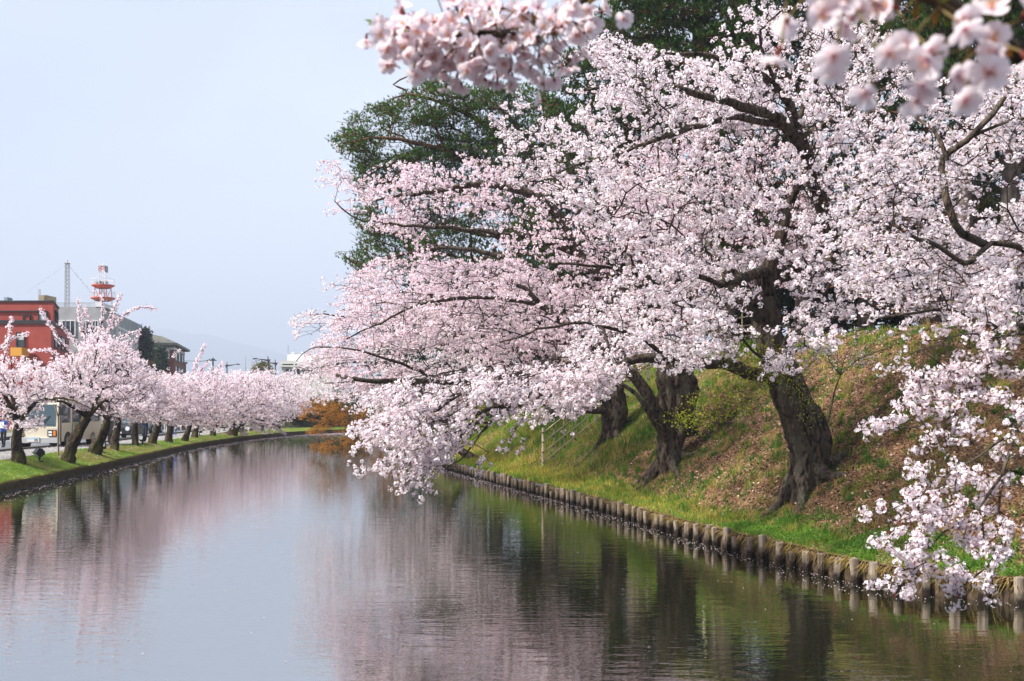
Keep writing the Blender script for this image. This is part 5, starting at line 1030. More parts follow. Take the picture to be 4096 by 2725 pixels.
# red rendered building
DB = 90.0; G = .4
c = (xx(204, DB), DB); lft = (xx(-900, DB), DB); back = (xx(277, 103), 103.0); ub = (xx(234, 97), 97.0)
red = thing('red_building', 'red rendered building with dark band and setback top floor at the left edge', 'building', (c[0], c[1], G)); rb0 = np.array([c[0], c[1], G])
zb0, zb1, zt = zz(1295, DB), zz(1284, DB), zz(1207, DB)
def rel(fp): return [(x - rb0[0], y - rb0[1]) for x, y in fp]
mb = MB(); block(mb, rel([lft, c, back, (lft[0], 112)]), 0, zb0 - G); mb.build('wall', MAT['red_render'], red)
mb = MB(); o_ = .12; block(mb, rel([(lft[0], DB - o_), (c[0] + o_, DB - o_), (back[0] + o_, back[1]), (lft[0], 112)]), zb0 - G - .02, zb1 - G + .05); mb.build('cornice_band', MAT['dark_trim'], red)
mb = MB(); block(mb, rel([(lft[0], DB + .4), (c[0], DB + .4), ub, (lft[0], 110)]), zb1 - G, zt - G); mb.build('upper_wall', MAT['red_render'], red)
mb = MB(); block(mb, rel([(lft[0], DB + .3), (c[0] + .1, DB + .3), (ub[0] + .1, ub[1]), (lft[0], 110)]), zt - G - .003, zt - G + .14); mb.build('roof_edge', MAT['dark_trim'], red)
mb = MB(); block(mb, rel([(lft[0], DB + .25), (c[0] - .6, DB + .25), (c[0] - .6, DB + .39), (lft[0], DB + .39)]), zz(1246, DB) - G, zz(1242, DB) - G); mb.build('ledge', MAT['dark_trim'], red)
ul = lambda px: (px - (-900)) / FPX * DB
window_on(red, lft, c, ul(70), ul(97), zz(1386, DB), zz(1334, DB), blind=.5, base=rb0)
lft2 = (lft[0], DB + .4); c2 = (c[0], DB + .4)
window_on(red, lft2, c2, ul(150), ul(178), zz(1281, DB), zz(1247, DB), glass='window_blind', base=rb0, name='door')
window_on(red, lft2, c2, ul(88), ul(110), zz(1282, DB), zz(1260, DB), glass='red_render', base=rb0, name='recess')
for k, (pxa, pxb, ya, yb) in enumerate(((211, 226, 1278, 1246),)): L2 = math.hypot(ub[0] - c2[0], ub[1] - c2[1]); window_on(red, c2, ub, L2 * .3, L2 * .75, zz(ya, 93), zz(yb, 93), base=rb0, mull=1)
L3 = math.hypot(back[0] - c[0], back[1] - c[1])
for a, b in ((.15, .35), (.5, .72)): window_on(red, c, back, L3 * a, L3 * b, zz(1390, 94), zz(1342, 94), base=rb0, blind=.4)
mb = MB(); block(mb, rel([(xx(156, 95), 95), (xx(187, 95), 95), (xx(187, 95), 97), (xx(156, 95), 97)]), zt - G, zz(1181, 95) - G); mb.build('roof_tank', MAT['tan_block'], red)
mb = MB(); block(mb, rel([(xx(16, 95), 95), (xx(29, 95), 95), (xx(29, 95), 96), (xx(16, 95), 96)]), zt - G, zz(1189, 95) - G); mb.build('roof_vent', MAT['dish_grey'], red)
mb = MB()
for px in (153, 162): mb.bar((xx(px, 94.8) - rb0[0], 94.8 - rb0[1], zt - G), (xx(158 + (px - 157) * .5, 94.8) - rb0[0], 94.8 - rb0[1], zz(1157, 94.8) - G), .05)
for k in range(5): mb.bar((xx(155, 94.8) - rb0[0], 94.8 - rb0[1], zt - G + .25 * k), (xx(161, 94.8) - rb0[0], 94.8 - rb0[1], zt - G + .25 * k), .03)
mb.build('roof_ladder', MAT['steel_grey'], red)
mb = MB(); mb.box(xx(55, 89) - rb0[0], xx(100, 89) - rb0[0], -1.6, -.2, zz(1425, 89) - G, zz(1392, 89) - G); mb.build('awning', MAT['orange_sign'], red)

# grey concrete building behind it
DG = 112.0; DG2 = 139.0; gc = (xx(410, DG), DG); gl = (xx(120, DG), DG); g2 = (xx(568, DG2), DG2); gy = thing('grey_building', 'grey concrete building with roof railing and tall window strips behind the tall cherry', 'building', (gc[0], gc[1], G)); gb0 = np.array([gc[0], gc[1], G])
relg = lambda fp: [(x - gb0[0], y - gb0[1]) for x, y in fp]
zg = zz(1228, DG); mb = MB(); block(mb, relg([gl, gc, g2, (gl[0], DG2)]), 0, zg - G); mb.build('wall', MAT['concrete'], gy)
mb = MB(); block(mb, relg([(xx(380, DG), DG - .05), (xx(412, DG), DG - .05), (xx(412, DG) - .8, DG + 6), (xx(380, DG), DG + 6)]), zg - G, zz(1211, DG) - G); mb.build('parapet', MAT['pale_panel'], gy)
mb = MB()
for px in np.arange(222, 380, 4.6): mb.bar((xx(px, DG) - gb0[0], .2, zg - G), (xx(px, DG) - gb0[0], .2, zz(1211, DG) - G), .035)
mb.bar((xx(222, DG) - gb0[0], .2, zz(1211, DG) - G), (xx(380, DG) - gb0[0], .2, zz(1211, DG) - G), .06); mb.build('railing', MAT['steel_grey'], gy)
ug = lambda px: (px - 120) / FPX * DG
for a, b in ((238, 262), (266, 300), (328, 362), (372, 392)): window_on(gy, gl, gc, ug(a), ug(b), zz(1342, DG), zz(1285, DG), frame='pale_panel', base=gb0, mull=1)
LG = math.hypot(g2[0] - gc[0], g2[1] - gc[1])
for k in range(15):
    t0 = .30 + .046 * k; window_on(gy, gc, g2, LG * t0, LG * (t0 + .030), zz(1400, 125), zz(1325, 125) - .5 * k * .03, frame='pale_panel', glass='window_blind' if k % 3 else 'window_glass', base=gb0, fw=.22, depth=.3)
# brick building with pale cornice
DK_ = 150.0; kc = (xx(697, DK_), DK_); kl = (xx(560, DK_), DK_ - 4); kr = (xx(738, 168), 168.0); bk = thing('brick_building', 'brown brick building with pale cornice and hipped grey roof beyond the road', 'building', (kc[0], kc[1], G)); kb0 = np.array([kc[0], kc[1], G]); relk = lambda fp: [(x - kb0[0], y - kb0[1]) for x, y in fp]
ke = zz(1383, DK_); fpb = [kl, kc, kr, (kl[0] - 14, 176)]; mb = MB(); block(mb, relk(fpb), 0, ke - G); mb.build('wall', MAT['brick'], bk)
ex = lambda s, f: [(x + s * (1 if i in (1, 2) else -1), y + (-s if i in (0, 1) else s)) for i, (x, y) in enumerate(f)]
mb = MB(); block(mb, relk(ex(.08, fpb)), ke - G - .62, ke - G - .22); mb.build('cornice_band', MAT['pale_panel'], bk)
mb = MB(); block(mb, relk(ex(.7, fpb)), ke - G, ke - G + .35); mb.build('eaves', MAT['roof_grey'], bk)
a = relk(ex(.7, fpb)); b = relk(ex(-2.6, fpb)); z0, z1 = ke - G + .35, ke - G + 1.55
mb = MB(); mb.add([(*p, z0) for p in a] + [(*p, z1) for p in b], [(k, (k + 1) % 4, 4 + (k + 1) % 4, 4 + k) for k in range(4)] + [(4, 5, 6, 7)]); mb.build('roof', MAT['roof_grey'], bk)
Lk = math.hypot(kc[0] - kl[0], kc[1] - kl[1]); window_on(bk, kl, kc, Lk * .70, Lk * .86, zz(1431, DK_), zz(1405, DK_), frame='pale_panel', base=kb0, mull=1, fw=.14); window_on(bk, kl, kc, Lk * .3, Lk * .46, zz(1431, DK_), zz(1405, DK_), frame='pale_panel', base=kb0, mull=1, fw=.14)
Lr = math.hypot(kr[0] - kc[0], kr[1] - kc[1])
for a_ in (.06, .38, .70):
    window_on(bk, kc, kr, Lr * a_, Lr * (a_ + .2), zz(1447, 158), zz(1410, 158), frame='roof_grey', base=kb0, fw=.07); window_on(bk, kc, kr, Lr * a_, Lr * (a_ + .2), zz(1505, 158), zz(1470, 158), frame='roof_grey', base=kb0, fw=.07)
mb = MB()
for t in np.linspace(.03, .97, 26): p = np.array(kl) * (1 - t) + np.array(kc) * t - kb0[:2]; mb.box(p[0] - .14, p[0] + .14, p[1] - .55, p[1] - .09, ke - G - .32, ke - G - .005)
mb.build('dentils', MAT['roof_grey'], bk)
# pale flat roofed building far off
DF = 200.0; fb = thing('pale_building', 'pale flat roofed building far off at the end of the moat', 'building', (xx(1126, DF), DF, G)); fb0 = np.array([xx(1126, DF), DF, G]); W_ = lambda px: xx(px, DF) - fb0[0]
mb = MB(); mb.box(0, W_(1330), 0, 14, 0, zz(1468, DF) - G); mb.build('wall', MAT['cream_wall'], fb)
mb = MB(); mb.box(-.5, W_(1330) + .5, -.8, 14.5, zz(1468, DF) - G, zz(1462, DF) - G); mb.box(-.2, W_(1330) + .2, -.4, 14.2, zz(1456, DF) - G, zz(1443, DF) - G); mb.build('eaves', MAT['cream_wall'], fb)
mb = MB(); mb.box(0.2, W_(1330) - .2, -.1, 13.6, zz(1462, DF) - G, zz(1456, DF) - G); mb.build('window_band', MAT['window_glass'], fb)
mb = MB(); mb.box(W_(1140), W_(1330), 2, 12, zz(1443, DF) - G, zz(1416, DF) - G); mb.build('penthouse', MAT['pale_panel'], fb)
mb = MB(); mb.box(W_(1154), W_(1166), 3, 5, zz(1416, DF) - G, zz(1406, DF) - G); mb.build('roof_tank', MAT['pale_panel'], fb)
mb = MB(); mb.bar((W_(1141), 2.5, zz(1416, DF) - G), (W_(1141), 2.5, zz(1379, DF) - G), .14, n=5); mb.build('antenna', MAT['mast_grey'], fb)
for i in range(6): window_on(fb, (fb0[0], DF), (fb0[0] + W_(1330), DF), 1 + i * 1.55, 2 + i * 1.55, zz(1495, DF), zz(1478, DF), base=fb0, fw=.1)

# ------------------------------------------------------------------ masts and towers
def lattice(mb, b, w0, w1, h, n, r, m=0, base_z=0):
    P = lambda k, q: Vector((b[0] + (1 if q in (1, 2) else -1) * (w0 + (w1 - w0) * k / n) / 2, b[1] + (1 if q in (2, 3) else -1) * (w0 + (w1 - w0) * k / n) / 2, base_z + h * k / n))
    for q in range(4):
        mb.bar(P(0, q), P(n, q), r * 1.5, m=m)
        for k in range(n): mb.bar(P(k, q), P(k + 1, (q + 1) % 4), r, m=m); mb.bar(P(k + 1, q), P(k + 1, (q + 1) % 4), r, m=m)
DM = 114.0; zr = zz(1228, DM); ms = thing('lattice_mast', 'slender grey lattice mast with guy wires on the grey roof', 'mast', (xx(269, DM), DM, zr))
h = zz(1056, DM) - zr; mb = MB(); lattice(mb, (0, 0), .40, .34, h, 11, .026); mb.build('mast', MAT['mast_grey'], ms)
mb = MB(); mb.box(-.24, .24, -.24, .24, h, h + .1); mb.bar((0, 0, h + .1), (.05, 0, zz(1040, DM) - zr), .07, n=5); mb.build('mast_head', MAT['mast_grey'], ms)
for tx, ty, tz in ((105, 100., 1206), (392, 118., 1205), (378, 112.5, 1180)):
    e = U(tx, tz, ty) - np.array([xx(269, DM), DM, zr]); e[2] = max(e[2], .1); mb = MB(); mb.bar((0, 0, h), e, .022, n=3)
    for t in (.3, .5, .72): p = Vector((0, 0, h)).lerp(Vector(e), t); mb.bar(p, p + (Vector(e) - Vector((0, 0, h))).normalized() * .12, .07, n=5)
    mb.build('guy_wire', MAT['mast_grey'], ms)
DT = 152.0; tw = thing('radio_tower', 'red and white radio tower with two round platforms behind the grey building', 'tower', (xx(412, DT), DT, G)); zt_ = lambda py: zz(py, DT) - G
px2m = DT / FPX
mb = MB(); lattice(mb, (0, 0), 60 * px2m, 52 * px2m, zt_(1200), 7, .04); mb.build('lower_frame', MAT['tower_white'], tw)
mb = MB(); lattice(mb, (0, 0), 52 * px2m, 46 * px2m, zt_(1150) - zt_(1198), 1, .05, base_z=zt_(1198)); lattice(mb, (0, 0), 20 * px2m, 20 * px2m, zt_(1150) - zt_(1198), 1, .035, base_z=zt_(1198)); mb.build('middle_frame', MAT['tower_red'], tw)
for name_, py, r in (('platform', 1195, 47), ('platform', 1144, 44)):
    mb = MB(); n = 20; rr = r * px2m; V = []; zb = zt_(py)
    for rad, z in ((rr * .6, zb - .38), (rr, zb), (rr, zb + .14), (0.01, zb + .12)): V += [(rad * math.cos(2 * math.pi * k / n), rad * math.sin(2 * math.pi * k / n), z) for k in range(n)]
    mb.add(V, [(q * n + k, q * n + (k + 1) % n, (q + 1) * n + (k + 1) % n, (q + 1) * n + k) for q in range(3) for k in range(n)]); pf = mb.build(name_, MAT['tower_red'], tw)
    mb = MB()
    for k in range(n): a = 2 * math.pi * k / n; a2 = 2 * math.pi * (k + 1) / n; p = (rr * .98 * math.cos(a), rr * .98 * math.sin(a)); q = (rr * .98 * math.cos(a2), rr * .98 * math.sin(a2)); mb.bar((*p, zb + .2), (*p, zb + 1.0), .025); mb.bar((*p, zb + 1.0), (*q, zb + 1.0), .035)
    mb.build('handrail', MAT['tower_white'], pf)
mb = MB(); lattice(mb, (0, 0), 26 * px2m, 23 * px2m, zt_(1086) - zt_(1142), 3, .035, base_z=zt_(1142)); mb.build('upper_frame', MAT['tower_white'], tw)
mb = MB(); lattice(mb, (0, 0), 24 * px2m, 24 * px2m, zt_(1064) - zt_(1086), 2, .045, base_z=zt_(1086)); mb.build('top_frame', MAT['tower_red'], tw)
mb = MB()
for x_, t_ in ((-11, 1041), (0, 1052), (11, 1058)): mb.bar((x_ * px2m, 0, zt_(1064)), (x_ * px2m, 0, zt_(t_)), .08, n=5)
mb.box(-13 * px2m, 13 * px2m, -.6, .6, zt_(1065), zt_(1063)); mb.build('aerials', MAT['tower_white'], tw)
for x_, r in ((-14, 6), (2, 8), (9, 7), (26, 6)):
    mb = MB(); mb.bar((x_ * px2m, -.9, zt_(1134)), (x_ * px2m, -1.3, zt_(1134)), r * 1.6 * px2m, n=12); mb.build('dish', MAT['dish_grey'], tw)
mb = MB(); mb.box(12 * px2m, 17 * px2m, -.3, .3, zt_(1090), zt_(1066)); mb.build('panel_aerial', MAT['dish_grey'], tw)

# ------------------------------------------------------------------ street lamps and poles
def lamp(px, top, arm, x0, x1, D, label):
    o = thing('street_lamp', label, 'street lamp', (xx(px, D), D, .4), 'street lamps beyond the cherries'); w = lambda p: xx(p, D) - xx(px, D); z = lambda p: zz(p, D) - .4
    mb = MB(); mb.bar((0, 0, 0), (0, 0, z(arm)), .2, n=8, w2=.14); mb.bar((0, 0, z(arm)), (0, 0, z(top)), .16, n=8, w2=.03); mb.build('pole', MAT['pole_brown'], o)
    e = x0 if abs(x0 - px) > abs(x1 - px) else x1; s = x1 if e == x0 else x0; sg = 1 if e > px else -1
    mb = MB(); mb.bar((0, 0, z(arm) - .12), (w(e) * .8, 0, z(arm) + .08), .22, n=6, w2=.10); mb.bar((0, 0, z(arm) - .12), (w(s), 0, z(arm) + .02), .2, n=6, w2=.05); mb.bar((0, 0, z(arm) - .5), (w(s) * .7, 0, z(arm) - .05), .1); mb.build('arm', MAT['pole_brown'], o)
    mb = MB(); mb.bar((w(e) * .76, 0, z(arm) + .1), (w(e), 0, z(arm) + .06), .30, .14); mb.build('lantern', MAT['pole_brown'], o)
lamp(908, 1446, 1460, 899, 958, 135, 'street lamp with arm pointing right, alone between bare sky and crowns')
lamp(1072, 1422, 1438, 1013, 1083, 118, 'taller street lamp with long arm pointing left')
lamp(1101, 1437, 1451, 1048, 1112, 128, 'shorter street lamp just behind the tall one, arm pointing left')
D = 140; o = thing('utility_pole', 'utility pole with cross arm and fittings next to the brick building', 'utility pole', (xx(852, D), D, .4)); z = lambda p: zz(p, D) - .4
mb = MB(); mb.bar((0, 0, 0), (0, 0, z(1432)), .28, n=8, w2=.2); mb.build('pole', MAT['pole_brown'], o); mb = MB(); mb.bar((-.9, 0, z(1442)), (.5, 0, z(1442)), .12)
for x_ in (-.5, -.2, .2): mb.bar((x_, 0, z(1442)), (x_, 0, z(1436)), .16, n=6)
mb.build('cross_arm', MAT['pole_brown'], o); mb = MB(); mb.bar((-.9, 0, z(1445)), (xx(735, D) - xx(852, D), 0, z(1444)), .05, n=4); mb.bar((-.9, 0, z(1441)), (xx(735, D) - xx(852, D), 4, z(1450)), .03, n=4); mb.build('wire', MAT['pole_brown'], o)
D = 141; o = thing('signal_pole', 'thin pole with cable bracket near the utility pole', 'pole', (xx(784, D), D, .4)); mb = MB(); mb.bar((0, 0, 0), (0, 0, zz(1438, D) - .4), .12, n=6); mb.build('pole', MAT['steel_grey'], o); mb = MB(); mb.bar((-.3, 0, zz(1446, D) - .4), (.3, 0, zz(1446, D) - .4), .1); mb.build('bracket', MAT['steel_grey'], o)
D = 146; o = thing('signal_pole', 'dark post close to the corner of the brick building', 'pole', (xx(740, D), D, .4)); mb = MB(); mb.bar((0, 0, 0), (0, 0, zz(1450, D) - .4), .3, n=6); mb.build('pole', MAT['pole_brown'], o); mb = MB(); mb.box(-.3, .3, -.2, .2, zz(1456, D) - .4, zz(1450, D) - .35); mb.build('cap', MAT['pole_brown'], o)
for px, top, lab in ((982, 1423, 'thin antenna mast left of its twin, far beyond the crowns'), (1008, 1422, 'thin antenna mast right of its twin, far beyond the crowns')):
    D = 210; o = thing('antenna_mast', lab, 'mast', (xx(px, D), D, .4)); mb = MB(); mb.bar((0, 0, 0), (0, 0, zz(1470, D) - .4), .3, n=6); mb.build('pole', MAT['steel_grey'], o); mb = MB(); mb.bar((0, 0, zz(1470, D) - .4), (0, 0, zz(top, D) - .4), .14, n=5, w2=.08); mb.build('aerial', MAT['steel_grey'], o)

# ------------------------------------------------------------------ trees by the buildings
def leafy_tree(name, label, px, D, top, bottom, w, n, c0, c1, cone=False):
    b = np.array([xx(px, D), D, .4]); T = Tree(name, label, 'tree', b, bark='bark_far'); zt2 = zz(top, D); zb2 = zz(bottom, D); hw = w / 2 / FPX * D
    T.trunk([b, np.array([b[0], D, (zb2 + .4) / 2 + .5]), np.array([b[0], D, zb2 + (zt2 - zb2) * .8])], [.25, .2, .06], n=8, step=.5); T.att[:T.n] = True
    C = []
    for i in range(n):
        t = rng.uniform(); r = hw * ((1 - t) ** .8 if cone else math.sqrt(max(.05, 1 - (2 * t - 1) ** 2))) * math.sqrt(rng.uniform(.2, 1)) * (1 + .25 * rng.normal()); a = rng.uniform(0, 6.28); C.append((b[0] + r * math.cos(a), D + r * math.sin(a), zb2 + (zt2 - zb2) * t))
    C = np.array(C)
    for p in C[:: max(1, n // 60)]: T.connect(p, .3)
    T.twig_mesh(tip=.015); T.leaves('crown', C, 9, .3, .32, .2, (c0, c1)); return T
leafy_tree('conifer', 'dark conifer in front of the grey building\'s far end', 584, 135, 1325, 1430, 40, 420, (.012, .026, .014), (.03, .05, .025), True)
leafy_tree('conifer', 'small dark tree against the brick building', 645, 146, 1398, 1480, 40, 340, (.012, .028, .010), (.035, .06, .018), True)
leafy_tree('broadleaf_tree', 'rounded olive green tree beneath the street lamps', 1050, 165, 1460, 1530, 76, 520, (.09, .095, .018), (.17, .15, .03))

def shrub(label, x, y, z, w, h, n, c0=(.012, .028, .010), c1=(.04, .07, .018), L=.22, kind='evergreen_shrub'):
    b = np.array([x, y, z]); T = Tree(kind, label, 'shrub' if kind == 'evergreen_shrub' else 'tree', b, bark='bark_far', group='dark shrubs')
    for k in range(5): a = k * 1.26 + .4; T.limb([b - np.array([0, 0, .2]), b + np.array([.2 * w * math.cos(a), .2 * w * math.sin(a), h * .4]), b + np.array([.33 * w * math.cos(a), .33 * w * math.sin(a), h * .8])], .05, .015, name='stem', n=6, attach=False)
    d = rand_dirs(n); r = rng.uniform(.55, 1, n)[:, None] * (1 + .25 * (fbm(d[:, 0] * 2 + 5, d[:, 2] * 2 + d[:, 1], int(x * 7) % 99)[:, None] - .5)); C = b + np.array([0, 0, h * .52]) + d * r * np.array([w / 2, w / 2, h / 2])
    T.leaves('crown', C, 7, .13, L, L * .6, (c0, c1)); return T
for i, (x, y, w, h) in enumerate(((10.5, 45, 5.5, 6), (14.5, 46, 6, 6.4), (19, 45, 5.5, 6.0), (23.5, 43, 5.5, 6.4), (28, 42, 5.5, 6), (6.5, 48, 5.5, 6), (2.5, 54, 5.5, 5.4), (33, 40, 6, 6))):
    shrub(['dark shrub behind the top fence', 'wide dark shrub behind the big trunk on the plateau', 'dark shrub between pine trunks on the plateau', 'dark shrub behind the sapling, far back on the plateau', 'dark shrub at the right end of the plateau row', 'dark shrub behind the thick furrowed trunk', 'dark shrub far along the plateau, above the fence', 'tall dark shrub beyond the right edge trees'][i], x, y, float(zR(x, y)), w, h, 520, L=.27)
for i, (x, y, w, h) in enumerate(((-1.5, 60, 7, 9), (-5.5, 72, 8, 9.5), (2.0, 66, 7.5, 10), (6.5, 58, 7, 9.5), (17, 49, 8, 8), (12, 50, 8, 8), (22, 48, 8, 8.5), (-8.5, 86, 9, 9), (27, 46, 8, 8))):
    shrub(['dark round evergreen behind the small leaning cherry', 'dark round evergreen behind the pale cherry over the maple', 'tall dark evergreen behind the arching grey pink cherry', 'dark evergreen behind the old pine', 'dark evergreen filling the gap behind the crest stone', 'dark evergreen behind the big cherry trunk', 'dark evergreen behind the young shoot', 'dark evergreen above the end of the water', 'dark evergreen behind the near hanging sprays'][i], x, y, float(zR(x, y)), w, h, 620, L=.4, kind='evergreen_tree')
for i, (px, y, w, h) in enumerate(((1215, 100, 5, 2.6), (1300, 101, 5, 3), (1390, 99, 5, 3), (1130, 102.5, 4, 2.2))):
    shrub(['dark shrub at the end of the water, beside the bank', 'dark shrub behind the orange maple tips', 'dark shrub farthest right at the end of the water', 'low shrub where the left bank bends'][i], xx(px, y), y, .6, w, h, 260, L=.3)

# ------------------------------------------------------------------ bus and cars on the road
def wheel(parent, x, y, r, w, name='wheel'):
    mb = MB(); n = 16
    mb.bar((x - w / 2, y, r), (x + w / 2, y, r), r * 2, n=n); o = mb.build(name, MAT['tyre'], parent, smooth=False)
    mb = MB(); s = 1 if x > 0 else -1; mb.bar((x + s * w * .38, y, r), (x + s * w * .53, y, r), r * 1.25, n=12); mb.build('rim', MAT['rim'], o); return o
bx0 = xx(48, 51.0); bx1 = xx(230, 51.0); zrd = float(zpath(51)) - .13
bus = thing('bus', 'cream minibus with green and red side stripes parked beyond the first trees', 'bus', ((bx0 + bx1) / 2, 51.0, zrd), rz=R(2)); W2 = 1.14; LB_ = 5.9; HB = 2.75
prof = [(0.05, .38), (-.02, 1.1), (.10, 2.2), (.28, HB - .12), (.6, HB), (LB_ - .2, HB), (LB_, HB - .2), (LB_, .38)]
mb = MB(); mb.prism([(a, b) for a, b in prof], -W2, W2, 0, 'x'); body = mb.build('body', MAT['bus_cream'], bus)
mb = MB(); mb.prism([(-.16, .34), (-.16, .60), (.1, .62), (.1, .34)], -W2 - .04, W2 + .04, 0, 'x'); bp_ = mb.build('bumper', MAT['bus_grey'], bus)
mb = MB(); mb.prism([(-.035, 1.2), (.085, 2.3), (.085 + .05, 2.3), (.02, 1.2)], -W2 + .1, W2 - .1, 0, 'x'); ws = mb.build('windscreen', MAT['bus_glass'], bus)
mb = MB()
for x_ in (-.45, .35): mb.bar((x_, -.05, 1.22), (x_ + .42, .02, 1.7), .035)
mb.build('wiper', MAT['black_plastic'], ws)
mb = MB(); mb.box(-.5, .5, .16, .3, 2.38, 2.56); mb.build('destination_board', MAT['black_plastic'], bus)
for s in (-1, 1):
    mb = MB(); mb.box(s * .88 - .22, s * .88 + .22, -.06, .04, .66, 1.0); hl = mb.build('headlight', MAT['black_plastic'], bus)
    mb = MB(); mb.box(s * .84 - .12, s * .84 + .06, -.085, -.058, .70, .80); mb.box(s * .84 - .12, s * .84 + .06, -.085, -.058, .84, .94); mb.build('lens', MAT['lamp_clear'], hl)
    mb = MB(); mb.box(s * 1.02 - .06, s * 1.02 + .06, -.085, -.058, .70, .96); mb.build('indicator', MAT['lamp_amber'], hl)
    mb = MB(); mb.bar((s * W2, .1, 2.2), (s * (W2 + .22), -.1, 2.15), .03); mb.box(s * (W2 + .22) - .09, s * (W2 + .22) + .09, -.14, -.06, 1.75, 2.15); mb.build('mirror', MAT['black_plastic'], bus)
    for yy in (1.3, 4.7): wheel(bus, s * (W2 - .12), yy, .38, .24)
mb = MB(); mb.box(-.3, .3, -.19, -.165, .40, .64); pl = mb.build('number_plate', MAT['plate_white'], bus)
mb = MB(); mb.box(-.3, .3, -.194, -.191, .54, .64); mb.build('plate_picture', MAT['plate_blue'], pl)
tx = bpy.data.curves.new('plate_text', 'FONT'); tx.body = '20'; tx.size = .2; tx.extrude = .002; tx.align_x = 'LEFT'; to = bpy.data.objects.new('plate_text', tx); col.objects.link(to); tx.materials.append(MAT['plate_ink'])
bpy.context.view_layer.update(); mt = bpy.data.meshes.new_from_object(to.evaluated_get(bpy.context.evaluated_depsgraph_get())); bpy.data.objects.remove(to)
o = link('plate_number', mt, pl, (.04, -.197, .43)); o.rotation_euler = (R(90), 0, 0)
for s in (-1, 1):
    for k in range(4): mb = MB(); y0 = .55 + k * 1.32; mb.box(s * (W2 + .003) - .01, s * (W2 + .003) + .01, y0, y0 + (1.2 if k else 1.05), 1.35, 2.3); mb.build('side_window', MAT['bus_glass'], bus)
    mb = MB(); mb.box(s * (W2 + .006) - .01, s * (W2 + .006) + .01, .35, .45, .4, 2.5); mb.box(s * (W2 + .006) - .01, s * (W2 + .006) + .01, 2.95, 3.03, .4, 2.5); mb.build('door_frame', MAT['black_plastic'], bus)
    for k, (y0, w_, sl, m_) in enumerate(((1.85, .14, .12, 'bus_green'), (2.12, .10, -.10, 'bus_red'), (2.30, .16, .12, 'bus_green'), (2.60, .08, .10, 'bus_green'), (2.75, .10, .08, 'bus_green'), (3.1, .05, .1, 'bus_green'), (3.25, .05, .2, 'bus_green'))):
        mb = MB(); X = s * (W2 + .005); mb.add([(X, y0 - sl, .42), (X, y0 - sl + w_, .42), (X, y0 + w_, 1.32), (X, y0, 1.32)], [(0, 1, 2, 3)]); mb.build('stripe', MAT[m_], bus)
    mb = MB(); n = 14; V = [(s * (W2 + .004), 1.3 + .5 * math.cos(math.pi * k / n), .38 + .5 * math.sin(math.pi * k / n)) for k in range(n + 1)]; mb.add(V, [tuple(range(n + 1))]); mb.build('wheel_arch', MAT['black_plastic'], bus)
def car(label, x, y, rz, paint, kind='car', L=3.9, W=1.62, H=1.62, lights='round', group='cars on the road'):
    o = thing(kind, label, 'car', (x, y, float(zpath(y)) - .13), group, rz); w = W / 2
    low = [(0, .42), (.02, .80), (.10, .95), (L * .30, 1.02), (L - .06, 1.02), (L, .80), (L, .42), (L - .5, .26), (.4, .26)]; hi = [(L * .28, 1.0), (L * .40, H - .06), (L * .46, H), (L - .35, H), (L - .12, H - .14), (L - .06, 1.0)]
    def tap(pts, f, s0, s1): n = len(pts); return [(-w * f(z), yv, z) for yv, z in pts] + [(w * f(z), yv, z) for yv, z in pts], [(k, (k + 1) % n, n + (k + 1) % n, n + k) for k in range(n)] + [tuple(range(n))[::-1], tuple(range(n, 2 * n))]
    mb = MB(); mb.add(*tap(low, lambda z: 1 - .05 * abs(z - .6), 0, 0)); mb.add(*tap(hi, lambda z: .97 - .22 * max(0, z - 1.0), 0, 0)); mb.build('body', MAT[paint], o)
    f = lambda z: .97 - .22 * max(0, z - 1.0)
    mb = MB(); a, b = hi[0], hi[1]; q = lambda t, off: (a[0] + (b[0] - a[0]) * t - .012 * (1 if off else 0), a[1] + (b[1] - a[1]) * t + .006 * (1 if off else 0)); p1, p2 = q(.12, 1), q(.95, 1); mb.add([(-w * f(p1[1]) * .92, *p1), (w * f(p1[1]) * .92, *p1), (w * f(p2[1]) * .90, *p2), (-w * f(p2[1]) * .90, *p2)], [(0, 1, 2, 3)]); mb.build('windscreen', MAT['bus_glass'], o)
    for s in (-1, 1):
        for ya, yb in ((L * .42, L * .62), (L * .645, L * .88)):
            mb = MB(); z0, z1 = 1.06, H - .16; mb.add([(s * (w * f(z0) + .006), ya - .06, z0), (s * (w * f(z0) + .006), yb, z0), (s * (w * f(z1) + .006), yb - .02, z1), (s * (w * f(z1) + .006), ya + .10, z1)], [(0, 1, 2, 3)]); mb.build('side_window', MAT['bus_glass'], o)
        for yy in (.72, L - .72): wheel(o, s * (w - .06), yy, .33, .22)
        mb = MB()
        if lights == 'round': mb.bar((s * w * .68, .03, .74), (s * w * .68, -.035, .74), .30, n=14)
        else: mb.box(s * w * .68 - .2, s * w * .68 + .2, -.02, .06, .68, .84)
        mb.build('headlight', MAT['lamp_clear'], o); mb = MB(); mb.box(s * (w + .07) - .09, s * (w + .07) + .09, L * .33, L * .37, 1.0, 1.15); mb.build('mirror', MAT[paint], o)
    mb = MB(); mb.box(-w * .98, w * .98, -.07, .1, .36, .52); mb.build('bumper', MAT['black_plastic'], o); mb = MB(); mb.box(-w * .42, w * .42, -.02, .03, .58, .80); mb.build('grille', MAT['black_plastic'], o); mb = MB(); mb.box(-.17, .17, -.085, -.07, .40, .52); mb.build('number_plate', MAT['plate_white'], o); return o
car('dark boxy car with round headlights behind the forked cherry trunk', xx(478, 70), 70.0, R(3), 'car_dark')
car('grey car following the dark boxy one', xx(556, 82), 82.0, R(3), 'car_silver', W=1.68)
car('blue car far along the road behind the walker in jeans', xx(712, 92), 92.0, R(3), 'car_blue', lights='box', H=1.45, L=4.2)
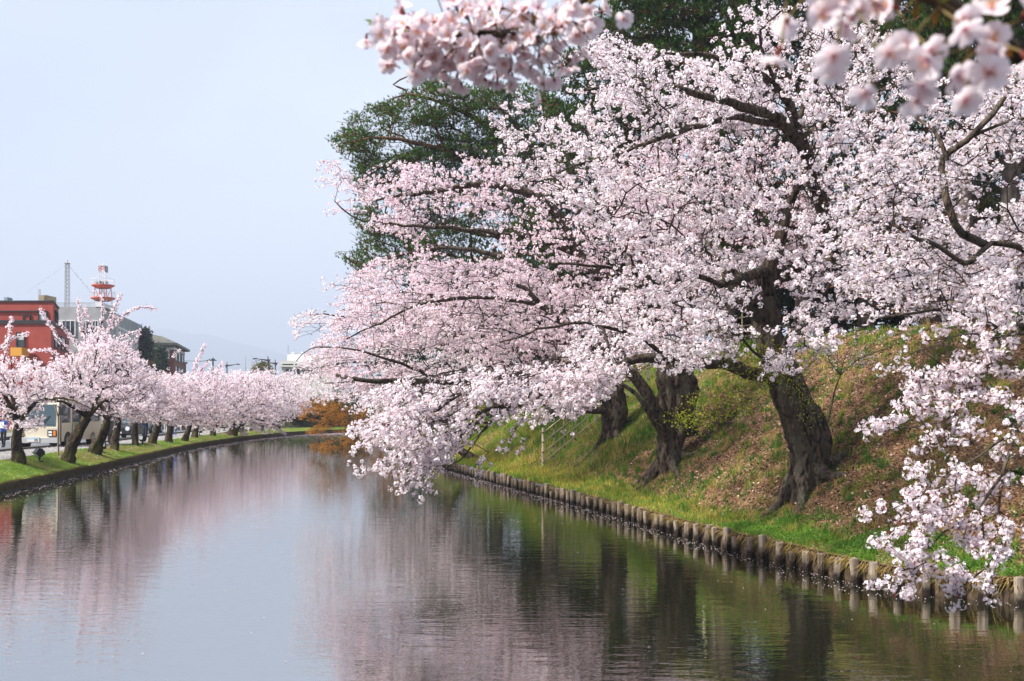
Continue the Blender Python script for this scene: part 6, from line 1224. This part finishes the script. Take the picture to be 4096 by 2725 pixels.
car('white car farthest along the road', xx(790, 103), 103.0, R(4), 'car_white', lights='box', H=1.5, L=4.2)

# ------------------------------------------------------------------ people on the footpath
def skin_mesh(joints, edges, rad, name):
    me = bpy.data.meshes.new(name); me.from_pydata(joints, edges, []); o = bpy.data.objects.new(name, me); col.objects.link(o); md = o.modifiers.new('s', 'SKIN'); 
    for v, r in zip(me.skin_vertices[0].data, rad): v.radius = (r, r * .82) if not isinstance(r, tuple) else r
    me.skin_vertices[0].data[0].use_root = True; md.use_smooth_shade = True; sb = o.modifiers.new('b', 'SUBSURF'); sb.levels = 2; sb.render_levels = 2
    bpy.context.view_layer.update(); dg = bpy.context.evaluated_depsgraph_get(); m2 = bpy.data.meshes.new_from_object(o.evaluated_get(dg)); bpy.data.objects.remove(o); return m2
def person(label, pos, rz, h, top, legs, shoes, arms='hold', mask=False, hairc='hair', extra=None, stride=.12):
    o = thing('person', label, 'person', pos, 'people on the footpath', rz); k = h / 1.72
    J = [(0, 0, .92), (0, 0, 1.08), (0, -.01, 1.28), (0, 0, 1.42), (0, -.01, 1.50), (0, -.02, 1.58), (0, -.02, 1.66)]; E = [(0, 1), (1, 2), (2, 3), (3, 4), (4, 5), (5, 6)]; Rd = [(.165, .12), (.15, .115), (.185, .125), (.13, .09), (.058, .058), (.085, .10), (.075, .09)]
    for s in (-1, 1):
        b = len(J); J += [(s * .10, 0, .86), (s * .11, -stride * s * .4 - .02, .50), (s * .11, -stride * s + .02, .09), (s * .12, -stride * s - .13, .045)]; E += [(0, b), (b, b + 1), (b + 1, b + 2), (b + 2, b + 3)]; Rd += [.098, .068, .05, .042]
        b = len(J)
        if arms == 'hold': A = [(s * .20, 0, 1.38), (s * .27, -.03, 1.12), (s * .10, -.24, 1.16), (s * .04, -.28, 1.19)]
        else: A = [(s * .20, 0, 1.38), (s * .26, .02, 1.12), (s * .27, -.06 * s, .88), (s * .265, -.08 * s, .79)]
        J += A; E += [(3, b), (b, b + 1), (b + 1, b + 2), (b + 2, b + 3)]; Rd += [.072, .055, .042, .036]
    J = [(x * k, y * k, z * k) for x, y, z in J]; Rd = [tuple(q * k for q in r) if isinstance(r, tuple) else r * k for r in Rd]
    me = skin_mesh(J, E, Rd, 'body')
    for m in (top, legs, shoes, 'skin'): me.materials.append(MAT[m])
    wr = [Vector(J[i]) for i in range(len(J)) if i >= 7 and (i - 7) % 8 == 7]
    for p in me.polygons:
        c = p.center; z = c.z / k; mi = 0 if z > .90 else (1 if z > .10 else 2)
        if z > 1.485: mi = 3
        if any((c - w_).length < .085 * k for w_ in wr): mi = 3
        p.material_index = mi
    link('body', me, o)
    mb = MB(); n = 10; V = []; F = []
    for i in range(6):
        th = math.pi * .58 * i / 5
        for j in range(n): a = 2 * math.pi * j / n; V.append((.098 * k * math.sin(th) * math.cos(a), (-.012 + .118 * math.sin(th) * math.sin(a) + .012 * i / 5 * 2) * k, (1.625 + .135 * math.cos(th) * (1 if math.sin(a) > -.5 else .95)) * k))
    F = [(i * n + j, i * n + (j + 1) % n, (i + 1) * n + (j + 1) % n, (i + 1) * n + j) for i in range(5) for j in range(n)]; F = [f for f in F if not (f[0] // n > 2 and V[f[0]][1] < -.04 * k)]
    mb.add(V, F); mb.build('hair', MAT[hairc], o, smooth=True)
    mb = MB(); mb.bar((0, -.105 * k, 1.605 * k), (0, -.14 * k, 1.585 * k), .03 * k, n=5); 
    for s in (-1, 1): mb.bar((s * .088 * k, -.02 * k, 1.58 * k), (s * .10 * k, -.01 * k, 1.63 * k), .03 * k, n=5)
    mb.build('nose_and_ears', MAT['skin'], o)
    if mask: mb = MB(); mb.box(-.07 * k, .07 * k, -.142 * k, -.09 * k, 1.515 * k, 1.595 * k); mb.build('face_mask', MAT['mask_white'], o, smooth=False)
    if extra == 'stripes':
        for s in (-1, 1): mb = MB(); mb.bar((s * .205 * k, -.02 * k, 1.41 * k), (s * .275 * k, -.04 * k, 1.2 * k), .155 * k, n=8, w2=.125 * k); mb.build('shoulder_stripe', MAT['stripe_white'], o)
    if extra == 'bag': mb = MB(); mb.box(.22 * k, .36 * k, -.2 * k, .16 * k, .62 * k, .95 * k); mb.bar((.28 * k, 0, .95 * k), (.05 * k, 0, 1.42 * k), .03 * k); mb.build('shoulder_bag', MAT['cloth_light'], o)
    if extra == 'coat': mb = MB(); n = 12; V = [(rr * math.cos(2 * math.pi * j / n) * k, rr * .75 * math.sin(2 * math.pi * j / n) * k, z_ * k) for rr, z_ in ((.19, 1.30), (.20, 1.0), (.25, .60)) for j in range(n)]; mb.add(V, [(i * n + j, i * n + (j + 1) % n, (i + 1) * n + (j + 1) % n, (i + 1) * n + j) for i in range(2) for j in range(n)]); mb.build('coat_skirt', MAT[top], o, smooth=True)
    if extra == 'paper': mb = MB(); mb.box(-.22 * k, .22 * k, -.34 * k, -.31 * k, 1.08 * k, 1.42 * k); mb.build('paper_sheet', MAT['mask_white'], o)
    return o
def on_path(px, D): x = xx(px, D); return (x, D, float(zpath(D)) + .004)
person('man in navy jacket with white shoulders and white mask, hands together, on the footpath', on_path(582, 63.5), R(-18), 1.70, 'navy', 'trouser_dark', 'shoe_dark', 'hold', True, extra='stripes')
person('walker in jeans and bright blue shoes half hidden by blossom', on_path(698, 73.5), R(10), 1.66, 'cloth_blue', 'denim', 'shoe_blue', 'down', extra='bag')
person('person in grey coat and brown trousers behind the forked cherry trunk', on_path(437, 56.0), R(160), 1.68, 'cloth_grey', 'cloth_brown', 'shoe_dark', 'down', extra='coat')
person('person in blue top holding a white sheet at the left edge, beside the bus', (xx(14, 54), 54.0, float(zpath(54)) - .13), R(-5), 1.70, 'cloth_blue', 'trouser_dark', 'shoe_dark', 'hold', extra='paper')
person('far walker in dark clothes on the footpath beyond the prop', on_path(833, 88.0), R(175), 1.68, 'navy', 'trouser_dark', 'shoe_dark', 'down')
person('walker in pale jacket beyond the thick knotty trunk', on_path(664, 76.0), R(175), 1.62, 'cloth_blue', 'cloth_light', 'shoe_dark', 'down')

# ------------------------------------------------------------------ floodlights and stakes on the left bank
def floodlight(label, px, py, rz, tilt=-35, s=1.0):
    p = hitL(px, py); o = thing('floodlight', label, 'floodlight', tuple(p), 'floodlights at the feet of the cherries', rz)
    mb = MB(); mb.box(-.13 * s, .13 * s, -.10 * s, .10 * s, -.02, .03 * s); mb.bar((0, 0, 0), (0, 0, .24 * s), .06 * s); mb.build('stand', MAT['lamp_black'], o)
    mb = MB()
    for q in (-1, 1): mb.bar((q * .16 * s, 0, .18 * s), (q * .16 * s, 0, .36 * s), .03 * s)
    mb.bar((-.16 * s, 0, .19 * s), (.16 * s, 0, .19 * s), .03 * s); mb.build('bracket', MAT['lamp_black'], o)
    M = Matrix.Translation((0, 0, .36 * s)) @ Matrix.Rotation(R(tilt), 4, 'X'); mb = MB(); pr_ = [(-.17, -.12), (-.17, .12), (.05, .17), (.13, .09), (.13, -.09), (.05, -.17)]
    mb.prism([(a * s, b * s) for a, b in pr_], -.14 * s, .14 * s, 0, 'x', M); hd = mb.build('lamp_head', MAT['lamp_black'], o)
    mb = MB(); mb.box(-.125 * s, .125 * s, -.176 * s, -.172 * s, -.10 * s, .10 * s, 0, M); mb.build('lamp_glass', MAT['lamp_glass'], hd)
    mb = MB(); mb.box(-.15 * s, .15 * s, -.20 * s, -.10 * s, .115 * s, .135 * s, 0, M); mb.build('visor', MAT['lamp_black'], hd)
floodlight('tilted black floodlight between the first two trunks', 158, 1846, R(-40), 40)
floodlight('black floodlight past the tall cherry, facing the water', 410, 1812, R(15), -15)
floodlight('black floodlight beside the slim straight trunk', 571, 1780, R(-20), -15)
floodlight('floodlight at the foot of the short trunk, far along the bank', 799, 1742, R(20), -25)
floodlight('small floodlight close to the old leaning trunk', 897, 1722, R(20), -25)
sp_ = hitL(234, 1826); o = thing('tree_stake', 'thin wooden stake standing beside the tall leaning cherry', 'stake', tuple(sp_)); e = U(232, 1660, sp_[1]) - sp_; e2 = U(215, 1615, sp_[1]) - sp_
mb = MB(); mb.bar((0, 0, -.2), e, .07, n=7, w2=.06); mb.bar(e, e2, .06, n=7, w2=.05); mb.build('pole', MAT['stake_wood'], o); mb = MB(); mb.bar(e - np.array([0, 0, .03]), e + np.array([0, 0, .03]), .09, n=7); mb.build('tie', MAT['twine'], o)
p = hitL(872, 1728); o = thing('tree_stake', 'wooden prop leaning behind a trunk far along the bank', 'stake', tuple(p)); mb = MB(); mb.bar((0, 0, -.2), (.35, .2, 1.5), .1, n=7); mb.build('pole', MAT['stake_wood'], o); mb = MB(); mb.bar((.32, .18, 1.35), (.34, .2, 1.45), .14, n=7); mb.build('tie', MAT['twine'], o)

# ------------------------------------------------------------------ twigs hanging just in front of the photographer
def petal_mesh(seed, s=1.0):
    V = []; F = []; rows_ = ((.08, .10), (.30, .50), (.60, .82), (.85, .80), (1.0, .46)); rr = random.Random(seed)
    bend = rr.uniform(.1, .45); tw_ = rr.uniform(-.25, .25)
    for i, (t, w) in enumerate(rows_):
        for j, q in enumerate((-1, -.5, 0, .5, 1)):
            l = t - (.10 if (i == 4 and j == 2) else 0) - (.03 * abs(q) if i == 4 else 0); V.append((.5 * w * q * .0175 * s, l * .0175 * s, (.32 * bend * l * l + .16 * w * q * q + tw_ * q * w * t * .3) * .0175 * s))
    for i in range(4):
        for j in range(4): F.append((i * 5 + j, i * 5 + j + 1, (i + 1) * 5 + j + 1, (i + 1) * 5 + j))
    K = []
    for i, (t, w) in enumerate(rows_): K += [np.array([.93, .83, .87]) * (1 - q_) + np.array([.80, .36, .46]) * q_ for q_ in [max(0, .85 - t * 2.3) if i < 3 else 0.0] * 5]
    return V, F, K
def flower_mesh(seed):
    V = []; F = []; K = []; rr = random.Random(seed)
    for k in range(5):
        pv, pf, pk = petal_mesh(seed * 7 + k); a = k * 1.2566 + rr.uniform(-.08, .08); lift = rr.uniform(.05, .55); M = Matrix.Rotation(a, 3, 'Z') @ Matrix.Rotation(lift, 3, 'X'); b = len(V)
        V += [tuple(M @ Vector(p)) for p in pv]; F += [tuple(b + i for i in f) for f in pf]; K += pk
    return V, F, K
def stem_fan(n, seed):
    V = []; F = []; K = []; rr = random.Random(seed)
    for i in range(n):                                  # stamens
        a = rr.uniform(0, 6.28); l = rr.uniform(.006, .010); sp__ = rr.uniform(.2, .8); d = Vector((math.cos(a) * sp__, math.sin(a) * sp__, 1)).normalized() * l; b = len(V); w = .0005
        V += [(w, 0, .001), (-w, 0, .001), tuple(d), tuple(d + Vector((.0012, 0, .0004))), tuple(d + Vector((-.0006, .001, .0012))), tuple(d + Vector((-.0006, -.001, -.0004)))]; F += [(b, b + 1, b + 2), (b + 3, b + 4, b + 5)]; K += [np.array([.75, .45, .5])] * 3 + [np.array([.62, .33, .06])] * 3
    return V, F, K
def arr_mesh(name, VFK, m):
    V, F, K = VFK; me = bpy.data.meshes.new(name); me.from_pydata(V, [], F); a = me.color_attributes.new('Col', 'FLOAT_COLOR', 'POINT'); a.data.foreach_set('color', np.concatenate([np.array(K), np.ones((len(K), 1))], 1).astype(np.float32).ravel()); me.polygons.foreach_set('use_smooth', [True] * len(F)); me.materials.append(MAT[m]); me.update(); return me
FLM = [arr_mesh('petals', flower_mesh(i), 'blossom') for i in range(6)]; PTM = [arr_mesh('petal', petal_mesh(i), 'blossom') for i in range(5)]; STM = [arr_mesh('stamens', stem_fan(18, i), 'leaf') for i in range(3)]
def calyx():
    mb = MB(); n = 6; V = []
    for r_, z_ in ((.0008, -.010), (.0022, -.007), (.0025, -.002), (.0015, .0005)): V += [(r_ * math.cos(6.283 * k / n), r_ * math.sin(6.283 * k / n), z_) for k in range(n)]
    F = [(i * n + k, i * n + (k + 1) % n, (i + 1) * n + (k + 1) % n, (i + 1) * n + k) for i in range(3) for k in range(n)]; K = [np.array([.22, .05, .035])] * len(V)
    return V, F, K
CLM = arr_mesh('calyx', calyx(), 'leaf')
def near_twig(label, path_px, D, r0, r1, clumps, split):
    P = catmull([U(x, y, d) for x, y, d in path_px], .02); b = P[0]; o = thing('cherry_twig', label, 'twig', tuple(b)); rad = np.linspace(r0, r1, len(P)); V, F = tube_arrays(P - b, rad, 9, .2, 3); link('stem', mesh_arrays('stem', V, F, MAT['bark'], smooth=True), o)
    for (x, y, d, n, spread) in clumps:
        c = U(x, y, d); i = int(np.argmin(np.linalg.norm(P - c, axis=1))); hub = P[i] + (c - P[i]) * .25
        mb = MB(); mb.bar(P[i] - b, hub - b, .006, n=6, w2=.005); spur = mb.build('spur', MAT['bark'], o)
        for k in range(n):
            dv = norm(c - P[i] + rng.normal(0, 1, 3) * spread * np.array([1, .8, 1]) * 1.3); tgt = c + rng.normal(0, spread, 3); fd = norm(norm(tgt - hub) * .9 + rng.normal(0, .45, 3) + np.array([0, -.35, -.1])); M = Vector(fd).to_track_quat('Z', 'Y')
            fl = bpy.data.objects.new('blossom', CLM if split else FLM[int(rng.integers(6))]); col.objects.link(fl); fl.parent = o; fl.location = Vector(tgt - b); fl.rotation_mode = 'QUATERNION'; fl.rotation_quaternion = M; sc = rng.uniform(.92, 1.12); fl.scale = (sc, sc, sc)
            if split:
                for j in range(5):
                    pe = bpy.data.objects.new('petal', PTM[int(rng.integers(5))]); col.objects.link(pe); pe.parent = fl; pe.rotation_euler = (rng.uniform(.05, .5), 0, j * 1.2566 + rng.uniform(-.06, .06))
            else: ca = bpy.data.objects.new('calyx', CLM); col.objects.link(ca); ca.parent = fl
            st = bpy.data.objects.new('stamens', STM[int(rng.integers(3))]); col.objects.link(st); st.parent = fl
            # flower stalk from the spur to the calyx
            mbk = MB(); mbk.bar(hub - b, tgt - fd * .009 * sc - b, .0016, n=4); mbk.build('stalk', MAT['stalk'], o)
        for k in range(2):
            d_ = norm(rng.normal(0, 1, 3)); V, F, K = leafs((hub - b)[None], d_[None], np.array([.022]), np.array([.009]), np.array([[.22, .10, .015] if k else [.20, .24, .02]])); link('leaf', mesh_arrays('leaf', V, F, MAT['leaf'], K), o)
    return o, P, b
mat('stalk', (.14, .10, .03), .6, .3)
cl = []
for x, y, n in ((1580, 140, 6), (1650, 90, 6), (1620, 210, 6), (1720, 150, 7), (1710, 240, 7), (1790, 70, 6), (1800, 190, 8), (1830, 270, 7), (1900, 110, 8), (1910, 210, 8), (1960, 290, 7), (1990, 30, 6), (2010, 150, 7), (2040, 250, 7), (2110, 60, 6), (2120, 180, 7), (2180, 270, 6), (2200, 120, 6), (2280, 40, 6), (2240, 200, 5), (2330, 100, 4), (2390, 30, 4), (1540, 170, 3), (1650, 270, 4)): cl.append((x, y, 1.70 + rng.uniform(-.06, .08), int(n * 1.8), .019))
tw_o, P, b = near_twig('blurred pink blossom twig hanging into the top of the picture', [(2750, -190, 1.75), (2480, -110, 1.75), (2380, -20, 1.74), (2240, 50, 1.72), (2090, 125, 1.70), (1900, 140, 1.70), (1700, 135, 1.70), (1560, 115, 1.70), (1500, 80, 1.70)], 1.7, .012, .003, cl, False)
for x0, y0, x1, y1 in ((1520, 95, 1455, 78), (1510, 85, 1510, 50), (1530, 110, 1545, 70), (1500, 90, 1470, 100)):
    a = U(x0, y0, 1.7); e = U(x1, y1, 1.7); V, F, K = leafs((a - b)[None], norm(e - a)[None], np.array([np.linalg.norm(e - a)]), np.array([.009]), np.array([[.16, .22, .03]])); link('leaf', mesh_arrays('leaf', V, F, MAT['leaf'], K), tw_o)
cl = []
for x, y, n in ((3300, 60, 2), (3150, 100, 1), (3420, 170, 2), (3450, 60, 2), (3560, 270, 3), (3650, 90, 3), (3690, 230, 3), (3760, 150, 3), (3830, 60, 3), (3860, 280, 2), (3960, 330, 2), (3990, 150, 2), (4060, 80, 2), (4080, 300, 1), (3560, 30, 2), (3230, 30, 2)): cl.append((x, y, .93 + rng.uniform(-.04, .04), n, .019))
tw2, P, b = near_twig('blurred white blossoms closest to the camera in the top right corner', [(4350, 330, .98), (4150, 240, .97), (4060, 200, .96), (3950, 160, .95), (3880, 80, .95), (3750, -10, .95), (3500, -60, .95), (3250, -70, .95), (3050, -40, .95)], .95, .012, .004, cl, True)
for x0, y0, x1, y1, c_ in ((3560, 210, 3480, 170, (.20, .22, .02)), (3545, 130, 3560, 200, (.30, .14, .02)), (3940, 60, 4040, 160, (.14, .22, .03)), (4010, 190, 4050, 230, (.45, .17, .02)), (3330, 20, 3270, 90, (.30, .16, .05))):
    a = U(x0, y0, .93); e = U(x1, y1, .93); V, F, K = leafs((a - b)[None], norm(e - a)[None], np.array([np.linalg.norm(e - a)]), np.array([.009]), np.array([c_])); link('leaf', mesh_arrays('leaf', V, F, MAT['leaf'], K), tw2)
HAZE = 5.0e-4
# ------------------------------------------------------------------ haze in the air between here and the hills
hz = bpy.data.materials.new('haze'); hz.use_nodes = True; N = hz.node_tree.nodes; N.clear(); out = N.new('ShaderNodeOutputMaterial'); pv = N.new('ShaderNodeVolumePrincipled')
pv.inputs['Color'].default_value = (.63, .71, .87, 1); pv.inputs['Density'].default_value = HAZE; pv.inputs['Anisotropy'].default_value = .0; hz.node_tree.links.new(pv.outputs[0], out.inputs['Volume'])
mb = MB(); mb.box(-9500, 9500, -9500, 9500, -2.0, 452); o = mb.build('haze', hz, kind='stuff')
